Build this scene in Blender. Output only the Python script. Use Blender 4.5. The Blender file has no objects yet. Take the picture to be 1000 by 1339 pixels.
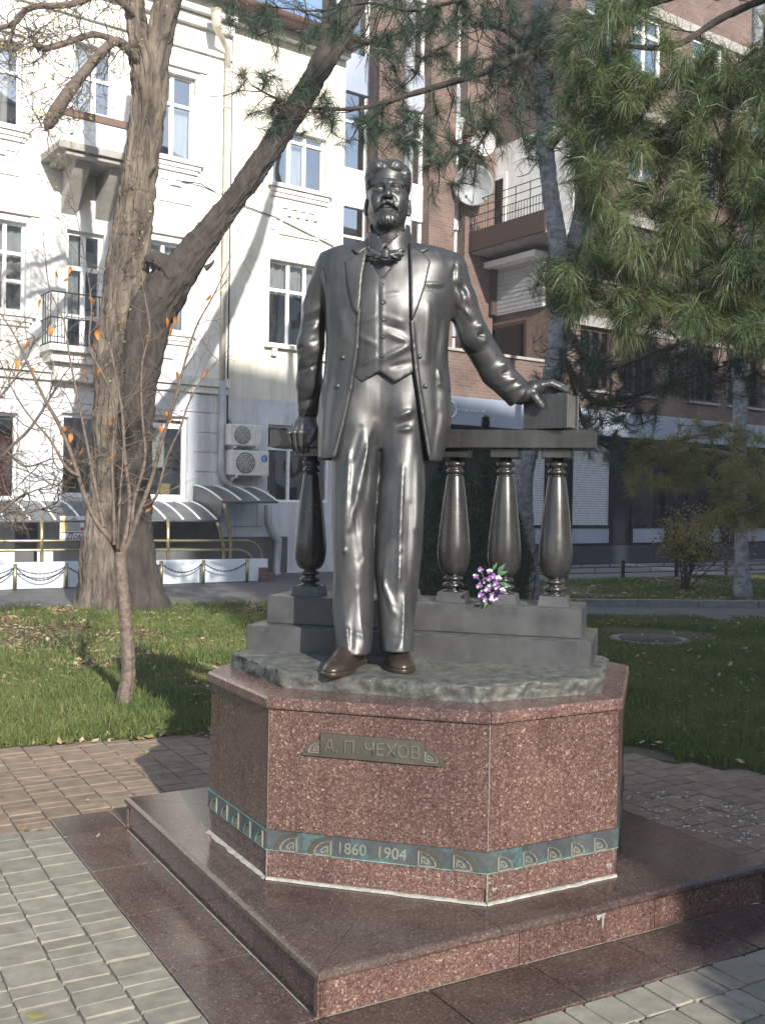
import bpy, bmesh, math, random
import numpy as np
from mathutils import Vector, Matrix
R = math.radians
rng = np.random.default_rng(7)
random.seed(7)
SC = bpy.context.scene
COL = SC.collection

# ------------------------------------------------------------------ camera
FPX, CXP, CYP = 1335.0, 500.0, 669.5        # focal length and centre of the 1000 x 1339 photograph
CAM_H = 1.6
PITCH, ROLL = R(0.58), R(1.03)
Wr, Wf, Wu = Vector((1, 0, 0)), Vector((0, 1, 0)), Vector((0, 0, 1))
cF = (Wf * math.cos(PITCH) - Wu * math.sin(PITCH)).normalized()
u0 = (Wu * math.cos(PITCH) + Wf * math.sin(PITCH)).normalized()
cR = Wr * math.cos(ROLL) + u0 * math.sin(ROLL)
cU = -Wr * math.sin(ROLL) + u0 * math.cos(ROLL)
C0 = Vector((0, 0, CAM_H))
cam_data = bpy.data.cameras.new('camera')
cam = bpy.data.objects.new('camera', cam_data)
COL.objects.link(cam)
cam_data.sensor_fit = 'VERTICAL'
cam_data.sensor_height = 36.0
cam_data.lens = 36.0 * FPX / 1339.0
cam_data.clip_start = 0.1
cam_data.clip_end = 2000
cam.matrix_world = Matrix(((cR.x, cU.x, -cF.x, C0.x), (cR.y, cU.y, -cF.y, C0.y), (cR.z, cU.z, -cF.z, C0.z), (0, 0, 0, 1)))
SC.camera = cam

# ------------------------------------------------------------------ world, sun, exposure
SUN_AZ, SUN_EL = R(22.5), R(23.5)             # azimuth measured from straight behind the viewer towards the right
to_sun = Vector((math.sin(SUN_AZ) * math.cos(SUN_EL), -math.cos(SUN_AZ) * math.cos(SUN_EL), math.sin(SUN_EL)))
world = bpy.data.worlds.new('World')
SC.world = world
world.use_nodes = True
wn = world.node_tree
wn.nodes.clear()
sky = wn.nodes.new('ShaderNodeTexSky')
sky.sky_type = 'NISHITA'
sky.sun_disc = False
sky.sun_elevation = SUN_EL
sky.sun_rotation = math.atan2(to_sun.x, to_sun.y)
bg = wn.nodes.new('ShaderNodeBackground')
bg.inputs['Strength'].default_value = 0.15
wo = wn.nodes.new('ShaderNodeOutputWorld')
wn.links.new(sky.outputs[0], bg.inputs[0])
wn.links.new(bg.outputs[0], wo.inputs[0])
sun_d = bpy.data.lights.new('sun', 'SUN')
sun_d.energy = 4.9
sun_d.angle = R(0.55)
sun_d.color = (1.0, 0.95, 0.87)
sun = bpy.data.objects.new('sun', sun_d)
COL.objects.link(sun)
sun.rotation_euler = to_sun.to_track_quat('Z', 'Y').to_euler()
SC.view_settings.view_transform = 'Standard'
SC.view_settings.look = 'None'
SC.view_settings.exposure = 0.86
SC.view_settings.gamma = 1.0
SC.view_settings.use_curve_mapping = False

# ------------------------------------------------------------------ photo measurements turned into places
def ray(px, py):
    return cF + cR * ((px - CXP) / FPX) + cU * ((CYP - py) / FPX)
def at(px, py, y):                              # the point at ground distance y seen at that spot
    d = ray(px, py)
    return C0 + d * (y / d.y)
def gnd(px, py, h=0.0):                         # the point at height h seen at that spot
    d = ray(px, py)
    return C0 + d * ((h - CAM_H) / d.z)
dR = Vector((0.8652, 0.5015, 0)); dL = Vector((-0.5015, 0.8652, 0))    # axes of the monument's base
dC = Vector((0.966, -0.257, 0)); nC = Vector((0.257, 0.966, 0))        # along its front chamfer, and away from the viewer
STE = Vector((math.sin(R(54.5)), math.cos(R(54.5)), 0))                # along the street's house fronts
STN = Vector((STE.y, -STE.x, 0))                                       # out of the house fronts
F0 = Vector((-2.28, 22.1, 0))
def fac(px, py, off=0.0):                       # (t, h) on the house-front plane
    d = ray(px, py)
    k = ((F0 + STN * off - C0).dot(STN)) / d.dot(STN)
    p = C0 + d * k
    return (p - F0).dot(STE), p.z
def FP(t, h, off=0.0):
    return F0 + STE * t + STN * off + Vector((0, 0, h))

# ------------------------------------------------------------------ building blocks
WL = {}
def new_mesh(name, verts, faces):
    me = bpy.data.meshes.new(name)
    me.from_pydata([tuple(v) for v in verts], [], [tuple(f) for f in faces])
    return me
def np_mesh(name, verts, faces, smooth=True):   # faces: (n,3) or (n,4) integer array
    me = bpy.data.meshes.new(name)
    verts = np.asarray(verts, np.float32); faces = np.asarray(faces, np.int32)
    n, k = faces.shape
    me.vertices.add(len(verts)); me.vertices.foreach_set('co', verts.ravel())
    me.loops.add(n * k); me.loops.foreach_set('vertex_index', faces.ravel())
    me.polygons.add(n)
    me.polygons.foreach_set('loop_start', np.arange(0, n * k, k, dtype=np.int32))
    me.polygons.foreach_set('loop_total', np.full(n, k, np.int32))
    me.polygons.foreach_set('use_smooth', np.full(n, smooth, bool))
    me.update(calc_edges=True)
    return me
def link(name, me, mat=None, parent=None, loc=None):
    o = bpy.data.objects.new(name, me)
    COL.objects.link(o)
    if me is not None and mat is not None and len(me.materials) == 0:
        for m in (mat if isinstance(mat, (list, tuple)) else [mat]):
            me.materials.append(m)
    if parent is not None:
        o.parent = parent
        WL[o.name] = WL[parent.name]
    else:
        WL[o.name] = Vector((0, 0, 0))
    if loc is not None:
        o.location = Vector(loc) - (WL[parent.name] if parent is not None else Vector((0, 0, 0)))
        WL[o.name] = Vector(loc)
    return o
def tag(o, label=None, cat=None, group=None, kind=None):
    if label: o['label'] = label
    if cat: o['category'] = cat
    if group: o['group'] = group
    if kind: o['kind'] = kind
    return o
def thing(name, loc, label, cat, group=None):
    o = bpy.data.objects.new(name, None)
    o.empty_display_size = 0.1
    COL.objects.link(o)
    o.location = loc
    WL[o.name] = Vector(loc)
    return tag(o, label, cat, group)

class MB:
    """collects shapes in world coordinates, builds one mesh object"""
    def __init__(s): s.v = []; s.f = []; s.sm = []; s.mi = []
    def add(s, verts, faces, smooth=False, mi=0):
        b = len(s.v)
        s.v += [tuple(v) for v in verts]
        s.f += [tuple(i + b for i in f) for f in faces]
        s.sm += [smooth] * len(faces); s.mi += [mi] * len(faces)
        return s
    def box(s, o, ax, ay, az, mi=0):            # corner o and three edge vectors
        o = Vector(o); ax, ay, az = Vector(ax), Vector(ay), Vector(az)
        vs = [o, o + ax, o + ax + ay, o + ay, o + az, o + ax + az, o + ax + ay + az, o + ay + az]
        fs = [(0, 3, 2, 1), (4, 5, 6, 7), (0, 1, 5, 4), (1, 2, 6, 5), (2, 3, 7, 6), (3, 0, 4, 7)]
        if ax.cross(ay).dot(az) < 0: fs = [f[::-1] for f in fs]
        return s.add(vs, fs, False, mi)
    def fbox(s, t0, t1, h0, h1, o0, o1, mi=0):  # box on the house front
        return s.box(FP(t0, h0, o0), STE * (t1 - t0), STN * (o1 - o0), Vector((0, 0, h1 - h0)), mi)
    def bbox(s, c, sx, sy, sz, ex=(1, 0, 0), ey=(0, 1, 0), ez=(0, 0, 1), bev=0.0, mi=0):   # centred box, edges bevelled
        ex, ey, ez = Vector(ex), Vector(ey), Vector(ez); c = Vector(c)
        if bev <= 0:
            return s.box(c - ex * sx / 2 - ey * sy / 2 - ez * sz / 2, ex * sx, ey * sy, ez * sz, mi)
        vs = []; idx = {}
        for a in (-1, 1):
            for b in (-1, 1):
                for d in (-1, 1):
                    for k in range(3):
                        m = [bev, bev, bev]; m[k] = 0
                        p = c + ex * a * (sx / 2 - m[0]) + ey * b * (sy / 2 - m[1]) + ez * d * (sz / 2 - m[2])
                        idx[(a, b, d, k)] = len(vs); vs.append(p)
        fs = []
        def q(l):
            fs.append(l)
        for sgn in (-1, 1):
            q([idx[(sgn, b, d, 0)] for b, d in ((-1, -1), (1, -1), (1, 1), (-1, 1))][::sgn])
            q([idx[(a, sgn, d, 1)] for a, d in ((-1, -1), (-1, 1), (1, 1), (1, -1))][::sgn])
            q([idx[(a, b, sgn, 2)] for a, b in ((-1, -1), (1, -1), (1, 1), (-1, 1))][::sgn])
        for a in (-1, 1):
            for b in (-1, 1):
                q([idx[(a, b, -1, 0)], idx[(a, b, 1, 0)], idx[(a, b, 1, 1)], idx[(a, b, -1, 1)]][::-a * b])
                q([idx[(a, -1, b, 0)], idx[(a, 1, b, 0)], idx[(a, 1, b, 2)], idx[(a, -1, b, 2)]][::a * b])
                q([idx[(-1, a, b, 1)], idx[(1, a, b, 1)], idx[(1, a, b, 2)], idx[(-1, a, b, 2)]][::-a * b])
        for a in (-1, 1):
            for b in (-1, 1):
                for d in (-1, 1):
                    q([idx[(a, b, d, 0)], idx[(a, b, d, 1)], idx[(a, b, d, 2)]][::a * b * d])
        return s.add(vs, fs, False, mi)
    def prism(s, pts, ext, mi=0, smooth=False):   # planar polygon (list of points) pushed along ext
        pts = [Vector(p) for p in pts]; ext = Vector(ext); n = len(pts)
        nrm = Vector((0, 0, 0))
        for i in range(n): nrm += pts[i].cross(pts[(i + 1) % n])
        if nrm.dot(ext) < 0: pts = pts[::-1]
        vs = pts + [p + ext for p in pts]
        fs = [tuple(range(n - 1, -1, -1)), tuple(range(n, 2 * n))]
        fs += [(i, (i + 1) % n, n + (i + 1) % n, n + i) for i in range(n)]
        return s.add(vs, fs, smooth, mi)
    def tube(s, pts, radii, n=8, caps=True, mi=0, smooth=True):
        pts = [Vector(p) for p in pts]; m = len(pts)
        if not hasattr(radii, '__len__'): radii = [radii] * m
        up = None; vs = []; fs = []
        for i in range(m):
            d = (pts[min(i + 1, m - 1)] - pts[max(i - 1, 0)])
            d = d.normalized() if d.length > 1e-9 else Vector((0, 0, 1))
            if up is None: up = d.orthogonal().normalized()
            else:
                up = up - d * up.dot(d)
                up = up.normalized() if up.length > 1e-6 else d.orthogonal().normalized()
            w = d.cross(up)
            for k in range(n):
                a = 2 * math.pi * k / n
                vs.append(pts[i] + (up * math.cos(a) + w * math.sin(a)) * radii[i])
        for i in range(m - 1):
            for k in range(n):
                k2 = (k + 1) % n
                fs.append((i * n + k, i * n + k2, (i + 1) * n + k2, (i + 1) * n + k))
        b = len(s.v)
        s.add(vs, fs, smooth, mi)
        if caps and n > 2:
            s.f += [tuple(b + k for k in range(n - 1, -1, -1)), tuple(b + (m - 1) * n + k for k in range(n))]
            s.sm += [False, False]; s.mi += [mi, mi]
        return s
    def lathe(s, c, prof, n=32, ax=(1, 0, 0), ay=(0, 1, 0), az=(0, 0, 1), mi=0, smooth=True):  # prof: (radius, height)
        c = Vector(c); ax, ay, az = Vector(ax), Vector(ay), Vector(az)
        vs = []; fs = []
        for r, h in prof:
            for k in range(n):
                a = 2 * math.pi * k / n
                vs.append(c + ax * (r * math.cos(a)) + ay * (r * math.sin(a)) + az * h)
        for i in range(len(prof) - 1):
            for k in range(n):
                k2 = (k + 1) % n
                fs.append((i * n + k, i * n + k2, (i + 1) * n + k2, (i + 1) * n + k))
        fs.append(tuple(range(n - 1, -1, -1))); fs.append(tuple((len(prof) - 1) * n + k for k in range(n)))
        return s.add(vs, fs, smooth, mi)
    def ball(s, c, rx, ry=None, rz=None, n=10, m=6, mi=0):
        ry = rx if ry is None else ry; rz = rx if rz is None else rz
        c = Vector(c); vs = [c + Vector((0, 0, rz))]; fs = []
        for i in range(1, m):
            th = math.pi * i / m
            for k in range(n):
                a = 2 * math.pi * k / n
                vs.append(c + Vector((rx * math.sin(th) * math.cos(a), ry * math.sin(th) * math.sin(a), rz * math.cos(th))))
        vs.append(c - Vector((0, 0, rz)))
        for k in range(n): fs.append((0, 1 + k, 1 + (k + 1) % n))
        for i in range(m - 2):
            for k in range(n):
                a = 1 + i * n + k; b = 1 + i * n + (k + 1) % n
                fs.append((a, a + n, b + n, b))
        L = len(vs) - 1
        for k in range(n): fs.append((L, L - n + (k + 1) % n, L - n + k))
        return s.add(vs, fs, True, mi)
    def mesh(s, name, origin=(0, 0, 0)):
        o = Vector(origin)
        me = new_mesh(name, [Vector(v) - o for v in s.v], s.f)
        me.polygons.foreach_set('use_smooth', s.sm)
        if any(s.mi): me.polygons.foreach_set('material_index', s.mi)
        return me
    def build(s, name, mat, parent=None, loc=None):
        org = WL[parent.name] if parent is not None else Vector((0, 0, 0))
        if loc is not None: org = Vector(loc)
        o = link(name, s.mesh(name, org), mat, parent, loc)
        return o

# ---- vectorised value noise
def _h(ix, iy, iz, seed):
    n = (ix * 374761393 + iy * 668265263 + iz * 2147483647 + seed * 974634777) & 0xffffffff
    n = ((n ^ (n >> 13)) * 1274126177) & 0xffffffff
    return ((n ^ (n >> 16)) & 0xffff).astype(np.float32) / 65535.0
def vnoise(x, y, z, seed=0):
    x, y, z = np.broadcast_arrays(np.asarray(x, np.float32), np.asarray(y, np.float32), np.asarray(z, np.float32))
    ix, iy, iz = np.floor(x).astype(np.int64), np.floor(y).astype(np.int64), np.floor(z).astype(np.int64)
    fx, fy, fz = x - ix, y - iy, z - iz
    fx, fy, fz = fx * fx * (3 - 2 * fx), fy * fy * (3 - 2 * fy), fz * fz * (3 - 2 * fz)
    r = 0
    for a in (0, 1):
        for b in (0, 1):
            for c in (0, 1):
                w = (fx if a else 1 - fx) * (fy if b else 1 - fy) * (fz if c else 1 - fz)
                r = r + w * _h(ix + a, iy + b, iz + c, seed)
    return r * 2 - 1

# ------------------------------------------------------------------ materials
def mat_base(name):
    m = bpy.data.materials.new(name); m.use_nodes = True
    nt = m.node_tree
    return m, nt, nt.nodes['Principled BSDF']
def N(nt, typ, **kw):
    n = nt.nodes.new(typ)
    for k, v in kw.items():
        if k in n.inputs: n.inputs[k].default_value = v
        else: setattr(n, k, v)
    return n
def ramp(nt, fac_out, stops):
    n = nt.nodes.new('ShaderNodeValToRGB')
    el = n.color_ramp.elements
    while len(el) < len(stops): el.new(0.5)
    for e, (p, c) in zip(el, stops):
        e.position = p; e.color = (c[0], c[1], c[2], 1)
    nt.links.new(fac_out, n.inputs[0])
    return n
def mix(nt, fac_s, a, b, blend='MIX'):
    n = nt.nodes.new('ShaderNodeMix'); n.data_type = 'RGBA'; n.blend_type = blend
    for sock, v in ((n.inputs[0], fac_s), (n.inputs[6], a), (n.inputs[7], b)):
        if hasattr(v, 'is_linked') or hasattr(v, 'node'): nt.links.new(v, sock)
        elif isinstance(v, (int, float)): sock.default_value = v
        else: sock.default_value = (v[0], v[1], v[2], 1)
    return n.outputs[2]
def coords(nt, kind='Object', scale=(1, 1, 1)):
    tc = nt.nodes.new('ShaderNodeTexCoord'); mp = nt.nodes.new('ShaderNodeMapping')
    mp.inputs['Scale'].default_value = scale
    if kind == 'World':
        g = nt.nodes.new('ShaderNodeNewGeometry'); nt.links.new(g.outputs['Position'], mp.inputs[0])
    else: nt.links.new(tc.outputs[kind], mp.inputs[0])
    return mp.outputs[0]
def bump(nt, bsdf, h, strength=0.3, dist=0.01):
    b = nt.nodes.new('ShaderNodeBump'); b.inputs['Strength'].default_value = strength; b.inputs['Distance'].default_value = dist
    nt.links.new(h, b.inputs['Height']); nt.links.new(b.outputs[0], bsdf.inputs['Normal'])
def noise_mat(name, c0, c1, scale=4.0, rough=0.7, metal=0.0, bstr=0.0, bscale=None, bdist=0.01, stretch=(1, 1, 1), rnd=0.0, spec=None, detail=6.0, kind='World', c2=None, grime=0.0):
    m, nt, b = mat_base(name)
    co = coords(nt, kind, stretch)
    n = N(nt, 'ShaderNodeTexNoise', Scale=scale, Detail=detail, Roughness=0.6)
    nt.links.new(co, n.inputs['Vector'])
    stops = [(0.32, c0), (0.68, c1)] if c2 is None else [(0.3, c0), (0.5, c1), (0.7, c2)]
    out = ramp(nt, n.outputs['Fac'], stops).outputs[0]
    if rnd > 0:
        oi = nt.nodes.new('ShaderNodeObjectInfo')
        hs = nt.nodes.new('ShaderNodeHueSaturation')
        mr = N(nt, 'ShaderNodeMapRange'); mr.inputs[3].default_value = 1 - rnd; mr.inputs[4].default_value = 1 + rnd
        nt.links.new(oi.outputs['Random'], mr.inputs[0]); nt.links.new(mr.outputs[0], hs.inputs['Value'])
        nt.links.new(out, hs.inputs['Color']); out = hs.outputs[0]
    if grime > 0:                                # dirty runs down the plaster and broad patched areas
        cg = coords(nt, kind, (1, 1, .10)); ng = N(nt, 'ShaderNodeTexNoise', Scale=2.6, Detail=8.0, Roughness=0.7); nt.links.new(cg, ng.inputs['Vector'])
        gg = ramp(nt, ng.outputs['Fac'], [(0.36, (1 - grime, 1 - grime * 1.06, 1 - grime * 1.15)), (0.56, (1, 1, 1))]).outputs[0]
        out = mix(nt, 1.0, out, gg, 'MULTIPLY')
        np_ = N(nt, 'ShaderNodeTexNoise', Scale=.55, Detail=9.0, Roughness=0.75); nt.links.new(coords(nt, kind), np_.inputs['Vector'])
        gp_ = ramp(nt, np_.outputs['Fac'], [(0.38, (1 - grime * .7, 1 - grime * .7, 1 - grime * .75)), (0.46, (1, 1, 1))]).outputs[0]
        out = mix(nt, 1.0, out, gp_, 'MULTIPLY')
    nt.links.new(out, b.inputs['Base Color'])
    b.inputs['Roughness'].default_value = rough; b.inputs['Metallic'].default_value = metal
    if spec is not None: b.inputs['Specular IOR Level'].default_value = spec
    if bstr > 0:
        n2 = N(nt, 'ShaderNodeTexNoise', Scale=bscale or scale * 4, Detail=5.0)
        nt.links.new(co, n2.inputs['Vector']); bump(nt, b, n2.outputs['Fac'], bstr, bdist)
    return m
def flat_mat(name, c, rough=0.5, metal=0.0):
    m, nt, b = mat_base(name)
    co = coords(nt, 'World')
    n = N(nt, 'ShaderNodeTexNoise', Scale=9.0, Detail=4.0); nt.links.new(co, n.inputs['Vector'])
    r = ramp(nt, n.outputs['Fac'], [(0.3, [x * 0.86 for x in c]), (0.7, [min(1, x * 1.1) for x in c])])
    nt.links.new(r.outputs[0], b.inputs['Base Color'])
    b.inputs['Roughness'].default_value = rough; b.inputs['Metallic'].default_value = metal
    return m

def granite(name, rough, light=1.0, dust=0.0):
    m, nt, b = mat_base(name)
    co = coords(nt, 'World')
    v = N(nt, 'ShaderNodeTexVoronoi', Scale=165.0); nt.links.new(co, v.inputs['Vector'])
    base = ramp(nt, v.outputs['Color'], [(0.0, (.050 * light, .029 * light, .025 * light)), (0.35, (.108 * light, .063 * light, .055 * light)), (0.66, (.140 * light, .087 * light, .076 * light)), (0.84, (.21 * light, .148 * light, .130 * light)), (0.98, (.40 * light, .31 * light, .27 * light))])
    n = N(nt, 'ShaderNodeTexNoise', Scale=330.0, Detail=2.0); nt.links.new(co, n.inputs['Vector'])
    g = ramp(nt, n.outputs['Fac'], [(0.35, (.55, .55, .55)), (0.65, (1.3, 1.25, 1.2))])
    c = mix(nt, 1.0, base.outputs[0], g.outputs[0], 'MULTIPLY')
    n2 = N(nt, 'ShaderNodeTexNoise', Scale=2.2, Detail=4.0); nt.links.new(co, n2.inputs['Vector'])
    g2 = ramp(nt, n2.outputs['Fac'], [(0.3, (.82, .82, .84)), (0.7, (1.12, 1.1, 1.06))])
    c = mix(nt, 1.0, c, g2.outputs[0], 'MULTIPLY')
    oi = nt.nodes.new('ShaderNodeObjectInfo'); mr = N(nt, 'ShaderNodeMapRange'); mr.inputs[3].default_value = .84; mr.inputs[4].default_value = 1.16
    hs = nt.nodes.new('ShaderNodeHueSaturation'); nt.links.new(oi.outputs['Random'], mr.inputs[0]); nt.links.new(mr.outputs[0], hs.inputs['Value']); nt.links.new(c, hs.inputs['Color']); c = hs.outputs[0]
    cs = coords(nt, 'World', (1, 1, .12)); n9 = N(nt, 'ShaderNodeTexNoise', Scale=9.0, Detail=7.0, Roughness=.65); nt.links.new(cs, n9.inputs['Vector'])
    g9 = ramp(nt, n9.outputs['Fac'], [(0.34, (.72, .72, .73)), (0.5, (1, 1, 1)), (0.72, (1.0, 1.0, 1.0)), (.86, (1.22, 1.22, 1.2))]); c = mix(nt, 1.0, c, g9.outputs[0], 'MULTIPLY')
    if dust > 0:
        n3 = N(nt, 'ShaderNodeTexNoise', Scale=3.1, Detail=7.0); nt.links.new(co, n3.inputs['Vector'])
        f = ramp(nt, n3.outputs['Fac'], [(0.35, (0, 0, 0)), (0.75, (dust, dust, dust))])
        c = mix(nt, f.outputs[0], c, (.30, .27, .22))
    nt.links.new(c, b.inputs['Base Color'])
    rr = N(nt, 'ShaderNodeMapRange'); rr.inputs[3].default_value = rough * 0.7; rr.inputs[4].default_value = rough * 1.5
    nt.links.new(n2.outputs['Fac'], rr.inputs[0]); nt.links.new(rr.outputs[0], b.inputs['Roughness'])
    return m
def bronze(name, c0, c1, r0, r1, patina=0.0, metal=0.5, *, pat_c=(.10, .22, .19), up=0.0, bst=0.1, bsc=60.0, streak=0.0):
    m, nt, b = mat_base(name)
    co = coords(nt, 'World')
    n = N(nt, 'ShaderNodeTexNoise', Scale=7.0, Detail=7.0, Roughness=0.62); nt.links.new(co, n.inputs['Vector'])
    c = ramp(nt, n.outputs['Fac'], [(0.3, c0), (0.7, c1)]).outputs[0]
    if streak > 0:                               # rain streaks and dull blotches in the patina
        cs = coords(nt, 'World', (1, 1, .09)); n6 = N(nt, 'ShaderNodeTexNoise', Scale=38.0, Detail=5.0); nt.links.new(cs, n6.inputs['Vector'])
        g6 = ramp(nt, n6.outputs['Fac'], [(0.35, (1 - .45 * streak,) * 3), (0.7, (1 + .5 * streak,) * 3)])
        c = mix(nt, 1.0, c, g6.outputs[0], 'MULTIPLY')
    mf = None
    if patina > 0:
        n2 = N(nt, 'ShaderNodeTexNoise', Scale=13.0, Detail=8.0, Roughness=0.7); nt.links.new(co, n2.inputs['Vector'])
        f = ramp(nt, n2.outputs['Fac'], [(0.62 - patina * 0.4, (0, 0, 0)), (0.80 - patina * 0.2, (1, 1, 1))]).outputs[0]
        c = mix(nt, f, c, pat_c)
        mf = f
    if up > 0:                                   # dust and verdigris lie on faces that look up
        g = nt.nodes.new('ShaderNodeNewGeometry'); sx = nt.nodes.new('ShaderNodeSeparateXYZ')
        nt.links.new(g.outputs['Normal'], sx.inputs[0])
        n4 = N(nt, 'ShaderNodeTexNoise', Scale=22.0, Detail=6.0); nt.links.new(co, n4.inputs['Vector'])
        mm = N(nt, 'ShaderNodeMath', operation='MULTIPLY'); nt.links.new(sx.outputs[2], mm.inputs[0]); nt.links.new(n4.outputs['Fac'], mm.inputs[1])
        f2 = ramp(nt, mm.outputs[0], [(0.34, (0, 0, 0)), (0.62, (up, up, up))]).outputs[0]
        c = mix(nt, f2, c, (.24, .25, .20))
    nt.links.new(c, b.inputs['Base Color'])
    rr = N(nt, 'ShaderNodeMapRange'); rr.inputs[3].default_value = r0; rr.inputs[4].default_value = r1
    nt.links.new(n.outputs['Fac'], rr.inputs[0]); nt.links.new(rr.outputs[0], b.inputs['Roughness'])
    if mf is not None:
        iv = N(nt, 'ShaderNodeMath', operation='MULTIPLY_ADD'); iv.inputs[1].default_value = -metal; iv.inputs[2].default_value = metal
        nt.links.new(mf, iv.inputs[0]); nt.links.new(iv.outputs[0], b.inputs['Metallic'])
    else: b.inputs['Metallic'].default_value = metal
    n5 = N(nt, 'ShaderNodeTexNoise', Scale=bsc, Detail=4.0); nt.links.new(co, n5.inputs['Vector'])
    bump(nt, b, n5.outputs['Fac'], bst, 0.004)
    return m
def glass_mat(name, tint=(.82, .86, .9), refl=0.42):
    m, nt, b = mat_base(name); nt.nodes.remove(b)
    out = nt.nodes['Material Output']
    tr = nt.nodes.new('ShaderNodeBsdfTransparent'); tr.inputs[0].default_value = (*tint, 1)
    gl = nt.nodes.new('ShaderNodeBsdfGlossy'); gl.inputs['Roughness'].default_value = 0.02
    n = N(nt, 'ShaderNodeTexNoise', Scale=1.3, Detail=1.0)
    co = coords(nt, 'World'); nt.links.new(co, n.inputs['Vector'])
    bp = nt.nodes.new('ShaderNodeBump'); bp.inputs['Strength'].default_value = 0.12; bp.inputs['Distance'].default_value = 0.05
    nt.links.new(n.outputs['Fac'], bp.inputs['Height']); nt.links.new(bp.outputs[0], gl.inputs['Normal'])
    fr = N(nt, 'ShaderNodeFresnel', IOR=1.5)
    ad = N(nt, 'ShaderNodeMath', operation='ADD'); ad.inputs[1].default_value = refl; nt.links.new(fr.outputs[0], ad.inputs[0])
    mx = nt.nodes.new('ShaderNodeMixShader')
    nt.links.new(ad.outputs[0], mx.inputs[0]); nt.links.new(tr.outputs[0], mx.inputs[1]); nt.links.new(gl.outputs[0], mx.inputs[2])
    nt.links.new(mx.outputs[0], out.inputs[0])
    return m
def leaf_mat(name, c0, c1, scale=3.0, trans=0.25, rough=0.5, c2=None):
    m, nt, b = mat_base(name)
    co = coords(nt, 'World')
    n = N(nt, 'ShaderNodeTexNoise', Scale=scale, Detail=3.0); nt.links.new(co, n.inputs['Vector'])
    wn_ = N(nt, 'ShaderNodeTexWhiteNoise'); 
    g = nt.nodes.new('ShaderNodeNewGeometry')
    ad = N(nt, 'ShaderNodeMath', operation='MULTIPLY_ADD'); ad.inputs[1].default_value = 0.45; 
    nt.links.new(g.outputs['Random Per Island'], ad.inputs[0]); 
    sb = N(nt, 'ShaderNodeMath', operation='SUBTRACT'); nt.links.new(n.outputs['Fac'], sb.inputs[0]); sb.inputs[1].default_value = 0.22
    nt.links.new(sb.outputs[0], ad.inputs[2])
    stops = [(0.3, c0), (0.7, c1)] if c2 is None else [(0.25, c0), (0.5, c1), (0.75, c2)]
    r = ramp(nt, ad.outputs[0], stops)
    nt.links.new(r.outputs[0], b.inputs['Base Color'])
    b.inputs['Roughness'].default_value = rough
    tl = nt.nodes.new('ShaderNodeBsdfTranslucent'); nt.links.new(r.outputs[0], tl.inputs[0])
    mx = nt.nodes.new('ShaderNodeMixShader'); mx.inputs[0].default_value = trans
    nt.links.new(b.outputs[0], mx.inputs[1]); nt.links.new(tl.outputs[0], mx.inputs[2])
    nt.links.new(mx.outputs[0], nt.nodes['Material Output'].inputs[0])
    return m
def brick_mat(name, c1, c2, mortar):
    m, nt, b = mat_base(name)
    # brick courses in street coordinates: along the front, or along the side wall
    g = nt.nodes.new('ShaderNodeNewGeometry')
    d1 = N(nt, 'ShaderNodeVectorMath', operation='DOT_PRODUCT'); d1.inputs[1].default_value = (STE.x + STN.x, STE.y + STN.y, 0)
    nt.links.new(g.outputs['Position'], d1.inputs[0])
    sx = nt.nodes.new('ShaderNodeSeparateXYZ'); nt.links.new(g.outputs['Position'], sx.inputs[0])
    cb = nt.nodes.new('ShaderNodeCombineXYZ'); nt.links.new(d1.outputs['Value'], cb.inputs[0]); nt.links.new(sx.outputs[2], cb.inputs[1])
    br = N(nt, 'ShaderNodeTexBrick', Scale=1.0)
    br.inputs['Color1'].default_value = (*c1, 1); br.inputs['Color2'].default_value = (*c2, 1); br.inputs['Mortar'].default_value = (*mortar, 1)
    br.inputs['Brick Width'].default_value = 0.26; br.inputs['Row Height'].default_value = 0.078
    br.inputs['Mortar Size'].default_value = 0.008; br.inputs['Bias'].default_value = -0.1
    nt.links.new(cb.outputs[0], br.inputs['Vector'])
    n = N(nt, 'ShaderNodeTexNoise', Scale=1.4, Detail=8.0); nt.links.new(g.outputs['Position'], n.inputs['Vector'])
    gr = ramp(nt, n.outputs['Fac'], [(0.3, (.72, .70, .70)), (0.7, (1.2, 1.16, 1.12))])
    c = mix(nt, 1.0, br.outputs['Color'], gr.outputs[0], 'MULTIPLY')
    nt.links.new(c, b.inputs['Base Color']); b.inputs['Roughness'].default_value = 0.85
    iv = N(nt, 'ShaderNodeMath', operation='SUBTRACT'); iv.inputs[0].default_value = 1.0; nt.links.new(br.outputs['Fac'], iv.inputs[1])
    bump(nt, b, iv.outputs[0], 0.8, 0.012)
    return m

M = {}
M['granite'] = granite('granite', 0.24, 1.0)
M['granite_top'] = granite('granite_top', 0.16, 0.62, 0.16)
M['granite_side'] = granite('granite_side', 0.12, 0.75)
M['statue'] = bronze('statue_bronze', (.039, .040, .0405), (.079, .079, .078), 0.31, 0.49, metal=.45, streak=.35, bst=0.10, bsc=30.0)
M['shoe'] = bronze('worn_bronze', (.046, .034, .027), (.085, .060, .045), 0.26, 0.40, metal=.5, bst=0.05)
M['baluster'] = bronze('baluster_bronze', (.044, .043, .042), (.080, .078, .074), 0.20, 0.33, metal=.6, streak=.3, bst=0.05)
M['step_bronze'] = bronze('step_bronze', (.046, .047, .049), (.088, .088, .088), 0.40, 0.58, 0.12, pat_c=(.075, .105, .10), metal=.35, up=0.5, bst=0.15)
M['slab_bronze'] = bronze('slab_bronze', (.050, .052, .050), (.125, .122, .105), 0.42, 0.7, 0.26, pat_c=(.15, .17, .14), metal=.3, up=0.42, bst=1.0, bsc=55.0)
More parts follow.
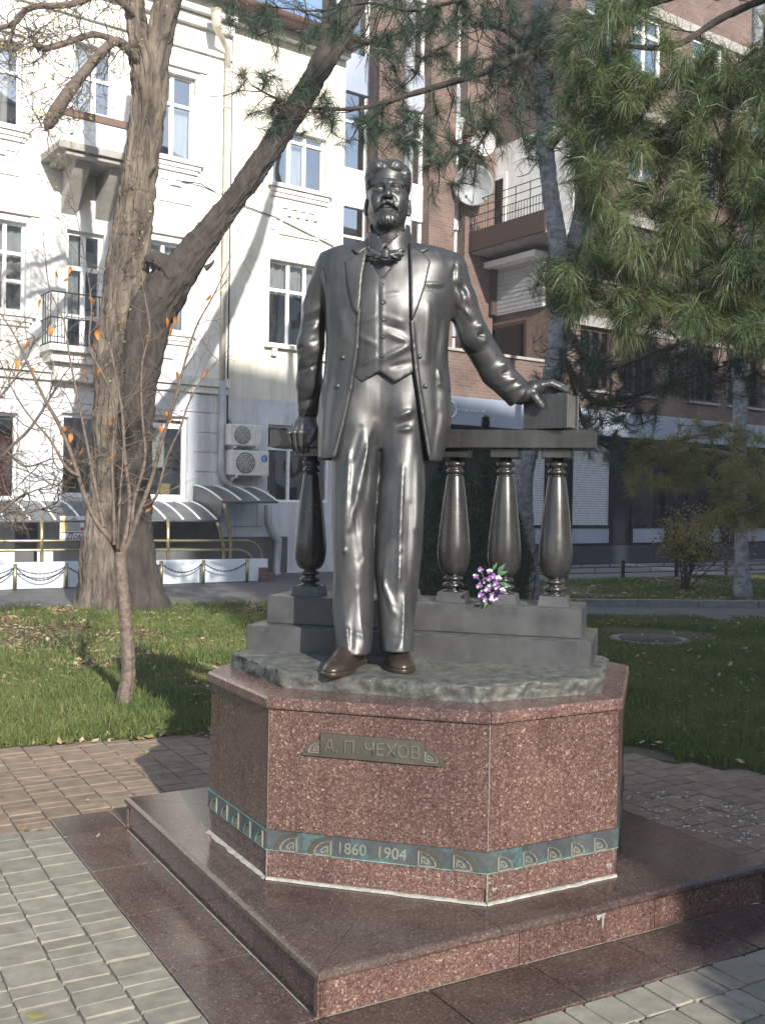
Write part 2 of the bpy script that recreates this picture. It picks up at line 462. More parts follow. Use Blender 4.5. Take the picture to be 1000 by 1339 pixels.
M['band'] = bronze('band_bronze', (.070, .078, .082), (.125, .135, .138), 0.38, 0.55, 0.30, pat_c=(.08, .19, .18), bst=0.2)
M['verdigris'] = bronze('verdigris', (.13, .24, .20), (.22, .34, .29), 0.5, 0.7, 0.5, pat_c=(.20, .38, .33), bst=0.2)
M['ornament'] = bronze('ornament_bronze', (.085, .076, .060), (.140, .125, .100), 0.35, 0.5, 0.10, pat_c=(.14, .25, .21), bst=0.15)
M['relief'] = bronze('relief_bronze', (.20, .205, .17), (.32, .325, .27), 0.42, 0.6, 0.22, pat_c=(.15, .28, .24), bst=0.2)
M['letter'] = bronze('letter_bronze', (.125, .118, .095), (.19, .18, .145), 0.42, 0.6, 0.15, pat_c=(.15, .24, .2), bst=0.2)
M['mortar'] = noise_mat('pale_mortar', (.27, .255, .22), (.46, .44, .39), 30, 0.9, bstr=0.4)
M['leak'] = noise_mat('lime_leak', (.17, .165, .145), (.31, .315, .285), 60, 0.9)
M['paver'] = noise_mat('paver_grey', (.185, .167, .130), (.278, .254, .200), 14, 0.88, bstr=0.45, bscale=120, bdist=0.003, rnd=0.12)
M['paver_brown'] = noise_mat('paver_brown', (.160, .112, .075), (.25, .188, .132), 12, 0.88, bstr=0.45, bscale=120, bdist=0.003, rnd=0.16)
M['joint'] = noise_mat('joint_sand', (.075, .070, .058), (.13, .12, .10), 40, 0.95)
M['asphalt'] = noise_mat('asphalt', (.085, .083, .082), (.135, .131, .128), 3.0, 0.9, bstr=0.4, bscale=160, bdist=0.004)
M['pavement'] = noise_mat('pavement', (.16, .155, .15), (.22, .215, .205), 2.0, 0.9, bstr=0.3, bscale=90, bdist=0.004)
M['kerb'] = noise_mat('kerb_stone', (.15, .15, .145), (.24, .235, .225), 8, 0.88, bstr=0.4, bscale=60)
M['soil'] = noise_mat('lawn_soil', (.060, .048, .030), (.085, .085, .038), 1.3, 0.95, bstr=0.8, bscale=50, bdist=0.02, c2=(.115, .095, .060))
M['grass'] = leaf_mat('grass_blade', (.052, .090, .018), (.112, .165, .034), 0.9, 0.3, 0.6, (.18, .18, .062))
M['drygrass'] = leaf_mat('dry_grass', (.13, .115, .055), (.26, .22, .11), 1.4, 0.2, 0.7)
M['fallen'] = leaf_mat('fallen_leaf', (.16, .095, .04), (.34, .235, .11), 2.0, 0.15, 0.7, (.50, .43, .28))
M['bark'] = noise_mat('robinia_bark', (.040, .031, .025), (.115, .092, .072), 6, 0.92, bstr=1.0, bscale=26, bdist=0.05, stretch=(1, 1, .20), c2=(.21, .172, .135))
M['pinebark'] = noise_mat('pine_bark', (.024, .019, .016), (.060, .048, .040), 7, 0.92, bstr=0.9, bscale=24, bdist=0.03, stretch=(1, 1, .4))
M['greybark'] = noise_mat('grey_bark', (.10, .105, .112), (.30, .31, .325), 8, 0.9, bstr=0.8, bscale=30, bdist=0.02, stretch=(1, 1, 1.8))
M['sapling'] = noise_mat('sapling_bark', (.075, .054, .043), (.175, .132, .105), 16, 0.7, bstr=0.5, bscale=60, stretch=(1, 1, 1.6))
M['twig'] = noise_mat('twig_bark', (.075, .055, .045), (.15, .115, .092), 12, 0.85)
M['twig_dark'] = noise_mat('twig_dark', (.028, .022, .019), (.055, .044, .036), 12, 0.9)
M['orange_leaf'] = leaf_mat('orange_leaf', (.42, .15, .03), (.62, .27, .06), 9, 0.4, 0.5)
M['yellow_leaf'] = leaf_mat('yellow_leaf', (.30, .30, .07), (.46, .42, .14), 9, 0.4, 0.5)
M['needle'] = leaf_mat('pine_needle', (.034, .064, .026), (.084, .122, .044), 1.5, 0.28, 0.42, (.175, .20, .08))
M['needle_dark_shade'] = leaf_mat('dark_shade_needle', (.020, .042, .026), (.048, .078, .042), 1.5, 0.15, 0.5)  # darker needles; the low boughs' shade is put into this colour
M['needle_sunlit'] = leaf_mat('sunlit_needle', (.115, .14, .035), (.23, .23, .065), 2.2, 0.35, 0.5, (.34, .30, .11))  # sunlight on the low boughs put into a lighter, yellower colour
M['needle_brown'] = leaf_mat('brown_needle', (.10, .055, .028), (.19, .115, .055), 3, 0.15, 0.7)
M['juniper'] = leaf_mat('juniper', (.012, .034, .020), (.034, .068, .036), 4, 0.12, 0.6)
M['shrubleaf'] = leaf_mat('shrub_leaf', (.12, .12, .03), (.25, .22, .06), 6, 0.3, 0.5, (.32, .23, .07))
M['plantleaf'] = leaf_mat('pot_plant_leaf', (.03, .08, .02), (.09, .17, .04), 6, 0.2, 0.4)
M['pot'] = flat_mat('pot_clay', (.30, .25, .2), 0.7)
M['stucco'] = noise_mat('white_stucco', (.70, .70, .665), (.81, .81, .785), 1.1, 0.9, grime=.24, bstr=0.25, bscale=40, bdist=0.006)
M['stucco_cream'] = noise_mat('cream_stucco', (.655, .625, .53), (.775, .75, .67), 1.4, 0.9, grime=.24, bstr=0.25, bscale=40, bdist=0.006)
M['trim'] = noise_mat('stucco_trim', (.62, .61, .565), (.77, .765, .73), 3.0, 0.9, grime=.24, bstr=0.3, bscale=30, bdist=0.006)
M['bluewall'] = noise_mat('pale_ground_floor', (.55, .57, .60), (.68, .70, .72), 1.3, 0.9, grime=.24, bstr=0.3, bscale=30, bdist=0.006)
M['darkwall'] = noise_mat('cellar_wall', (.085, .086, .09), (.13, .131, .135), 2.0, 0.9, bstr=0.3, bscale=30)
M['roof'] = noise_mat('roof_metal', (.085, .045, .032), (.15, .085, .062), 2.5, 0.6, bstr=0.2)
M['pipe'] = noise_mat('zinc_pipe', (.50, .44, .34), (.66, .60, .50), 3.0, 0.45, metal=0.25)
M['pipe_grey'] = noise_mat('grey_pipe', (.33, .34, .35), (.44, .45, .46), 3.0, 0.45, metal=0.25)
M['white'] = flat_mat('white_plastic', (.80, .80, .79), 0.4)
M['room'] = noise_mat('room_dark', (.018, .018, .017), (.05, .048, .044), 1.2, 0.9)
M['curtain'] = noise_mat('net_curtain', (.50, .50, .46), (.68, .68, .63), 6, 0.9, stretch=(4, 4, .3))
M['glass'] = glass_mat('window_glass')
M['glass_blue'] = glass_mat('loggia_glass', (.55, .66, .78), 0.5)
M['glass_dark'] = glass_mat('shop_glass', (.35, .37, .38), 0.03)
M['ac'] = flat_mat('ac_casing', (.66, .65, .60), 0.45)
M['grille'] = flat_mat('fan_grille', (.16, .165, .17), 0.5)
M['brass'] = noise_mat('brass', (.30, .25, .14), (.46, .39, .24), 8, 0.38, metal=0.85)
M['chain'] = flat_mat('dark_chain', (.035, .035, .04), 0.5, 0.6)
M['lowwall'] = noise_mat('painted_low_wall', (.60, .66, .72), (.74, .79, .83), 2.0, 0.85, bstr=0.2)
M['canopy'] = noise_mat('smoked_canopy', (.075, .080, .082), (.125, .13, .133), 2.0, 0.4)
M['brick'] = brick_mat('red_brick', (.155, .098, .077), (.112, .073, .060), (.17, .15, .135))
M['brick_wall2'] = brick_mat('grey_brick', (.34, .26, .21), (.26, .20, .165), (.36, .33, .30))
M['concrete'] = noise_mat('concrete_band', (.24, .225, .205), (.35, .33, .30), 4, 0.9, bstr=0.3)
M['fascia'] = noise_mat('shop_fascia', (.24, .275, .335), (.32, .355, .415), 1.0, 0.5)
M['black'] = flat_mat('black_frame', (.012, .014, .018), 0.7); M['black'].node_tree.nodes['Principled BSDF'].inputs['Specular IOR Level'].default_value = .2
M['blind'] = flat_mat('white_blind', (.48, .50, .52), 0.7)
M['darkfascia'] = flat_mat('navy_letters', (.014, .018, .035), 0.5)
M['redframe'] = flat_mat('dark_red_frame', (.052, .030, .024), 0.5)
M['plinth'] = flat_mat('shop_plinth', (.035, .038, .045), 0.4)
M['dish'] = flat_mat('dish_white', (.66, .66, .64), 0.5)
M['greydish'] = flat_mat('dish_grey', (.20, .21, .215), 0.5)
M['ironwork'] = flat_mat('black_iron', (.02, .02, .022), 0.5, 0.4)
M['winebar'] = flat_mat('red_curtain', (.13, .024, .028), 0.8)
M['block_far'] = noise_mat('far_block', (.36, .34, .31), (.46, .44, .41), 0.6, 0.9)
M['manhole'] = noise_mat('cast_iron', (.05, .05, .055), (.09, .09, .095), 20, 0.6, metal=0.5, bstr=0.5)
M['litter'] = flat_mat('white_litter', (.72, .72, .70), 0.7)
M['purple'] = leaf_mat('purple_petal', (.10, .03, .17), (.24, .10, .36), 30, 0.2, 0.6)
M['petal'] = leaf_mat('white_petal', (.62, .50, .60), (.80, .74, .76), 30, 0.2, 0.6)
M['flowerleaf'] = leaf_mat('flower_leaf', (.03, .09, .04), (.08, .17, .07), 20, 0.15, 0.5)
M['eye_yellow'] = flat_mat('flower_eye', (.55, .42, .08), 0.6)
M['signwhite'] = flat_mat('sign_white', (.76, .76, .76), 0.5)
M['signred'] = flat_mat('sign_red', (.42, .05, .08), 0.5)
M['signgold'] = flat_mat('sign_gold', (.60, .45, .16), 0.5)
M['signblue'] = flat_mat('sign_blue', (.06, .20, .50), 0.5)
M['page'] = bronze('page_bronze', (.13, .125, .108), (.21, .20, .175), 0.34, 0.5, bst=0.1)
# ================================================================== text helper
def text_mesh(txt, size, extrude, shear=0.0, align='LEFT', bevel=0.0, space=1.0):
    cu = bpy.data.curves.new('lettering', 'FONT'); cu.body = txt; cu.size = size; cu.extrude = extrude
    cu.shear = shear; cu.align_x = align; cu.bevel_depth = bevel; cu.space_character = space; cu.resolution_u = 3
    o = bpy.data.objects.new('lettering', cu); COL.objects.link(o)
    dg = bpy.context.evaluated_depsgraph_get()
    me = bpy.data.meshes.new_from_object(o.evaluated_get(dg))
    bpy.data.objects.remove(o); bpy.data.curves.remove(cu)
    return me
def place_text(name, me, mat, parent, origin, ex, ey):    # ex along the line, ey up the letters
    ex = Vector(ex).normalized(); ey = Vector(ey).normalized(); ez = ex.cross(ey)
    mtx = Matrix(((ex.x, ey.x, ez.x, origin.x), (ex.y, ey.y, ez.y, origin.y), (ex.z, ey.z, ez.z, origin.z), (0, 0, 0, 1)))
    me.transform(mtx); me.transform(Matrix.Translation(-WL[parent.name]))
    me.materials.clear()
    return link(name, me, mat, parent)

# ================================================================== ground
def sheet(name, pts, z, mat, kind='structure', sub=0):
    o = MB().add([(p[0], p[1], z) for p in pts], [tuple(range(len(pts)))]).build(name, mat)
    if o.data.polygons[0].normal.z < 0: o.data.flip_normals()
    return tag(o, kind=kind)
sheet('ground', [(-150, -150), (150, -150), (150, 200), (-150, 200)], -0.03, M['pavement'])
PB = Vector((-0.171, 3.123, 0))                # front corner of the step
BR, BL = 2.05, 2.08                            # its two sides
# the round paved place's far edge
edge = [(-6.5, 4.3), (-4.2, 5.75), (-2.385, 6.44), (-1.8, 6.68), (-1.233, 6.87), (0.2, 6.95), (1.59, 6.56), (2.335, 6.16), (3.6, 5.2), (4.6, 3.8)]
path_near = [(-12, 11.2), (-8, 13.1), (-5.3, 14.25), (-3.6, 15.0), (-1.83, 15.5), (0.5, 15.1), (2.9, 14.72), (5.6, 14.85), (9, 15.6), (14, 17)]
path_far_right = [(14, 19), (9, 17.4), (6.1, 16.5), (3.1, 16.25), (1.5, 16.3), (0.8, 16.9), (0.6, 18.2)]
sheet('lawn', edge + [(9, 4.5), (14, 9)] + path_near[::-1] + [(-12, 5)], -0.006, M['soil'])
sheet('asphalt_path', path_near + path_far_right + [(0.7, 23.9), (-7.4, 18.3), (-16, 12.2)], -0.010, M['asphalt'])
sheet('lawn', [(0.9, 18.1), (1.7, 16.5), (3.1, 16.4), (6.1, 16.65), (9, 17.55), (14, 19.2), (20, 30), (10.2, 25.9), (5.2, 22.5), (3.2, 21.1)], 0.0, M['soil'])
sheet('pavement', [(0.7, 23.9), (0.9, 19.1), (3.2, 21.1), (5.2, 22.5), (10.2, 25.9), (24, 35), (24, 44), (3, 29)], -0.004, M['pavement'])
kb = MB()
kp = [(0.75, 18.2), (1.6, 16.38), (3.1, 16.32), (6.1, 16.58), (9, 17.48), (14, 19.1)]
for a, b in zip(kp[:-1], kp[1:]):
    a = Vector((*a, 0)); b = Vector((*b, 0)); d = (b - a).normalized(); w = d.cross(Vector((0, 0, 1)))
    n = max(1, int((b - a).length / 1.0))
    for i in range(n):
        p = a + (b - a) * (i / n); l = (b - a).length / n - 0.012
        kb.box(p - w * 0.07 - Vector((0, 0, .05)), d * l, w * 0.14, Vector((0, 0, 0.15)))
tag(kb.build('kerb', M['kerb']), kind='structure')
# soil lip where the lawn meets the paving
# ---- paving
pav = [(-7, -3), (7, -3), (9, 1), (4.6, 3.8)] + edge[::-1][1:] + [(-7, 4)]
paving = sheet('paving', pav, -0.012, M['joint'])
from mathutils.geometry import intersect_point_tri_2d
def inside(poly, x, y):
    c = False; n = len(poly); j = n - 1
    for i in range(n):
        xi, yi = poly[i][:2]; xj, yj = poly[j][:2]
        if (yi > y) != (yj > y) and x < (xj - xi) * (y - yi) / (yj - yi) + xi: c = not c
        j = i
    return c
def uv(p): q = Vector((p[0], p[1], 0)) - PB; return q.dot(dR), q.dot(dL)
def inframe(p, mg=60):
    d = p - C0
    z = d.dot(cF)
    if z < 0.3: return False
    x = CXP + FPX * d.dot(cR) / z; y = CYP - FPX * d.dot(cU) / z
    return -mg < x < 1000 + mg and -mg < y < 1339 + mg
BW = 0.297                                     # width of the granite border
tm = {}
def paver_mesh(l, w, var):
    key = (l, w, var)
    if key not in tm:
        rr = random.Random(hash(key) & 0xffff)
        bm_ = MB(); b = 0.0025; h = 0.03
        pts = []
        for (sx, sy) in ((-1, -1), (1, -1), (1, 1), (-1, 1)):
            for (ax, ay) in (((0.86, 1), (1, 0.8)) if sx * sy < 0 else ((1, 0.8), (0.86, 1))):
                pts.append((sx * l / 2 * (1 if ax == 1 else 1 - 0.016 / l) + rr.uniform(-.003, .003), sy * w / 2 * (1 if ay == 1 else 1 - 0.016 / w) + rr.uniform(-.003, .003)))
        pts = sorted(pts, key=lambda p: math.atan2(p[1] / w, p[0] / l))
        n = len(pts)
        lo = [(x, y, -h) for x, y in pts]; md = [(x, y, -b) for x, y in pts]
        hi = [(x * (1 - 2 * b / l), y * (1 - 2 * b / w), rr.uniform(-.0015, .0015)) for x, y in pts]
        fs = [tuple(range(2 * n, 3 * n))]
        for i in range(n):
            j = (i + 1) % n
            fs += [(i, j, n + j, n + i), (n + i, n + j, 2 * n + j, 2 * n + i)]
        bm_.add(lo + md + hi, fs)
        tm[key] = bm_.mesh('paver')
        tm[key].materials.append(M['paver'])
    return tm[key]
pavers = []
def lay(along_left, u_rng, v_rng):
    """rows of pavers beside the border: columns run along dL (left of the base) or along dR (in front of it)"""
    cw = 0.165; r = random.Random(5 if along_left else 9)
    a0, a1 = (u_rng if along_left else v_rng); l0, l1 = (v_rng if along_left else u_rng)
    k = 0
    c = a0
    while c < a1:
        s = l0 + r.uniform(-.2, 0)
        while s < l1:
            L = r.choice([0.08, 0.08, 0.105, 0.13, 0.165])
            u, v = ((c + cw / 2, s + L / 2) if along_left else (s + L / 2, c + cw / 2))
            s += L
            p = PB + dR * u + dL * v
            if not inside(pav, p.x, p.y): continue
            if not inframe(p): continue
            if -BW - .01 < u < BR + BW + .01 and -BW - .01 < v < BL + BW + .01:
                continue
            pavers.append(((p - C0).length, p, L - 0.006, cw - 0.006, along_left, u, v))
        c += cw
lay(True, (-BW - 0.165 * 40, -BW), (-0.6, 7))              # left of the base
lay(False, (-BW, 6), (-BW - 0.165 * 14, -BW))              # in front of it
lay(True, (-BW, -BW + 0.165 * 34), (BL + BW, BL + 5))      # behind it
lay(True, (BR + BW, BR + BW + 0.165 * 26), (-BW, BL + BW)) # right of it
pavers.sort(key=lambda q: q[0])
aL = math.atan2(dL.y, dL.x); aR = math.atan2(dR.y, dR.x)
far_v = []; far_f = []; far_m = []
for i, (dist, p, L, w, al, u, v) in enumerate(pavers):
    brown = v > 2.25 + 0.03 * math.sin(u * 9) or u > BR + .25
    z = random.uniform(-.002, .002)
    a = (aL if al else aR) + random.uniform(-.012, .012) + (math.pi if random.random() < .5 else 0)
    me = paver_mesh(round(L, 3), round(w, 3), random.randrange(4))
    if i < 300:
        if brown:
            key = me.name + 'b'
            if key not in tm:
                tm[key] = me.copy(); tm[key].materials.clear(); tm[key].materials.append(M['paver_brown'])
            me = tm[key]
        o = link('paver', me, None, paving)
        o.location = (p.x, p.y, z); o.rotation_euler = (random.uniform(-.008, .008), random.uniform(-.008, .008), a)
    else:
        b = len(far_v); ca, sa = math.cos(a), math.sin(a)
        for vv in me.vertices:
            x, y, zz = vv.co
            far_v.append((p.x + x * ca - y * sa, p.y + x * sa + y * ca, z + zz))
        for pl in me.polygons:
            far_f.append(tuple(b + k for k in pl.vertices)); far_m.append(1 if brown else 0)
me = new_mesh('pavers', far_v, far_f); me.materials.append(M['paver']); me.materials.append(M['paver_brown'])
me.polygons.foreach_set('material_index', far_m)
tag(link('pavers', me, None, paving), kind='stuff')

# ---- granite border round the step, laid flush with the pavers
border = sheet('granite_border', [PB + dR * a + dL * b for a, b in ((-BW, -BW), (BR + BW, -BW), (BR + BW, BL + BW), (-BW, BL + BW))], -0.009, M['mortar'])
def slab_tile(name, parent, pts, z0, z1, mat, gap=0.003, bev=0.003):
    c = sum((Vector(p) for p in pts), Vector()) / len(pts)
    q = []
    n = len(pts)
    for i in range(n):
        p = Vector(pts[i]); d0 = (Vector(pts[i - 1]) - p).normalized(); d1 = (Vector(pts[(i + 1) % n]) - p).normalized()
        s = max(0.3, abs(d0.cross(d1).z))
        q.append(p + (d0 + d1) * (gap / s))
    m = MB(); n = len(q)
    lo = [Vector((p.x, p.y, z0)) for p in q]; md = [Vector((p.x, p.y, z1 - bev)) for p in q]
    hi = [Vector((p.x, p.y, z1)) + (c - p).normalized() * bev * 1.3 for p in q]
    for h in hi: h.z = z1
    fs = [tuple(range(2 * n, 3 * n))]
    for i in range(n):
        j = (i + 1) % n
        fs += [(i, j, n + j, n + i), (n + i, n + j, 2 * n + j, 2 * n + i)]
    m.add(lo + md + hi, fs)
    nv = (q[1] - q[0]).cross(q[2] - q[1]).z
    o = m.build(name, mat, parent)
    if nv < 0: o.data.flip_normals()
    return o
def B2(u, v): return PB + dR * u + dL * v
def run(p_in0, p_in1, p_out0, p_out1, n):
    for i in range(n):
        a, b = i / n, (i + 1) / n
        L_ = lambda x, y, t: x + (y - x) * t
        slab_tile('tile', border, [L_(p_out0, p_out1, a), L_(p_out0, p_out1, b), L_(p_in0, p_in1, b), L_(p_in0, p_in1, a)], -0.02, 0.004 + random.uniform(-.0008, .0008), M['granite_top'])
run(B2(0, 0), B2(0, BL), B2(-BW, 0), B2(-BW, BL), 4)
run(B2(0, 0), B2(BR, 0), B2(0, -BW), B2(BR, -BW), 5)
run(B2(0, BL), B2(BR, BL), B2(0, BL + BW), B2(BR, BL + BW), 4)
run(B2(BR, 0), B2(BR, BL), B2(BR + BW, 0), B2(BR + BW, BL), 4)
for (a, b) in ((-BW, -BW), (BR, -BW), (BR, BL), (-BW, BL)):
    slab_tile('tile', border, [B2(a, b), B2(a + BW, b), B2(a + BW, b + BW), B2(a, b + BW)], -0.02, 0.004, M['granite_top'])

# ================================================================== the granite step
step = thing('granite_step', PB, 'wide polished dark red granite step lying under the octagonal pedestal', 'step')
MB().box(B2(0.03, 0.03) + Vector((0, 0, 0.0)), dR * (BR - .06), dL * (BL - .06), Vector((0, 0, 0.136))).build('core', M['mortar'], step)
def riser(u0, v0, u1, v1, inw):
    a = B2(u0, v0); b = B2(u1, v1); d = (b - a).normalized()
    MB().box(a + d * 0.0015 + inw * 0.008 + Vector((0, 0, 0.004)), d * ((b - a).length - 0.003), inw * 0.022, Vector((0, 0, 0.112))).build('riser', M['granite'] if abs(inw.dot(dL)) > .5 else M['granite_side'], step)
for i in range(4):
    riser(0, BL * i / 4, 0, BL * (i + 1) / 4, dR); riser(BR, BL * i / 4, BR, BL * (i + 1) / 4, -dR)
cuts = [0, .78, 1.16, 1.42, BR]
for i in range(4):
    riser(cuts[i], 0, cuts[i + 1], 0, dL); riser(cuts[i], BL, cuts[i + 1], BL, -dL)
# top slabs with a rounded nosing on the outer side
def coping(a, b, inw, w, m0=0.0, m1=0.0):      # a-b outer line, inw inwards; m0/m1 mitre the ends
    d = (b - a).normalized(); prof = [(0.004, .116), (-.004, .122), (-.007, .130), (-.004, .141), (.003, .147), (.012, .150)]
    m = MB(); vs = []
    for s, mm in ((0.0016, m0), ((b - a).length - 0.0016, m1)):
        sg = 1 if s < .01 else -1
        for x, z in prof + [(w, .150), (w, .116)]:
            vs.append(a + d * (s + sg * mm * x) + inw * x + Vector((0, 0, z)))
    n = len(prof) + 2
    fs = [tuple(range(n)), tuple(range(2 * n - 1, n - 1, -1))] + [(i, n + i, n + (i + 1) % n, (i + 1) % n) for i in range(n)]
    if d.cross(inw).z < 0: fs = [f[::-1] for f in fs]
    m.add(vs, fs)
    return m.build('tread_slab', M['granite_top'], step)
CW = 0.30
def course(p, q, inw, n, cut=None):
    d = (q - p); cs = cut or [i / n for i in range(n + 1)]
    for i in range(len(cs) - 1):
        coping(p + d * cs[i], p + d * cs[i + 1], inw, CW, 1.0 if i == 0 else 0, 1.0 if i == len(cs) - 2 else 0)
course(B2(0, 0), B2(0, BL), dR, 3, [0, .36, .72, 1])
course(B2(BR, 0), B2(0, 0), dL, 3, [0, .40, .66, 1])
course(B2(BR, BL), B2(BR, 0), -dR, 3)
course(B2(0, BL), B2(BR, BL), -dL, 3)
for i in range(2):
    for j in range(2):
        w_, h_ = (BR - 2 * CW) / 2, (BL - 2 * CW) / 2
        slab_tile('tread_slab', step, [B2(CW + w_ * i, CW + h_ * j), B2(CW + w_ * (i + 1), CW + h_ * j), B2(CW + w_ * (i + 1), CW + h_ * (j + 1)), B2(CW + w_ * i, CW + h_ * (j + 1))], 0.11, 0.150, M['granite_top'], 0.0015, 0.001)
# lime that has run out of a joint of the step
for (s, w0, w1) in ((1.16, .018, .005),):
    a = B2(s, -0.0)
    rr0 = random.Random(4); up_ = Vector((0, 0, 1)); off = dL * .0074
    lk = MB(); lk.prism([a - dR * .03 + up_ * .110 + off, a + dR * .012 + up_ * .112 + off] + [a + dR * (.012 - .042 * k / 10) + up_ * (.112 - (.085 if 1 < k < 4 else .022) * rr0.uniform(.5, 1)) + off for k in range(1, 10)], dL * -0.001)
    lk.build('lime_stain', M['leak'], step)

# ================================================================== the octagonal pedestal
PC = B2(0.17 + 0.9075, 0.185 + 0.9075)         # its centre
A1 = 0.31; H1 = 0.9075                         # half a main side, half the width
ped = thing('pedestal', PC + Vector((0, 0, .15)), 'octagonal red granite pedestal with a bronze name plaque and patterned bronze band', 'pedestal')
def octa(off):                                 # corner points, pushed out by off; starts at the chamfer's left end, runs to the right
    h = H1 + off; a = A1 + off * math.tan(R(22.5))
    L = [(-h, -a), (-a, -h), (a, -h), (h, -a), (h, a), (a, h), (-a, h), (-h, a)]
    return [PC + dR * u + dL * v for u, v in L]
def octa_mass(name, off, z0, z1, mat):
    p = octa(off)
    return MB().prism([q + Vector((0, 0, z0)) for q in p], Vector((0, 0, z1 - z0))).build(name, mat, ped)
octa_mass('core', -0.03, 0.15, 0.80, M['mortar'])
def side_pieces(name, off, z0, z1, th, mat, gap=0.0015):
    po = octa(off); pi = octa(off - th)
    out = []
    for i in range(8):
        j = (i + 1) % 8
        d = (po[j] - po[i]).normalized()
        pts = [po[i] + d * gap, po[j] - d * gap, pi[j] - d * gap, pi[i] + d * gap]
        out.append(MB().prism([q + Vector((0, 0, z0)) for q in pts], Vector((0, 0, z1 - z0))).build(name, mat, ped))
    return out
side_pieces('base_course', -0.006, 0.152, 0.206, .03, M['granite'])
side_pieces('plinth_course', 0.000, 0.2075, 0.2635, .03, M['granite'])
bands = side_pieces('bronze_band', 0.006, 0.2645, 0.342, .03, M['band'], 0.0005)
side_pieces('panel', 0.000, 0.343, 0.806, .03, M['granite'])
# cap: eight wedge stones with a softly rounded edge
po_ = [octa(0.000), octa(0.016), octa(0.018), octa(0.016), octa(0.008), octa(-.30)]
zz = [.8085, .8085, .815, .842, .851, .851]
for i in range(8):
    j = (i + 1) % 8; d = (po_[1][j] - po_[1][i]).normalized() * .0015
    vs = []
    for ring, z in list(zip(po_, zz)) + [(octa(-.30), .8085)]:
        vs += [ring[i] + d + Vector((0, 0, z)), ring[j] - d + Vector((0, 0, z))]
    n = 7
    fs = [(2 * k, 2 * k + 1, 2 * ((k + 1) % n) + 1, 2 * ((k + 1) % n)) for k in range(n)]
    fs += [tuple(2 * k for k in range(n - 1, -1, -1)), tuple(2 * k + 1 for k in range(n))]
    MB().add(vs, fs).build('cap_stone', M['granite'], ped)
p8 = octa(-.302)
MB().prism([q + Vector((0, 0, .80)) for q in p8], Vector((0, 0, .05))).build('cap_stone', M['granite'], ped)
# white mortar squeezed out at the foot
mt = MB(); o8 = octa(0.004)
for i in (7, 0, 1):
    a, b = o8[i], o8[(i + 1) % 8]; d = b - a; nn = Vector((d.y, -d.x, 0)).normalized()
    m_ = 40; prev = None; vs = []; fs = []
    for k in range(m_ + 1):
        t = k / m_; p = a + d * t
        w = 0.004 + 0.009 * abs(vnoise(t * 9 + i * 7, 0.3, 0.1, 3)) + (0.012 * abs(vnoise(t * 5, 1, 1, 5)) if i == 7 else 0)
        vs += [p - nn * .012 + Vector((0, 0, .150)), p - nn * .004 + Vector((0, 0, .162)), p + nn * w + Vector((0, 0, .1515))]
        if k: b0 = 3 * (k - 1); fs += [(b0, b0 + 3, b0 + 4, b0 + 1), (b0 + 1, b0 + 4, b0 + 5, b0 + 2)]
    mt.add(vs, [f[::-1] for f in fs], True)
mt.build('mortar_bead', M['mortar'], ped)
# pale joint lines and lime runs at the two front corners
jl = MB(); o8b = octa(0.0015)
for i, r_a, r_b in ((0, .0009, .004), (1, .0013, .0055)):
    jl = MB()
    jl.tube([o8b[i] + Vector((0, 0, .152)), o8b[i] + Vector((0, 0, .262)), o8b[i] + Vector((0, 0, .343)), o8b[i] + Vector((0, 0, .806))], [r_b, r_a * 2.2, r_a, r_a], 6)
    jl.build('joint_line', M['leak'], ped)
def drip(a, e, w, l, sd):                        # ragged run of lime: a flat top, uneven tongues below
    r = random.Random(sd); n = 9; up_ = Vector((0, 0, 1))
    return [a - e * w + up_ * .206, a + e * w + up_ * .206] + [a + e * (w * (1 - 2 * k / n)) + up_ * (.206 - l * r.uniform(.12, .5) * (1.9 if k in (3, 6) else .7)) for k in range(1, n)]
e = (o8[2] - o8[1]).normalized(); nn = Vector((e.y, -e.x, 0))
for s, w, l in ((.035, .012, .024), (.10, .012, .020), (.155, .012, .010), (.585, .016, .04)):
    a = octa(-0.006)[1] + e * s + nn * .0012
    lr = MB(); lr.prism(drip(a, e, w, l, s), nn * .001)
    lr.build('lime_stain', M['leak'], ped)
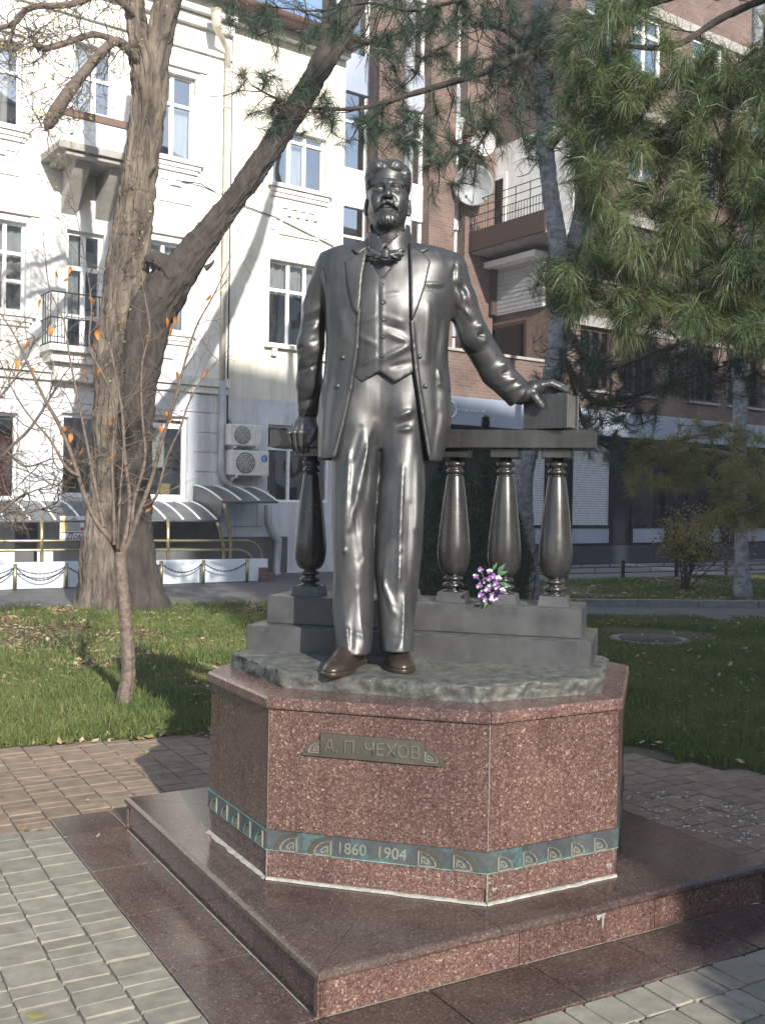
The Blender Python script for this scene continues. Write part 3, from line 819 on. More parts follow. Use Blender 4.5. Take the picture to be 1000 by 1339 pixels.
# ---- wave ornament of the band: a quarter arch over two nested right-angled spirals
def ornament(parent, o, ex, s, mirror=False, mat_arch='ornament', big=True):
    up = Vector((0, 0, 1)); ex = Vector(ex); out = ex.cross(up)      # out of the face
    sg = -1 if mirror else 1
    m = MB()
    # local x from the upright (0) to the arch's foot (1); y up
    def P(x, y, z=0.0): return o + ex * (sg * x * s) + up * (y * s) + out * z
    def strip(pts, w, h):
        for (x0, y0), (x1, y1) in zip(pts[:-1], pts[1:]):
            a, b = P(x0, y0), P(x1, y1); d = (b - a)
            if d.length < 1e-6: continue
            d.normalize(); n = out.cross(d) * (w * s / 2)
            m.prism([a - n - d * w * s * .4, b - n + d * w * s * .4, b + n + d * w * s * .4, a + n - d * w * s * .4], out * h, 1)
    arch = [(1.25 * math.cos(t), 0.98 * math.sin(t)) for t in np.linspace(0.0, math.pi / 2, 9)]
    inner = [(0.98 * math.cos(t), 0.78 * math.sin(t)) for t in np.linspace(0.05, math.pi / 2, 9)]
    vs = [P(*a) for a in arch] + [P(*a) for a in inner[::-1]]
    vs2 = [v + out * 0.005 for v in vs]; n = len(arch)
    fs = [(i, i + 1, 2 * n - 2 - i, 2 * n - 1 - i) for i in range(n - 1)]
    top = [tuple(2 * n + k for k in f) for f in fs]
    sides = []
    for i in range(2 * n): sides.append((i, (i + 1) % (2 * n), 2 * n + (i + 1) % (2 * n), 2 * n + i))
    m.add(vs + vs2, top + sides)
    tri = [(0, 0), (0, .80), (.32, .76), (.62, .60), (.86, .34), (.93, 0.02), (0, 0)]
    strip(tri, .10, .0045)
    strip([(.17, .17), (.17, .50), (.42, .40), (.60, .17), (.30, .17), (.30, .28)], .09, .004)
    o_ = m.build('wave_ornament', [M[mat_arch], M['relief']], parent)
    return o_
def band_face(i):
    a, b = octa(0.0062)[i], octa(0.0062)[(i + 1) % 8]
    return a, (b - a).normalized(), (b - a).length
a, ex, L = band_face(0)                         # front chamfer: two arches left, date, two right
for x, mir in ((.125, True), (.262, True), (.602, False), (.735, False)):
    ornament(bands[0], a + ex * (x * L / .86) + Vector((0, 0, .2695)), ex, .071, mir)
up = Vector((0, 0, 1))
for tx, x in (('1860', .283), ('1904', .438)):
    place_text('date', text_mesh(tx, .060, .004, space=0.98), M['relief'], bands[0], a + ex * (x * L / .86) + Vector((0, 0, .283)) - ex.cross(up) * 0.001, ex, up)
a, ex, L = band_face(1)
for k in range(5): ornament(bands[1], a + ex * (.045 + k * .114) + Vector((0, 0, .2695)), ex, .068, False, 'band')
a, ex, L = band_face(7)
for k in range(5): ornament(bands[7], a + ex * (.105 + k * .122) + Vector((0, 0, .2695)), ex, .068, True, 'band')
for i in (0, 1, 7):                             # green corner beads and lower rim
    a, ex, L = band_face(i)
    out = ex.cross(up)
    g = MB()
    g.box(a + Vector((0, 0, .2648)) + out * 0.0, ex * L, out * .002, up * .003)
    if i == 7: g.box(a + Vector((0, 0, .3385)), ex * L, out * .002, up * .0034)
    g.build('verdigris_edge', M['verdigris'], bands[i])
# ---- name plaque
a, ex, L = band_face(0)
a = octa(0.0)[0]; out = ex.cross(up)
def on_front(px, py):                           # the place on the front face seen at that spot
    d = ray(px, py); k = (a - C0).dot(out) / d.dot(out); p = C0 + d * k
    return (p - a).dot(ex), p.z
pl = [on_front(*q) for q in ((397, 984), (421, 957), (421, 988), (556, 969), (556, 996), (579, 1001))]
s0, s1, s2, s3 = pl[0][0], pl[1][0], pl[3][0], pl[5][0]
zb = (pl[0][1] + pl[5][1]) / 2; zt = (pl[1][1] + pl[3][1]) / 2
def PL(s, z, o=0.0): return a + ex * s + up * z + out * o
plq = MB().box(PL(s1, zb + .006, .0005), ex * (s2 - s1), up * (zt - zb - .006), out * .014).build('name_plaque', M['ornament'], ped)
MB().box(PL(s0, zb - .003, .0005), ex * (s3 - s0), up * .009, out * .016).build('plaque_ledge', M['ornament'], plq)
ornament(plq, PL(s1 - .002, zb + .006, .001), ex, (s1 - s0 - .006) / 1.25, True)
ornament(plq, PL(s2 + .002, zb + .006, .001), ex, (s3 - s2 - .006) / 1.25, False)
nm = text_mesh('А. П. ЧЕХОВ', .066, .0045, space=0.96)
xs = [v.co.x for v in nm.vertices]; wtxt = max(xs) - min(xs)
nm.transform(Matrix.Diagonal(((s2 - s1 - .03) / wtxt, 1.0, 1, 1)))
place_text('lettering', nm, M['letter'], plq, PL(s1 + .014, zb + .018, .0155), ex, up)
# ================================================================== sculpting: distance fields on a grid, then one skin per part
class Field:
    def __init__(s, lo, hi, step, fine=None):
        ax = []
        for k in range(3):
            pts = [lo[k]]; p = lo[k]
            while p < hi[k]:
                st = step
                for (f0, f1, fs) in ((fine or {}).get(k, [])):
                    if f0 <= p < f1: st = min(st, fs)
                p += st; pts.append(p)
            ax.append(np.array(pts, np.float32))
        s.ax = ax
        s.f = np.full([len(a) for a in ax], 0.5, np.float32)
    def sl(s, lo, hi):
        r = []
        for k in range(3):
            a = max(0, int(np.searchsorted(s.ax[k], lo[k])) - 1); b = min(len(s.ax[k]), int(np.searchsorted(s.ax[k], hi[k])) + 1)
            r.append(slice(a, max(a + 1, b)))
        return tuple(r)
    def grid(s, q):
        return (s.ax[0][q[0]][:, None, None], s.ax[1][q[1]][None, :, None], s.ax[2][q[2]][None, None, :])
    def op(s, lo, hi, fn, mode='u', k=0.0):
        q = s.sl(lo, hi); X, Y, Z = s.grid(q)
        d = fn(X, Y, Z).astype(np.float32); g = s.f[q]
        if mode == 'u':
            if k > 0:
                h = np.clip(0.5 + 0.5 * (g - d) / k, 0, 1); r = g + (d - g) * h - k * h * (1 - h)
            else: r = np.minimum(g, d)
        elif mode == 's':
            if k > 0:
                h = np.clip(0.5 - 0.5 * (g + d) / k, 0, 1); r = g + (-d - g) * h + k * h * (1 - h)
            else: r = np.maximum(g, -d)
        elif mode == 'i': r = np.maximum(g, d)
        elif mode == '+': r = g + d
        s.f[q] = r
        return s
    # --- shapes
    def cone(s, a, b, ra, rb, k=0.0, mode='u', flat=1.0):      # rounded cone; flat squeezes depth (y)
        a = np.array(a, np.float32); b = np.array(b, np.float32); m = max(ra, rb) + k + 0.02
        lo = np.minimum(a, b) - m; hi = np.maximum(a, b) + m
        w = np.array([1, 1 / flat, 1], np.float32)
        def fn(X, Y, Z):
            ba = (b - a) * w; px, py, pz = (X - a[0]), (Y - a[1]) / flat, (Z - a[2])
            t = np.clip((px * ba[0] + py * ba[1] + pz * ba[2]) / max(1e-9, float(ba @ ba)), 0, 1)
            return np.sqrt((px - ba[0] * t) ** 2 + (py - ba[1] * t) ** 2 + (pz - ba[2] * t) ** 2) - (ra + (rb - ra) * t)
        return s.op(lo, hi, fn, mode, k)
    def chain(s, pts, rad, k=0.0, mode='u', flat=1.0):
        for i in range(len(pts) - 1): s.cone(pts[i], pts[i + 1], rad[i], rad[i + 1], k, mode, flat)
        return s
    def ell(s, c, r, k=0.0, mode='u', rot=None):
        c = np.array(c, np.float32); r = np.array(r, np.float32); m = float(max(r)) + k + 0.02
        Rm = np.array(rot, np.float32) if rot is not None else None
        def fn(X, Y, Z):
            x, y, z = X - c[0], Y - c[1], Z - c[2]
            if Rm is not None:
                x, y, z = (Rm[0, 0] * x + Rm[0, 1] * y + Rm[0, 2] * z, Rm[1, 0] * x + Rm[1, 1] * y + Rm[1, 2] * z, Rm[2, 0] * x + Rm[2, 1] * y + Rm[2, 2] * z)
            k0 = np.sqrt((x / r[0]) ** 2 + (y / r[1]) ** 2 + (z / r[2]) ** 2)
            k1 = np.sqrt((x / r[0] ** 2) ** 2 + (y / r[1] ** 2) ** 2 + (z / r[2] ** 2) ** 2) + 1e-9
            return k0 * (k0 - 1) / k1
        return s.op(c - m, c + m, fn, mode, k)
    def ridge(s, a, b, amp, sig, lo_m=None):                   # push the skin out (amp>0) or in along a line
        a = np.array(a, np.float32); b = np.array(b, np.float32); m = sig * 3
        def fn(X, Y, Z):
            ba = b - a; px, py, pz = X - a[0], Y - a[1], Z - a[2]
            t0 = (px * ba[0] + py * ba[1] + pz * ba[2]) / max(1e-9, float(ba @ ba)); t = np.clip(t0, 0, 1)
            d2 = (px - ba[0] * t) ** 2 + (py - ba[1] * t) ** 2 + (pz - ba[2] * t) ** 2
            return -amp * np.exp(-d2 / (sig * sig)) * (1 - 0.5 * np.abs(2 * t - 1) ** 2)
        return s.op(np.minimum(a, b) - m, np.maximum(a, b) + m, fn, '+')
    def loft(s, rows, k=0.0, mode='u', n=2.4, grow=0.0):       # rows: (z, x0, x1, yc, hd) ascending or descending in z
        rows = sorted(rows); T = np.array(rows, np.float32)
        lo = (T[:, 1].min() - .06, (T[:, 3] - T[:, 4]).min() - .06, T[0, 0] - .04); hi = (T[:, 2].max() + .06, (T[:, 3] + T[:, 4]).max() + .06, T[-1, 0] + .04)
        def fn(X, Y, Z):
            z = Z.ravel()
            g = [sm_interp(z, T[:, 0], T[:, c])[None, None, :] for c in (1, 2, 3, 4)]
            cx, w = (g[0] + g[1]) / 2, np.maximum((g[1] - g[0]) / 2 + grow, .004); d = np.maximum(g[3] + grow, .004)
            rho = (np.abs((X - cx) / w) ** n + np.abs((Y - g[2]) / d) ** n) ** (1.0 / n)
            side = (rho - 1) * np.minimum(w, d)
            cap = np.maximum(T[0, 0] - grow - Z, Z - T[-1, 0] - grow)
            return np.maximum(side, cap)
        return s.op(lo, hi, fn, mode, k)
    def skin(s, smooth=0):
        f = s.f
        f[0] = f[-1] = 0.1; f[:, 0] = f[:, -1] = 0.1; f[:, :, 0] = f[:, :, -1] = 0.1
        for _ in range(smooth):
            g = f.copy()
            for axx in range(3):
                g = (np.roll(g, 1, axx) + np.roll(g, -1, axx) + 2 * g) * 0.25
            f = g
        neg = f < 0
        corners = [(i, j, k) for i in (0, 1) for j in (0, 1) for k in (0, 1)]
        nx, ny, nz = f.shape
        cnt = np.zeros((nx - 1, ny - 1, nz - 1), np.int8)
        for i, j, k in corners: cnt += neg[i:nx - 1 + i, j:ny - 1 + j, k:nz - 1 + k]
        act = (cnt > 0) & (cnt < 8)
        ids = np.full(act.shape, -1, np.int32); I, J, K = np.nonzero(act); ids[I, J, K] = np.arange(len(I))
        acc = np.zeros((len(I), 3), np.float32); num = np.zeros(len(I), np.float32)
        vals = {c: f[I + c[0], J + c[1], K + c[2]] for c in corners}
        for c in corners:
            for axx in range(3):
                if c[axx] == 0:
                    d = list(c); d[axx] = 1; d = tuple(d)
                    v0, v1 = vals[c], vals[d]; m = (v0 < 0) != (v1 < 0)
                    t = np.where(m, v0 / np.where(v0 == v1, 1, v0 - v1), 0)
                    p = np.array(c, np.float32)[None, :].repeat(len(I), 0); p[:, axx] = t
                    acc += p * m[:, None]; num += m
        p = acc / np.maximum(num, 1)[:, None]
        V = np.empty_like(p)
        for axx, idx in enumerate((I, J, K)):
            a = s.ax[axx]; V[:, axx] = a[idx] + (a[np.minimum(idx + 1, len(a) - 1)] - a[idx]) * p[:, axx]
        F = []
        for axx in range(3):
            u, v = (axx + 1) % 3, (axx + 2) % 3
            sl0 = [slice(None)] * 3; sl1 = [slice(None)] * 3
            sl0[axx] = slice(0, -1); sl1[axx] = slice(1, None)
            a, b = neg[tuple(sl0)], neg[tuple(sl1)]
            e = a != b
            ii = np.array(np.nonzero(e))
            ok = (ii[u] > 0) & (ii[v] > 0) & (ii[u] < f.shape[u] - 1) & (ii[v] < f.shape[v] - 1)
            ii = ii[:, ok]
            def cell(du, dv):
                q = ii.copy(); q[u] -= du; q[v] -= dv
                return ids[q[0], q[1], q[2]]
            quad = np.stack([cell(1, 1), cell(0, 1), cell(0, 0), cell(1, 0)], 1)
            inside_first = a[ii[0], ii[1], ii[2]]
            quad[~inside_first] = quad[~inside_first][:, ::-1]
            F.append(quad)
        F = np.concatenate(F); F = F[(F >= 0).all(1)]
        return V, F
def sm_interp(z, zs, vs):                       # smooth table lookup (cubic Hermite)
    d = np.gradient(vs, zs)
    i = np.clip(np.searchsorted(zs, z) - 1, 0, len(zs) - 2)
    h = zs[i + 1] - zs[i]; t = np.clip((z - zs[i]) / h, 0, 1)
    return (vs[i] * (2 * t ** 3 - 3 * t ** 2 + 1) + vs[i + 1] * (-2 * t ** 3 + 3 * t ** 2) + h * (d[i] * (t ** 3 - 2 * t ** 2 + t) + d[i + 1] * (t ** 3 - t ** 2))).astype(np.float32)
def poly_dist(px, pz, pts):                     # signed distance in the frontal plane, negative inside
    d = None; sgn = np.ones(np.broadcast(px, pz).shape, np.float32); n = len(pts)
    for i in range(n):
        ax_, az_ = pts[i]; bx, bz = pts[(i + 1) % n]
        ex_, ez_ = bx - ax_, bz - az_; wx, wz = px - ax_, pz - az_
        t = np.clip((wx * ex_ + wz * ez_) / (ex_ * ex_ + ez_ * ez_ + 1e-12), 0, 1)
        q = (wx - ex_ * t) ** 2 + (wz - ez_ * t) ** 2
        d = q if d is None else np.minimum(d, q)
        c1 = pz >= az_; c2 = pz < bz; c3 = ex_ * wz > ez_ * wx
        sgn = np.where((c1 & c2 & c3) | (~c1 & ~c2 & ~c3), -sgn, sgn)
    return np.sqrt(d) * sgn
LEAN = 0.14                                     # the trunk stands this much behind the ankles, near the rail
def lean_mid(py): return LEAN * min(1.0, max(0.0, (850 - py) / 280.0))
def lean_at(px, py):
    if px > 590 and py > 340: return LEAN * min(1.0, max(0.0, (684 - px) / 84.0))
    if px < 418.5 and py > 395: return LEAN * min(1.0, max(0.0, (545 - py) / 145.0))
    return lean_mid(py)
def P(px, py, y): p = at(px, py, y + lean_at(px, py)); return (p.x, p.y, p.z)
def PX(px, py, y): p = at(px, py, y + lean_mid(py)); return (p.x, p.z)
def PX0(px, py, y): p = at(px, py, y); return (p.x, p.z)
DZ = 4.20                                       # distance of the figure's own middle plane
def prof(rows):                                 # (py, pxL, pxR, yc, hd) seen in the photograph -> (z, x0, x1, yc, hd)
    out = []
    for py, l, r, yc, hd in rows:
        yc = yc + lean_mid(py)
        a, b = at(l, py, yc), at(r, py, yc); out.append(((a.z + b.z) / 2, a.x, b.x, yc, hd))
    return out
COAT = [(317, 482, 535, 4.25, .060), (321, 462, 552, 4.25, .082), (325, 442, 576, 4.25, .098), (330, 428, 591, 4.245, .112), (342, 420, 600, 4.24, .128), (362, 420, 600, 4.235, .142),
        (385, 424, 595, 4.23, .150), (410, 426, 590, 4.225, .154), (440, 426, 586, 4.225, .152), (475, 424, 585, 4.225, .148), (505, 421, 588, 4.225, .148), (550, 416, 590, 4.225, .150), (575, 415, 584, 4.225, .152), (602, 416, 576, 4.225, .154)]
coat_rows = prof(COAT)
statue = thing('statue', at(492, 866, 4.2), 'dark bronze statue of a bearded man in an open coat, waistcoat and bow tie', 'statue')
SW = WL[statue.name]
def sculpt(name, fld, mat, parent=None, smooth=0):
    V, F = fld.skin(smooth)
    V = V - np.array(SW, np.float32)
    return link(name, np_mesh(name, V, F, True), M[mat] if isinstance(mat, str) else mat, parent or statue)
ST = 0.0062
def wob(f, amp, sc, seed):                      # uneven hand-modelled surface
    X, Y, Z = f.ax[0][:, None, None], f.ax[1][None, :, None], f.ax[2][None, None, :]
    m = np.abs(f.f) < 0.03
    I = np.nonzero(m)
    f.f[I] += amp * vnoise(f.ax[0][I[0]] * sc, f.ax[1][I[1]] * sc, f.ax[2][I[2]] * sc * .7, seed)

# ------------------------------------------------ trousers
tr = Field((-.27, 3.98, .90), (.25, 4.60, 2.16), ST)
legL = prof([(470, 440, 500, 4.23, .115), (540, 434, 499, 4.22, .120), (575, 434, 498, 4.21, .118), (634, 434, 494, 4.20, .108), (700, 434, 489, 4.20, .096), (740, 436, 488.5, 4.205, .092), (806, 436, 489, 4.21, .092), (835, 439, 487, 4.20, .094), (854, 441, 485, 4.195, .098)])
legR = prof([(470, 494, 558, 4.23, .115), (540, 495, 560, 4.225, .118), (575, 496, 558, 4.22, .115), (612, 495, 556, 4.215, .108), (700, 490, 553, 4.21, .096), (740, 490.5, 550, 4.21, .092), (778, 492, 545, 4.21, .090), (835, 496, 541, 4.21, .094), (850, 497, 541, 4.205, .098)])
tr.loft(legL, n=2.2).loft(legR, 0.006, n=2.2)
tr.loft(prof([(440, 440, 558, 4.23, .115), (500, 436, 560, 4.23, .120), (540, 437, 559, 4.225, .116), (566, 450, 548, 4.225, .100), (584, 470, 526, 4.225, .070)]), 0.03, n=2.4)
def front(px, py, y=4.10): return P(px, py, y)
for (a, b, amp, sg) in (                       # folds and pressed creases of the trousers
        ((456, 590, 4.085), (449, 720, 4.10), .010, .013), ((449, 720, 4.10), (455, 848, 4.10), .010, .012),
        ((526, 610, 4.10), (522, 720, 4.11), .008, .011), ((522, 720, 4.11), (521, 846, 4.105), .008, .011),
        ((492, 552, 4.09), (468, 640, 4.10), .013, .018), ((468, 640, 4.10), (456, 690, 4.10), .012, .016), ((487, 575, 4.10), (478, 650, 4.10), -.010, .013), ((472, 560, 4.09), (460, 600, 4.09), -.008, .013),
        ((490, 585, 4.10), (484, 700, 4.11), .009, .012), ((462, 655, 4.10), (474, 735, 4.10), -.008, .013), ((470, 700, 4.10), (486, 760, 4.11), .008, .013),
        ((519, 545, 4.10), (537, 538, 4.10), .010, .012), ((520, 556, 4.10), (540, 548, 4.10), -.008, .010), ((524, 562, 4.10), (538, 560, 4.10), .008, .010),
        ((546, 600, 4.13), (545, 690, 4.13), .008, .014), ((508, 640, 4.10), (500, 740, 4.12), -.006, .016), ((536, 660, 4.11), (534, 760, 4.12), -.007, .014), ((500, 760, 4.12), (514, 800, 4.12), .009, .013),
        ((505, 790, 4.11), (524, 800, 4.11), -.006, .008), ((505, 800, 4.11), (526, 808, 4.11), .005, .010), ((530, 780, 4.12), (526, 846, 4.12), .008, .012), ((534, 770, 4.12), (538, 830, 4.13), -.006, .012),
        ((444, 760, 4.12), (450, 830, 4.11), .007, .012), ((468, 770, 4.11), (478, 845, 4.11), .008, .014), ((462, 790, 4.11), (459, 846, 4.105), -.008, .010), ((478, 740, 4.12), (485, 830, 4.13), -.006, .012),
        ((505, 700, 4.115), (498, 800, 4.13), .006, .012), ((446, 820, 4.11), (476, 832, 4.11), .003, .012), ((500, 826, 4.12), (532, 832, 4.12), .003, .012), ((446, 795, 4.12), (470, 778, 4.11), -.004, .010), ((500, 720, 4.12), (520, 700, 4.11), .004, .012), ((470, 735, 4.11), (486, 715, 4.11), -.004, .010)):
    tr.ridge(P(*a), P(*b), amp, sg)
tr.ridge(P(497, 500, 4.10), P(496, 572, 4.10), -.010, .007)            # the fly
wob(tr, .0035, 13, 4)
sculpt('trousers', tr, 'statue')

# ------------------------------------------------ shirt and waistcoat
wc = Field((-.23, 4.1, 1.60), (.21, 4.58, 2.92), ST)
wrows = prof([(318, 474, 541, 4.245, .085), (335, 462, 556, 4.24, .115), (362, 440, 580, 4.235, .132), (400, 438, 578, 4.225, .144), (440, 438, 572, 4.225, .144), (480, 438, 572, 4.225, .140), (512, 438, 572, 4.225, .140)])
wc.loft(wrows, n=2.3)
bot = [PX(*q) for q in ((425, 300, 4.09), (585, 300, 4.09), (585, 470, 4.09), (542, 486, 4.09), (516, 501, 4.09), (496, 486, 4.09), (473, 500, 4.09), (460, 489, 4.09), (425, 470, 4.09))]
q = wc.sl((-9, -9, -9), (9, 9, 9)); X, Y, Z = wc.grid(q)
wc.op((-9, -9, -9), (9, 9, 9), lambda X, Y, Z: poly_dist(X + 0 * Z, Z + 0 * X, bot), 'i')
vee = [PX(*q) for q in ((481, 318, 4.1), (534, 318, 4.1), (519, 336, 4.1), (498.5, 364, 4.1), (483, 336, 4.1))]
wc.op((-.2, 3.9, 2.4), (.2, 4.2 + LEAN, 3.0), lambda X, Y, Z: np.maximum(poly_dist(X + 0 * Z, Z + 0 * X, vee), np.abs(Y - 4.11 - LEAN) - .045), 's', .003)
wc.ridge(P(495.5, 366, 4.085), P(495, 486, 4.08), -.007, .0055)
wc.ridge(P(499, 366, 4.085), P(499.5, 486, 4.08), .003, .009)
for (a, b, amp, sg) in (((500, 412, 4.09), (524, 421, 4.09), .008, .010), ((498, 424, 4.09), (526, 432, 4.09), -.005, .009), ((506, 436, 4.085), (532, 446, 4.085), .007, .012), ((500, 470, 4.085), (534, 452, 4.085), .008, .013), ((470, 440, 4.09), (490, 450, 4.09), .006, .011),
                        ((498, 388, 4.09), (520, 384, 4.09), .006, .009), ((470, 478, 4.09), (492, 466, 4.09), .006, .011), ((512, 480, 4.085), (536, 474, 4.09), -.005, .010), ((474, 420, 4.09), (492, 414, 4.09), .005, .011)):
    wc.ridge(P(*a), P(*b), amp, sg)
for x, y in ((478, 484, ), (473, 500)): pass
wob(wc, .0026, 15, 8)
wcm = sculpt('waistcoat', wc, 'statue')
for i, (x, y, r) in enumerate(((500, 372, .009), (501.5, 395, .0115), (502.5, 417, .0115), (501.5, 440, .0095), (500.5, 465, .0085))):
    # a flat domed button lying on the waistcoat's front
    d = ray(x, y); yy = (4.079 if y > 380 else 4.092) + LEAN
    p = at(x, y, yy)
    MB().lathe(p, [(r * .9, -.008), (r, -.002), (r * .92, .004), (r * .6, .006), (r * .55, .0045), (r * .1, .0042)], 14, (1, 0, 0), (0, 0, 1), (0, -1, 0)).build('button', M['statue'], wcm)

sh = Field((-.13, 4.12, 2.45), (.13, 4.52, 3.05), .005)
sh.loft(prof([(318, 484, 534, 4.23, .074), (326, 478, 540, 4.23, .084), (345, 470, 545, 4.225, .092), (372, 470, 545, 4.225, .100)]), n=2.2)
sh.ridge(P(499, 335, 4.12), P(499, 362, 4.105), -.005, .005)
shirt = sculpt('shirt', sh, 'statue')
# stand collar with turned-down wings
cl = Field((-.13, 4.12, 2.55), (.13, 4.52, 3.10), .0042)
crow = prof([(296, 483, 536, 4.225, .076), (308, 482, 536.5, 4.225, .082), (322, 480, 537, 4.23, .092), (334, 476, 541, 4.235, .10)])
cl.loft(crow, n=2.1)
cl.loft(prof([(286, 487, 532, 4.225, .068), (308, 486, 532.5, 4.225, .074), (340, 482, 535, 4.23, .085)]), mode='s', n=2.1)
gap = [PX(*q) for q in ((484, 290, 4.14), (532, 286, 4.14), (529, 300, 4.14), (503, 322, 4.14), (488, 306, 4.14))]
cl.op((-.2, 3.9, 2.4), (.2, 4.225 + LEAN, 3.2), lambda X, Y, Z: np.maximum(poly_dist(X + 0 * Z, Z + 0 * X, gap), Y - 4.22 - LEAN), 's', .004)
for pts in (((481, 303), (489, 303), (503, 322), (499, 330), (482, 331)), ((537, 299), (530, 300), (503, 322), (509, 330), (536, 328))):
    pg = [PX(x, y, 4.135) for x, y in pts]
    T = np.array(sorted(crow), np.float32)
    def wing(X, Y, Z, pg=pg):
        z = Z.ravel(); g = [sm_interp(z, T[:, 0], T[:, c])[None, None, :] for c in (1, 2, 3, 4)]
        cx, w, d = (g[0] + g[1]) / 2, (g[1] - g[0]) / 2, g[3]
        rho = ((np.abs((X - cx) / w)) ** 2.1 + np.abs((Y - g[2]) / d) ** 2.1) ** (1 / 2.1)
        sd = np.abs((rho - 1) * np.minimum(w, d) - .007) - .0065
        return np.maximum(np.maximum(sd, poly_dist(X + 0 * Z, Z + 0 * X, pg)), Y - 4.215 - LEAN)
    cl.op((-.2, 3.9, 2.4), (.2, 4.25 + LEAN, 3.2), wing, 'u', .003)
sculpt('collar', cl, 'statue', shirt)
bt = Field((-.09, 3.98 + LEAN, 2.6), (.10, 4.16 + LEAN, 2.88), .0032)
for sx in (-1, 1):
    for (dx, y, r) in ((-20.5, 327, .0085), (-20.5, 333, .0105), (-17, 340.5, .0090)):
        bt.cone(P(504.5 + sx * 3, 333, 4.082), P(504.5 - sx * dx, y, 4.090), .0075, r, .0035)
    for (dx, y) in ((-19, 330), (-16, 338)):
        bt.ridge(P(504.5 + sx * 5, 333, 4.072), P(504.5 - sx * dx, y, 4.078), .006, .005)
bt.cone(P(504.5, 330, 4.074), P(504.5, 337, 4.074), .0165, .015, .003)
bt.ridge(P(501.5, 328, 4.058), P(502, 339, 4.058), -.003, .003)
sculpt('bow_tie', bt, 'statue', shirt)

# ------------------------------------------------ coat
ct = Field((-.46, 4.05, 1.62), (.68, 4.72, 2.96), ST)
ct.loft(coat_rows, n=2.5)
for px_, sx in ((418, 1), (602, -1)): pass
# sleeves
slL = [P(431, 352, 4.26), P(413, 402, 4.30), P(406, 452, 4.36), P(404.5, 500, 4.46), P(402.5, 541, 4.56)]
rdL = [.066, .0535, .0575, .0575, .0445]
ct.chain(slL, rdL, .02)
slR = [P(588, 354, 4.23), P(603, 392, 4.25), P(619, 440, 4.31), P(648, 486, 4.40), P(680, 517.5, 4.475)]
rdR = [.072, .060, .066, .065, .066]
ct.chain(slR, rdR, .022)
# shoulder seams
ct.ridge(P(425, 332, 4.20), P(428, 395, 4.14), -.007, .007); ct.ridge(P(595, 333, 4.18), P(590, 398, 4.11), -.007, .008)
ct.ridge(P(421, 330, 4.22), P(421, 345, 4.2), .006, .016); ct.ridge(P(598, 330, 4.22), P(600, 345, 4.2), .007, .016)
# folds of the left sleeve
for (a, b, amp, sg) in (((399, 412, 4.26), (418, 402, 4.25), .010, .012), ((396, 425, 4.28), (416, 416, 4.26), -.008, .010), ((392, 442, 4.31), (414, 428, 4.28), .011, .012), ((390, 456, 4.33), (412, 446, 4.30), -.009, .010),
                        ((392, 470, 4.35), (416, 458, 4.32), .010, .012), ((392, 484, 4.38), (416, 476, 4.36), -.008, .011), ((392, 516, 4.46), (412, 506, 4.44), .009, .012), ((394, 526, 4.48), (412, 520, 4.46), -.008, .009), ((394, 536, 4.50), (412, 530, 4.48), .008, .010),
                        ((402, 360, 4.25), (398, 430, 4.29), .006, .016), ((411, 460, 4.30), (408, 520, 4.44), .006, .014)):
    ct.ridge(P(*a), P(*b), amp, sg)
# folds of the right sleeve
for (a, b, amp, sg) in (((596, 372, 4.17), (606, 384, 4.19), -.013, .012), ((598, 365, 4.17), (600, 400, 4.18), .012, .015), ((611, 376, 4.2), (618, 410, 4.24), .010, .016), ((606, 402, 4.19), (616, 416, 4.22), .009, .012),
                        ((604, 432, 4.24), (634, 424, 4.26), .013, .012), ((608, 442, 4.25), (636, 436, 4.27), -.012, .009), ((610, 452, 4.26), (634, 446, 4.28), .011, .010), ((616, 462, 4.28), (632, 458, 4.29), -.008, .009),
                        ((640, 484, 4.33), (664, 474, 4.36), .012, .011), ((646, 494, 4.35), (668, 484, 4.37), -.010, .008), ((650, 503, 4.36), (676, 494, 4.39), .010, .010), ((661, 512, 4.38), (684, 502, 4.41), .008, .009),
                        ((620, 470, 4.31), (652, 520, 4.40), .007, .014), ((596, 420, 4.22), (606, 450, 4.25), .008, .014)):
    ct.ridge(P(*a), P(*b), amp, sg)
wob(ct, .003, 12, 2)
# cut the cuffs square and hollow them
def half(c, n, lim):
    c = np.array(c, np.float32); n = np.array(n, np.float32); n = n / np.linalg.norm(n)
    lo, hi = c - lim, c + lim
    ct.op(lo, hi, lambda X, Y, Z: (X - c[0]) * n[0] + (Y - c[1]) * n[1] + (Z - c[2]) * n[2], 'i')
dRr = np.array(slR[4]) - np.array(slR[3]); dLl = np.array(slL[4]) - np.array(slL[3])
cR_ = np.array(P(680, 518, 4.475)); cL_ = np.array(P(402.5, 545, 4.565))
half(cR_, dRr, .105); half(cL_, dLl, .07)
ct.cone(cR_ - dRr * .55, cR_ + dRr * .6, .045, .056, mode='s'); ct.cone(cL_ - dLl * .3, cL_ + dLl * .5, .033, .036, mode='s')
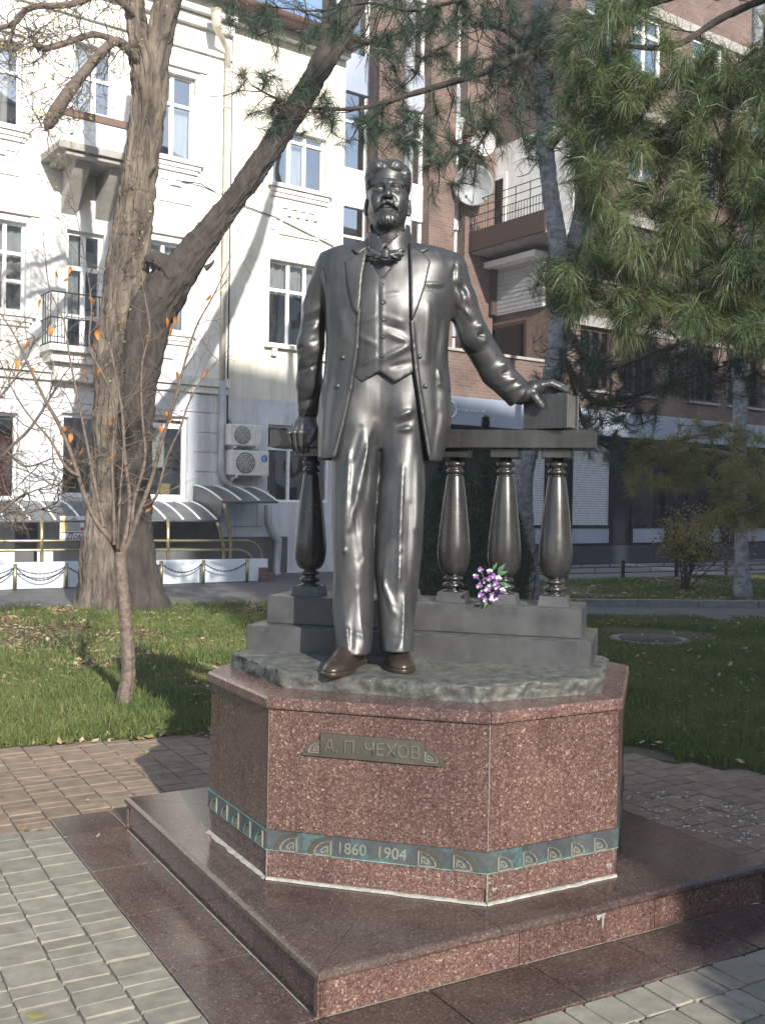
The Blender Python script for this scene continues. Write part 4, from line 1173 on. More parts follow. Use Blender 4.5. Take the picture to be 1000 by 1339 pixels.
# hollow inside and the open front
ct.loft(coat_rows[1:] if False else [(z, a, b, yc, hd) for z, a, b, yc, hd in coat_rows] + [(coat_rows[-1][0] - .06, coat_rows[-1][1], coat_rows[-1][2], coat_rows[-1][3], .154)], mode='s', n=2.5, grow=-.020)
opening = [PX(*q) for q in ((480, 300, 4.07), (536, 300, 4.07), (534.5, 322, 4.07), (536, 400, 4.07), (539, 440, 4.07), (543, 482, 4.07), (551.5, 540, 4.07), (561, 600, 4.07), (566, 640, 4.07),
                             (430, 640, 4.07), (436, 600, 4.07), (447, 556, 4.07), (458, 508, 4.07), (466, 458, 4.07), (469, 410, 4.07), (471, 380, 4.07), (478, 325, 4.07))]
ct.op((-.3, 3.9, 1.5), (.3, 4.24 + LEAN, 3.1), lambda X, Y, Z: np.maximum(poly_dist(X + 0 * Z, Z + 0 * X, opening), Y - 4.22 - LEAN), 's', .006)
# rolled edges down the fronts
def surf_y(px, py, rows=None, grow=0.0, n=2.5):  # where the sight line meets the coat's front
    T = np.array(sorted(rows or coat_rows), np.float32)
    y = 4.10 + lean_mid(py)
    for _ in range(8):
        p = at(px, py, y); z = np.array([p.z], np.float32)
        x0, x1, yc, hd = [float(sm_interp(z, T[:, 0], T[:, c])[0]) for c in (1, 2, 3, 4)]
        u = min(.999, abs((p.x - (x0 + x1) / 2) / ((x1 - x0) / 2 + grow)))
        y = yc - (hd + grow) * (1 - u ** n) ** (1 / n)
    return y
def on_coat(px, py, out=0.0):
    p = at(px, py, surf_y(px, py) - out); return (p.x, p.y, p.z)
for ln in (((469.5, 405), (466.5, 455), (458.5, 508), (447.5, 556), (437, 596)), ((538, 420), (541, 455), (543.5, 482), (552, 540), (561, 594))):
    for a, b in zip(ln[:-1], ln[1:]): ct.cone(on_coat(*a, -.004), on_coat(*b, -.004), .0085, .0085, .006)
# folds on the fronts, pocket flap, breast pocket
for (a, b, amp, sg) in (((573, 484), (575, 502), .010, .007), ((575, 503), (588, 511), .010, .007), ((570, 500), (571, 560), -.004, .014), ((580, 515), (584, 575), .008, .016), ((574, 540), (566, 590), -.005, .014),
                        ((556, 371), (580, 371.5), .006, .006), ((556, 378), (580, 378.5), -.004, .005), ((430, 500), (422, 590), .006, .018), ((440, 470), (428, 580), -.005, .018), ((440, 396), (452, 440), .005, .02), ((560, 400), (556, 470), .006, .02), ((578, 420), (570, 470), -.005, .016), ((424, 505), (423, 530), .009, .010)):
    ct.ridge(on_coat(*a), on_coat(*b), amp, sg)
# back collar standing round the neck
ct.loft(prof([(306, 479, 538, 4.25, .082), (316, 476, 541, 4.252, .092), (326, 470, 547, 4.255, .10)]), .006, n=2.2)
ct.loft(prof([(296, 485, 533, 4.245, .070), (316, 482, 536, 4.247, .080), (334, 478, 540, 4.25, .09)]), mode='s', n=2.2)
ct.op((-.2, 3.9, 2.5), (.2, 4.16 + LEAN, 3.2), lambda X, Y, Z: np.maximum(poly_dist(X + 0 * Z, Z + 0 * X, [PX(*q) for q in ((483, 290, 4.1), (533, 290, 4.1), (534.5, 320, 4.1), (537, 344, 4.1), (478, 344, 4.1), (479, 325, 4.1))]), Y - 4.2 - LEAN), 's', .004)
coat = sculpt('coat', ct, 'statue')
# lapels: raised leaves lying on the fronts
def leaf(name, pts, th, lift, parent, step=.0042, mat='statue', rows=None, rnd=.003, tilt=None):
    rows = rows or coat_rows
    Tn = np.array(sorted(rows), np.float32)
    ys = [surf_y(x, y) for x, y in pts]
    pg = [PX0(x, y, yy) for (x, y), yy in zip(pts, ys)]
    xs_, zs_ = [p[0] for p in pg], [p[1] for p in pg]
    fl = Field((min(xs_) - .02, min(ys) - .05, min(zs_) - .02), (max(xs_) + .02, max(ys) + .05, max(zs_) + .02), step)
    def fn(X, Y, Z):
        z = Z.ravel(); g = [sm_interp(z, Tn[:, 0], Tn[:, c])[None, None, :] for c in (1, 2, 3, 4)]
        cx, w, d = (g[0] + g[1]) / 2, (g[1] - g[0]) / 2, g[3]
        u = np.clip(np.abs((X - cx) / w), 0, .995)
        yf = g[2] - d * (1 - u ** 2.5) ** (1 / 2.5)
        pd = poly_dist(X + 0 * Z, Z + 0 * X, pg)
        sd = np.abs(Y - (yf - lift)) - th
        return np.maximum(sd, pd) + 0.0
    fl.op((-9, -9, -9), (9, 9, 9), fn, 'u')
    fl.f = fl.f
    return sculpt(name, fl, mat, parent, 1)
leaf('lapel', [(480, 322), (467, 333), (451, 342), (455, 378), (461, 403), (468.5, 414), (471, 398), (474, 360), (480, 330)], .007, .006, coat)
leaf('lapel', [(534.5, 318), (552, 330), (563, 342), (556, 374), (547, 402), (538, 424), (536.5, 398), (536, 350)], .007, .006, coat)
leaf('coat_collar', [(480, 319), (474, 320), (459, 326), (468, 334), (480, 326)], .008, .009, coat)
leaf('coat_collar', [(535, 317), (542, 317), (562, 326), (552, 332), (535, 322)], .008, .009, coat)
for (x, y) in ((448.5, 467.5), (441.5, 505), (548.5, 466), (556, 505)):
    p = on_coat(x, y, .000)
    MB().lathe(p, [(.0095, -.006), (.0105, .002), (.009, .006), (.005, .0075), (.001, .0075)], 12, (1, 0, 0), (0, 0, 1), (0, -1, 0)).build('button', M['statue'], coat)
# ------------------------------------------------ body: head, neck, trunk, limbs and hands in one skin
hx, hz0 = at(507, 248, 4.2 + LEAN).x, at(507, 248, 4.115 + LEAN).z
HY = 4.215 + LEAN
def Hh(x, y, z): return (hx + x, HY + y, hz0 + z)
LW = np.array(cL_); RW = np.array(cR_)
kz, kx = at(395, 568, 4.6).z, at(395, 568, 4.6).x
bx = at(707, 505, 4.47)
bd = Field((-.46, 3.94, .93), (.82, 4.76, 3.22), .0125,
           {0: [(hx - .125, hx + .125, .0027), (kx - .105, kx + .085, .0042), (.52, .78, .0042)],
            1: [(HY - .165, HY - .03, .0027), (HY - .03, HY + .15, .005), (4.34, 4.66, .0055)],
            2: [(hz0 - .175, hz0 + .16, .0027), (kz - .10, kz + .10, .0042), (bx.z - .09, bx.z + .06, .0042)]})
# hidden inside the clothes
bd.loft(prof([(330, 455, 562, 4.245, .08), (400, 445, 572, 4.23, .105), (470, 448, 562, 4.23, .10), (540, 446, 552, 4.225, .095)]), n=2.2)
bd.chain([P(470, 540, 4.22), P(463, 690, 4.205), P(463, 845, 4.215)], [.075, .06, .05], .02); bd.chain([P(526, 540, 4.22), P(521, 690, 4.215), P(519, 842, 4.22)], [.075, .06, .05], .02)
bd.chain([slL[0], slL[1], slL[2], slL[3], tuple(LW)], [.05, .04, .042, .04, .032], .02)
bd.chain([slR[0], slR[1], slR[2], slR[3], tuple(RW)], [.055, .045, .045, .042, .036], .02)
bd.cone(P(507, 340, 4.245), P(508, 285, 4.225), .07, .064, .03)                 # neck
bd.cone(P(507, 310, 4.225), P(507, 280, 4.21), .066, .062, .02)
# skull and face
bd.ell(Hh(0, .015, .040), (.091, .112, .100), .01)
bd.ell(Hh(0, -.028, -.045), (.079, .082, .088), .03)
bd.cone(Hh(0, -.070, -.108), Hh(0, -.066, -.116), .034, .030, .03)
for s in (-1, 1):
    bd.cone(Hh(s * .052, -.014, -.072), Hh(s * .022, -.062, -.116), .025, .025, .025)      # jaw
    bd.ell(Hh(s * .046, -.074, -.030), (.026, .022, .024), .018)                            # cheek bone
    bd.ell(Hh(s * .038, -.078, -.062), (.022, .02, .03), .02)
bd.ell(Hh(0, -.066, .075), (.062, .034, .045), .03)                             # forehead
for s in (-1, 1):
    bd.cone(Hh(s * .014, -.101, .028), Hh(s * .058, -.079, .030), .0135, .011, .014)        # brow
    bd.ell(Hh(s * .033, -.114, .008), (.024, .0185, .0135), .010, 's')                        # eye socket
    bd.ell(Hh(s * .033, -.0850, .006), (.0175, .0160, .0140), .003)                         # eyeball
    for a0, a1, zz0, rr in ((-1, 1, .0125, .0042), (-1, 1, -.0030, .0035)):
        pts = []
        for k in range(6):
            t = -1 + 2 * k / 5
            x = .033 + .0185 * t
            z = .006 + (.0095 if zz0 > 0 else -.0095) * (1 - t * t) + (.001 if zz0 > 0 else 0)
            y = -.0855 - .0158 * math.sqrt(max(.0, 1 - t * t * .75)) + .002
            pts.append(Hh(s * x, y, z))
        bd.chain(pts, [rr * .8] + [rr] * 4 + [rr * .8], .0022)
    bd.ell(Hh(s * .033, -.1035, .0065), (.0045, .004, .0045), .002, 's')                    # pupil
    bd.cone(Hh(s * .012, -.098, -.006), Hh(s * .030, -.094, -.022), .006, .005, .012)
bd.chain([Hh(0, -.100, .032), Hh(0, -.112, .008), Hh(0.001, -.130, -.024), Hh(0.001, -.133, -.031)], [.0095, .0100, .0135, .0135], .012)     # nose
for s in (-1, 1):
    bd.ell(Hh(s * .0145, -.118, -.032), (.0105, .013, .0095), .006)
    bd.ell(Hh(s * .008, -.122, -.0445), (.0045, .006, .005), .003, 's')
    bd.ridge(Hh(s * .024, -.106, -.030), Hh(s * .040, -.092, -.062), -.004, .008)          # laugh line
bd.cone(Hh(-.014, -.1005, -.082), Hh(.014, -.1005, -.082), .0070, .0070, .010)   # lower lip
bd.cone(Hh(-.020, -.108, -.0715), Hh(.020, -.108, -.0715), .006, .006, .006)
bd.ridge(Hh(-.024, -.106, -.0765), Hh(.024, -.106, -.0765), -.003, .0035)
bd.ridge(Hh(-.03, -.099, .058), Hh(.03, -.099, .058), .002, .012)
for s in (-1, 1):                               # ears
    bd.ell(Hh(s * .0905, .018, -.042), (.013, .022, .036), .006, rot=((1, 0, 0), (0, .96, .28), (0, -.28, .96)))
    bd.ell(Hh(s * .101, .012, -.036), (.008, .012, .022), .004, 's')
    bd.ell(Hh(s * .090, .004, -.071), (.009, .010, .012), .005)
# left hand: a loose fist over the rail, knuckles to the front
K = lambda x, y, d: np.array(P(x, y, d))
wr = K(402, 546, 4.57)
bd.chain([wr, K(397, 556, 4.575), K(392, 564, 4.57)], [.034, .040, .036], .02)
bd.chain([wr, K(404, 557, 4.56), K(400, 566, 4.555)], [.032, .034, .030], .02)
fing = [([(404, 552, 4.535), (400.5, 566, 4.515), (401, 580, 4.525), (402.5, 590, 4.545)], .0122),
        ([(397, 551, 4.545), (392.5, 566, 4.52), (393.5, 581, 4.53), (396.5, 591, 4.55)], .0126),
        ([(390, 553, 4.56), (385, 566, 4.535), (386.5, 580, 4.545), (390, 590, 4.56)], .0120),
        ([(384.5, 556, 4.58), (378.5, 567, 4.56), (380.5, 579, 4.565), (385, 588, 4.575)], .0108)]
for pts, r in fing: bd.chain([K(*p) for p in pts], [r * 1.15, r * 1.12, r, r * .85], .0016)
for pts, r in fing: bd.ell(K(*pts[1]) + np.array([0, -.003, .002]), (r * 1.12, r * 1.0, r * 1.12), .003)
bd.chain([K(407, 553, 4.54), K(411.5, 562, 4.51), K(408, 571, 4.50), K(405, 578, 4.50)], [.024, .0185, .0165, .0135], .008)    # thumb
# right hand: laid over the top edge of the book, thumb on its cover
wr = K(688, 515, 4.468)
bd.chain([tuple(RW), wr], [.036, .032], .01)
bd.chain([wr, K(697, 508, 4.47), K(708, 504.5, 4.475)], [.036, .034, .027], .018, flat=1.25)
bd.chain([wr, K(700, 507, 4.51), K(710, 504, 4.53)], [.032, .030, .025], .018)
for pts, r in (([(708, 503.5, 4.455), (720, 501.5, 4.452), (731, 506, 4.456), (741, 512, 4.462)], .0150),
               ([(709, 503, 4.485), (722, 500.5, 4.485), (734, 505, 4.488), (744, 511, 4.492)], .0152),
               ([(709, 503.5, 4.515), (721, 501.5, 4.517), (732, 506, 4.520), (741, 511.5, 4.522)], .0145),
               ([(708, 505, 4.543), (717, 504, 4.548), (726, 507, 4.552), (734, 511.5, 4.554)], .0130)):
    bd.chain([K(*p) for p in pts], [r * 1.1, r * 1.05, r * .95, r * .8], .003)
bd.chain([K(692, 513, 4.455), K(699, 519, 4.430), K(705, 527, 4.422), K(709, 532, 4.418)], [.026, .0185, .0158, .0130], .008)
body = sculpt('body', bd, 'statue')

# ------------------------------------------------ hair, beard, pince-nez
hr = Field(Hh(-.125, -.15, -.10), Hh(.125, .16, .18), .003)
hr.ell(Hh(0, .022, .052), (.098, .118, .097))
hr.ell(Hh(0, .055, -.01), (.090, .085, .085), .02)
face_cut = [(hx + x, hz0 + z) for x, z in ((-.064, .086), (-.030, .094), (-.004, .090), (.022, .098), (.062, .084), (.071, .05), (.074, .0), (.078, -.02), (.083, -.12), (-.083, -.12), (-.078, -.02), (-.074, .0), (-.071, .05))]
hr.op((-9, -9, -9), (9, HY + .004, 9), lambda X, Y, Z: np.maximum(poly_dist(X + 0 * Z, Z + 0 * X, face_cut), Y - (HY - .004)), 's', .008)
hr.op((-9, -9, -9), (9, 9, hz0 - .03), lambda X, Y, Z: np.maximum(Z - (hz0 - .042), (HY + .022) - Y) + 0 * X, 's', .01)
for s in (-1, 1):                               # thick locks swept up and back on both sides of the parting
    xo = -.007
    hr.ell(Hh(s * .032 + xo, -.056, .100), (.046, .052, .038), .018)
    hr.ell(Hh(s * .068, -.030, .072), (.030, .055, .050), .02)
    for (pts, amp) in ((((.012, -.104, .108), (.024, -.085, .138), (.050, -.03, .146)), -.0085), (((.030, -.102, .100), (.046, -.080, .122), (.074, -.02, .122)), -.0085), (((.050, -.090, .092), (.068, -.070, .098), (.092, -.01, .092)), -.0085), (((.066, -.072, .068), (.082, -.050, .066), (.098, .0, .056)), -.006),
                       (((.020, -.106, .104), (.034, -.084, .132), (.060, -.03, .136)), .003), (((.042, -.094, .096), (.058, -.074, .110), (.084, -.02, .106)), .003)):
        for p0_, p1_ in zip(pts[:-1], pts[1:]): hr.ridge(Hh(s * p0_[0] + xo, *p0_[1:]), Hh(s * p1_[0] + xo, *p1_[1:]), amp, .0055)
hr.ridge(Hh(-.007, -.10, .112), Hh(-.008, -.02, .150), -.008, .006)
q = np.abs(hr.f) < .02
I = np.nonzero(q); xx, yy, zz = hr.ax[0][I[0]] - hx, hr.ax[1][I[1]] - HY, hr.ax[2][I[2]] - hz0
ph = np.arctan2(xx + .007, zz - .015)
hr.f[I] += .0006 * np.sin(ph * 44 + 5 * vnoise(xx * 16, yy * 10, zz * 16, 5)) * np.clip((yy + .100) * 30, 0, 1) + .0012 * vnoise(xx * 130 + zz * 60, yy * 22, zz * 90 - xx * 60, 6) + .0012 * vnoise(xx * 60, yy * 14, zz * 60, 8)
sculpt('hair', hr, 'statue', body)
br = Field(Hh(-.07, -.16, -.19), Hh(.07, .0, -.03), .0027)
for s in (-1, 1):
    br.chain([Hh(s * .002, -.124, -.052), Hh(s * .018, -.121, -.060), Hh(s * .036, -.107, -.073), Hh(s * .049, -.090, -.089)], [.0052, .0074, .0060, .0032], .008)
br.ell(Hh(0, -.094, -.117), (.037, .029, .025), .008)
br.ell(Hh(0, -.098, -.132), (.031, .024, .022), .012)
br.ell(Hh(0, -.104, -.099), (.010, .010, .013), .006)
for s in (-1, 1): br.chain([Hh(s * .042, -.084, -.098), Hh(s * .030, -.092, -.124)], [.008, .012], .008)
q = np.abs(br.f) < .015
I = np.nonzero(q); xx, yy, zz = br.ax[0][I[0]] - hx, br.ax[1][I[1]] - HY, br.ax[2][I[2]] - hz0
br.f[I] += .0030 * vnoise(xx * 190, yy * 150, zz * 48, 3)
sculpt('beard', br, 'statue', body)
gm = MB()
for s in (-1, 1):
    pts = [Hh(.033 * s + .0225 * math.cos(a), -.112 + .10 * abs(.033 + .0225 * math.cos(a) * s) , .005 + .0165 * math.sin(a)) for a in np.linspace(0, 2 * math.pi, 25)]
    gm.tube(pts, .0016, 5)
gm.tube([Hh(-.0105, -.1115, .008), Hh(-.006, -.119, .016), Hh(.006, -.119, .016), Hh(.0105, -.1115, .008)], .0018, 5)
gm.build('pince_nez', M['statue'], body)

# ------------------------------------------------ shoes
def shoe(toe, heel, w, name='shoe'):
    t = np.array(toe); h = np.array(heel); d = (t - h); L = np.linalg.norm(d[:2]); e = np.array([d[0], d[1], 0]) / L; sd = np.array([-e[1], e[0], 0])
    g = h[2]
    f = Field(np.minimum(t, h) - .09, np.maximum(t, h) + np.array([.09, .09, .16]), .0045)
    pt = lambda s, z: tuple(h + e * s * L + np.array([0, 0, z]))
    Re = ((sd[0], sd[1], 0), (e[0], e[1], 0), (0, 0, 1))
    f.ell(pt(.76, .022), (w * .5, L * .26, .042), rot=Re)
    f.ell(pt(.50, .040), (w * .46, L * .28, .060), .03, rot=Re)
    f.ell(pt(.16, .045), (w * .40, L * .20, .066), .03, rot=Re)
    f.cone(pt(.20, .07), pt(.24, .15), w * .40, w * .40, .02)
    f.ridge(pt(.60, .075), pt(.42, .11), .006, .012)
    f.op((-9, -9, -9), (9, 9, 9), lambda X, Y, Z: (g + .018) - Z + 0 * X + 0 * Y, 'i')
    o = sculpt(name, f, 'shoe')
    f2 = Field(np.minimum(t, h) - .09, np.maximum(t, h) + np.array([.09, .09, .06]), .0045)
    f2.ell(pt(.72, .012), (w * .56, L * .315, .05), rot=Re); f2.ell(pt(.42, .012), (w * .42, L * .35, .05), .02, rot=Re); f2.ell(pt(.14, .012), (w * .43, L * .19, .05), .02, rot=Re)
    f2.op((-9, -9, -9), (9, 9, 9), lambda X, Y, Z: np.maximum((g + .000) - Z, Z - (g + .021)) + 0 * X + 0 * Y, 'i')
    sculpt('sole', f2, 'shoe', o)
SL = 0.913
shoe(tuple(gnd(432, 886, SL)), tuple(gnd(470, 868, SL) + Vector((0, .06, 0))), .112)
shoe(tuple(gnd(527, 881.5, SL)), tuple(gnd(516, 869, SL) + Vector((0, .08, 0))), .112)
# ================================================================== rough bronze slab, steps, balusters, rail
slab = thing('bronze_slab', PC + Vector((0, 0, .851)), 'rough greenish bronze slab shaped like rock between the statue\'s shoes and the granite cap', 'slab')
so = [Vector((x, y, 0)) for x, y in ((-.387, 4.07), (.367, 3.826), (.886, 4.075), (1.03, 4.62), (.76, 5.10), (-.04, 5.28), (-.50, 5.05), (-.657, 4.53))]
# trim its back
def slab_mesh():
    top = []; n = 0
    m = MB(); rings = []
    segs = 46
    outer = []
    for i in range(8):
        a, b = so[i], so[(i + 1) % 8]
        for k in range(segs): outer.append(a + (b - a) * (k / segs))
    nn = len(outer)
    def jit(p, z, amp, sd): 
        w = float(vnoise(p.x * 55, p.y * 55, z * 60, sd)) * amp * .7 + float(vnoise(p.x * 15, p.y * 15, z * 24, sd + 1)) * amp * .8
        return w
    ring_def = [(0.0, .851, .004), (0.002, .858, .012), (.000, .868, .016), (.002, .878, .016), (.000, .888, .016), (.001, .898, .015), (.002, .907, .012), (.004, .913, .008), (.014, .914, .002), (.05, .914, .002), (.10, .914, .002), (.2, .914, .0015), (.35, .914, .001), (.5, .914, .001), (.62, .914, .001)]
    vs = []; fs = []
    cx = Vector((.20, 4.56, 0))
    for (ins, z, amp) in ring_def:
        for p in outer:
            d = (cx - p).normalized()
            q = p + d * ins
            j = jit(q, z, amp, 11)
            zz_ = z + (float(vnoise(q.x * 26, q.y * 26, 0, 4)) * .0035 + float(vnoise(q.x * 70, q.y * 70, 0, 6)) * .0018 if z > .91 else 0)
            vs.append(q + d * (j if z < .912 else 0) + Vector((0, 0, zz_)))
    R_ = len(ring_def)
    for r in range(R_ - 1):
        for k in range(nn):
            k2 = (k + 1) % nn
            fs.append((r * nn + k, r * nn + k2, (r + 1) * nn + k2, (r + 1) * nn + k))
    c = len(vs); vs.append(cx + Vector((0, 0, .914)) if False else Vector((cx.x, cx.y, .914)))
    for k in range(nn): fs.append(((R_ - 1) * nn + k, (R_ - 1) * nn + (k + 1) % nn, c))
    m.add([(v.x, v.y, v.z - .0) for v in vs], fs, True)
    return m
for o_ in [0]:
    m_ = slab_mesh()
    # ring points hold absolute heights
    for i, v in enumerate(m_.v): m_.v[i] = (v[0], v[1], v[2])
    m_.build('rock_plate', M['slab_bronze'], slab)
BC = Vector((0.165, 4.585, 0))                  # middle of the balustrade's front foot line
bal = thing('balustrade', BC + nC * .2 + Vector((0, 0, .914)), 'bronze balustrade of turned balusters on two steps standing behind the statue', 'balustrade')
def bar(s0, s1, d0, d1, z0, z1, name, mat, parent, bev=.004):
    c = BC + dC * ((s0 + s1) / 2) + nC * ((d0 + d1) / 2) + Vector((0, 0, (z0 + z1) / 2))
    return MB().bbox(c, s1 - s0, d1 - d0, z1 - z0, dC, nC, Vector((0, 0, 1)), bev).build(name, mat, parent)
bar(-.775, .775, -.115, .42, .906, 1.024, 'step', M['step_bronze'], bal, .004)
bar(-.715, .725, -.015, .34, 1.0245, 1.152, 'step', M['step_bronze'], bal, .004)
ZT = at(768, 562, 4.44).z; ZU = at(700, 586, 4.45).z
bar(-.725, .765, .015, .205, ZU, ZT, 'rail', M['baluster'], bal, .004)
prof_b = [(.050, 0), (.052, .004), (.030, .010), (.028, .013), (.046, .020), (.049, .027), (.046, .034), (.027, .040), (.027, .044), (.042, .050), (.045, .056), (.042, .062), (.030, .066), (.029, .070),
          (.047, .075), (.060, .088), (.0695, .114), (.0745, .145), (.0755, .170), (.0742, .195), (.0695, .245), (.0632, .300), (.0565, .360), (.0488, .415), (.0420, .460), (.0385, .480), (.0375, .486), (.027, .488), (.027, .492),
          (.038, .497), (.041, .503), (.038, .510), (.029, .516), (.029, .520), (.040, .527), (.043, .534), (.040, .542), (.027, .547), (.027, .560)]
zb0 = 1.152 + .045; zc = ZU - .040
for i, s in enumerate((-.55, -.32, -.09, .14, .37, .598)):
    c = BC + dC * s + nC * .11
    b = MB().lathe(c + Vector((0, 0, zb0)), [(r, h * (zc - zb0) / .560) for r, h in prof_b], 40).build('baluster', M['baluster'], bal)
    foot = MB(); e0, e1 = dC, nC
    lo = [c + e0 * (a * .068) + e1 * (d * .068) + Vector((0, 0, 1.1525)) for a, d in ((-1, -1), (1, -1), (1, 1), (-1, 1))]
    hi = [c + e0 * (a * .060) + e1 * (d * .060) + Vector((0, 0, zb0)) for a, d in ((-1, -1), (1, -1), (1, 1), (-1, 1))]
    foot.add(lo + hi, [(4, 5, 6, 7), (3, 2, 1, 0)] + [(k, (k + 1) % 4, 4 + (k + 1) % 4, 4 + k) for k in range(4)]).build('foot_block', M['step_bronze'], b)
    MB().bbox(c + Vector((0, 0, (zc + ZU) / 2 - .0005)), .128, .128, ZU - zc, dC, nC, Vector((0, 0, 1)), .003).build('cap_block', M['baluster'], b)
# ------------------------------------------------ the book under the right hand
bL, bR_, bS = at(684, 536, 4.50), at(742, 536, 4.385), at(757, 536, 4.50)
ex = Vector((bR_.x - bL.x, bR_.y - bL.y, 0)); wid = ex.length; ex.normalize(); ey = Vector((-ex.y, ex.x, 0))
z0, z1 = ZT + .001, at(720, 514.5, 4.42).z
book = thing('book', Vector((bL.x, bL.y, z0)), 'thick closed bronze book standing on the rail under the statue\'s hand', 'book')
o_ = Vector((bL.x, bL.y, z0)); th = .125
MB().bbox(o_ + ex * wid / 2 + ey * .006 + Vector((0, 0, (z1 - z0) / 2)), wid, .011, z1 - z0, ex, ey, (0, 0, 1), .003).build('cover', M['statue'], book)
MB().bbox(o_ + ex * wid / 2 + ey * (th - .006) + Vector((0, 0, (z1 - z0) / 2)), wid, .011, z1 - z0, ex, ey, (0, 0, 1), .003).build('cover', M['statue'], book)
MB().bbox(o_ + ex * (wid / 2 - .004) + ey * (th / 2) + Vector((0, 0, (z1 - z0) / 2)), wid - .016, th - .024, z1 - z0 - .012, ex, ey, (0, 0, 1), .002).build('pages', M['page'], book)
MB().bbox(o_ + ex * .004 + ey * th / 2 + Vector((0, 0, (z1 - z0) / 2)), .014, th, z1 - z0 - .001, ex, ey, (0, 0, 1), .005).build('spine', M['statue'], book)
# ------------------------------------------------ the posy in front of the third baluster
fc = BC + dC * .335 + nC * .02 + Vector((0, 0, 1.153))
posy = thing('flower_posy', fc, 'small posy of purple and white pansies lying against a baluster foot', 'flowers')
r_ = random.Random(3)
st = MB()
heads = [(628, 745, 0), (640, 747, 1), (622, 753, 1), (645, 754, 0), (634, 760, 0), (652, 757, 1), (626, 766, 0), (641, 767, 1), (650, 768, 0), (657, 772, 1), (632, 774, 1), (644, 778, 0), (634, 784, 0), (651, 781, 0), (640, 757, 0), (648, 763, 0), (637, 770, 0), (643, 785, 1), (628, 778, 0)]
for (x, y, w) in heads:
    p = at(x, y, 4.46 + r_.uniform(-.03, .03))
    st.tube([fc + Vector((0, .02, .01)), (fc + p) / 2 + Vector((r_.uniform(-.01, .01), .01, .01)), p + Vector((0, .004, 0))], .0015, 4)
    m = MB(); nrm = Vector((r_.uniform(-.5, .5), -1, r_.uniform(-.2, .6))).normalized(); a0 = nrm.orthogonal().normalized(); a1 = nrm.cross(a0)
    for k in range(5):
        an = k * 2 * math.pi / 5 + r_.uniform(-.2, .2); d = a0 * math.cos(an) + a1 * math.sin(an); sd = nrm.cross(d)
        L_ = r_.uniform(.011, .0155)
        m.add([p, p + d * L_ * .5 - sd * L_ * .5 + nrm * .003, p + d * L_ - sd * L_ * .3 + nrm * .001, p + d * L_ * 1.1 + nrm * -.001, p + d * L_ + sd * L_ * .3 + nrm * .001, p + d * L_ * .5 + sd * L_ * .5 + nrm * .003], [(0, 1, 2, 3, 4, 5)], False, 1 if (w and k > 1) or (not w and k == 0) else 0)
    m.ball(p + nrm * .003, .003, n=6, m=4, mi=2)
    m.build('blossom', [M['purple'], M['petal'], M['eye_yellow']], posy)
st.build('stem', M['flowerleaf'], posy)
for (x, y, dx, dz) in ((655, 750, .03, .012), (658, 764, .035, -.01), (636, 788, -.012, -.022), (646, 742, .012, .024), (630, 786, -.02, -.014), (654, 745, .022, .03)):
    p = at(x, y, 4.47); d = Vector((dx, -.004, dz)); s = Vector((-d.z, -.006, d.x)) * .45
    MB().add([p - d * .6, p - s * .7, p + d * .3 - s * .5 + Vector((0, -.004, 0)), p + d, p + d * .3 + s * .5, p + s * .7], [(0, 1, 2, 5), (5, 2, 4), (2, 3, 4)]).build('leaf', M['flowerleaf'], posy)
# ================================================================== houses
def wall_front(name, parent, mat, t0, t1, h0, h1, off, openings, depth=.22):
    """house front with real openings and their reveals"""
    ts = sorted(set([t0, t1] + [v for o in openings for v in o[:2] if t0 < v < t1]))
    hs = sorted(set([h0, h1] + [v for o in openings for v in o[2:4] if h0 < v < h1]))
    m = MB()
    for a, b in zip(ts[:-1], ts[1:]):
        for c, d in zip(hs[:-1], hs[1:]):
            tc, hc = (a + b) / 2, (c + d) / 2
            if any(o[0] < tc < o[1] and o[2] < hc < o[3] for o in openings): continue
            m.add([FP(a, c, off), FP(b, c, off), FP(b, d, off), FP(a, d, off)], [(0, 1, 2, 3)])
    for o in openings:
        a, b, c, d = o[:4]
        for p, q in (((a, c), (a, d)), ((a, d), (b, d)), ((b, d), (b, c)), ((b, c), (a, c))):
            m.add([FP(*p, off), FP(*q, off), FP(*q, off - depth), FP(*p, off - depth)], [(0, 1, 2, 3)])
    return m.build(name, mat, parent)
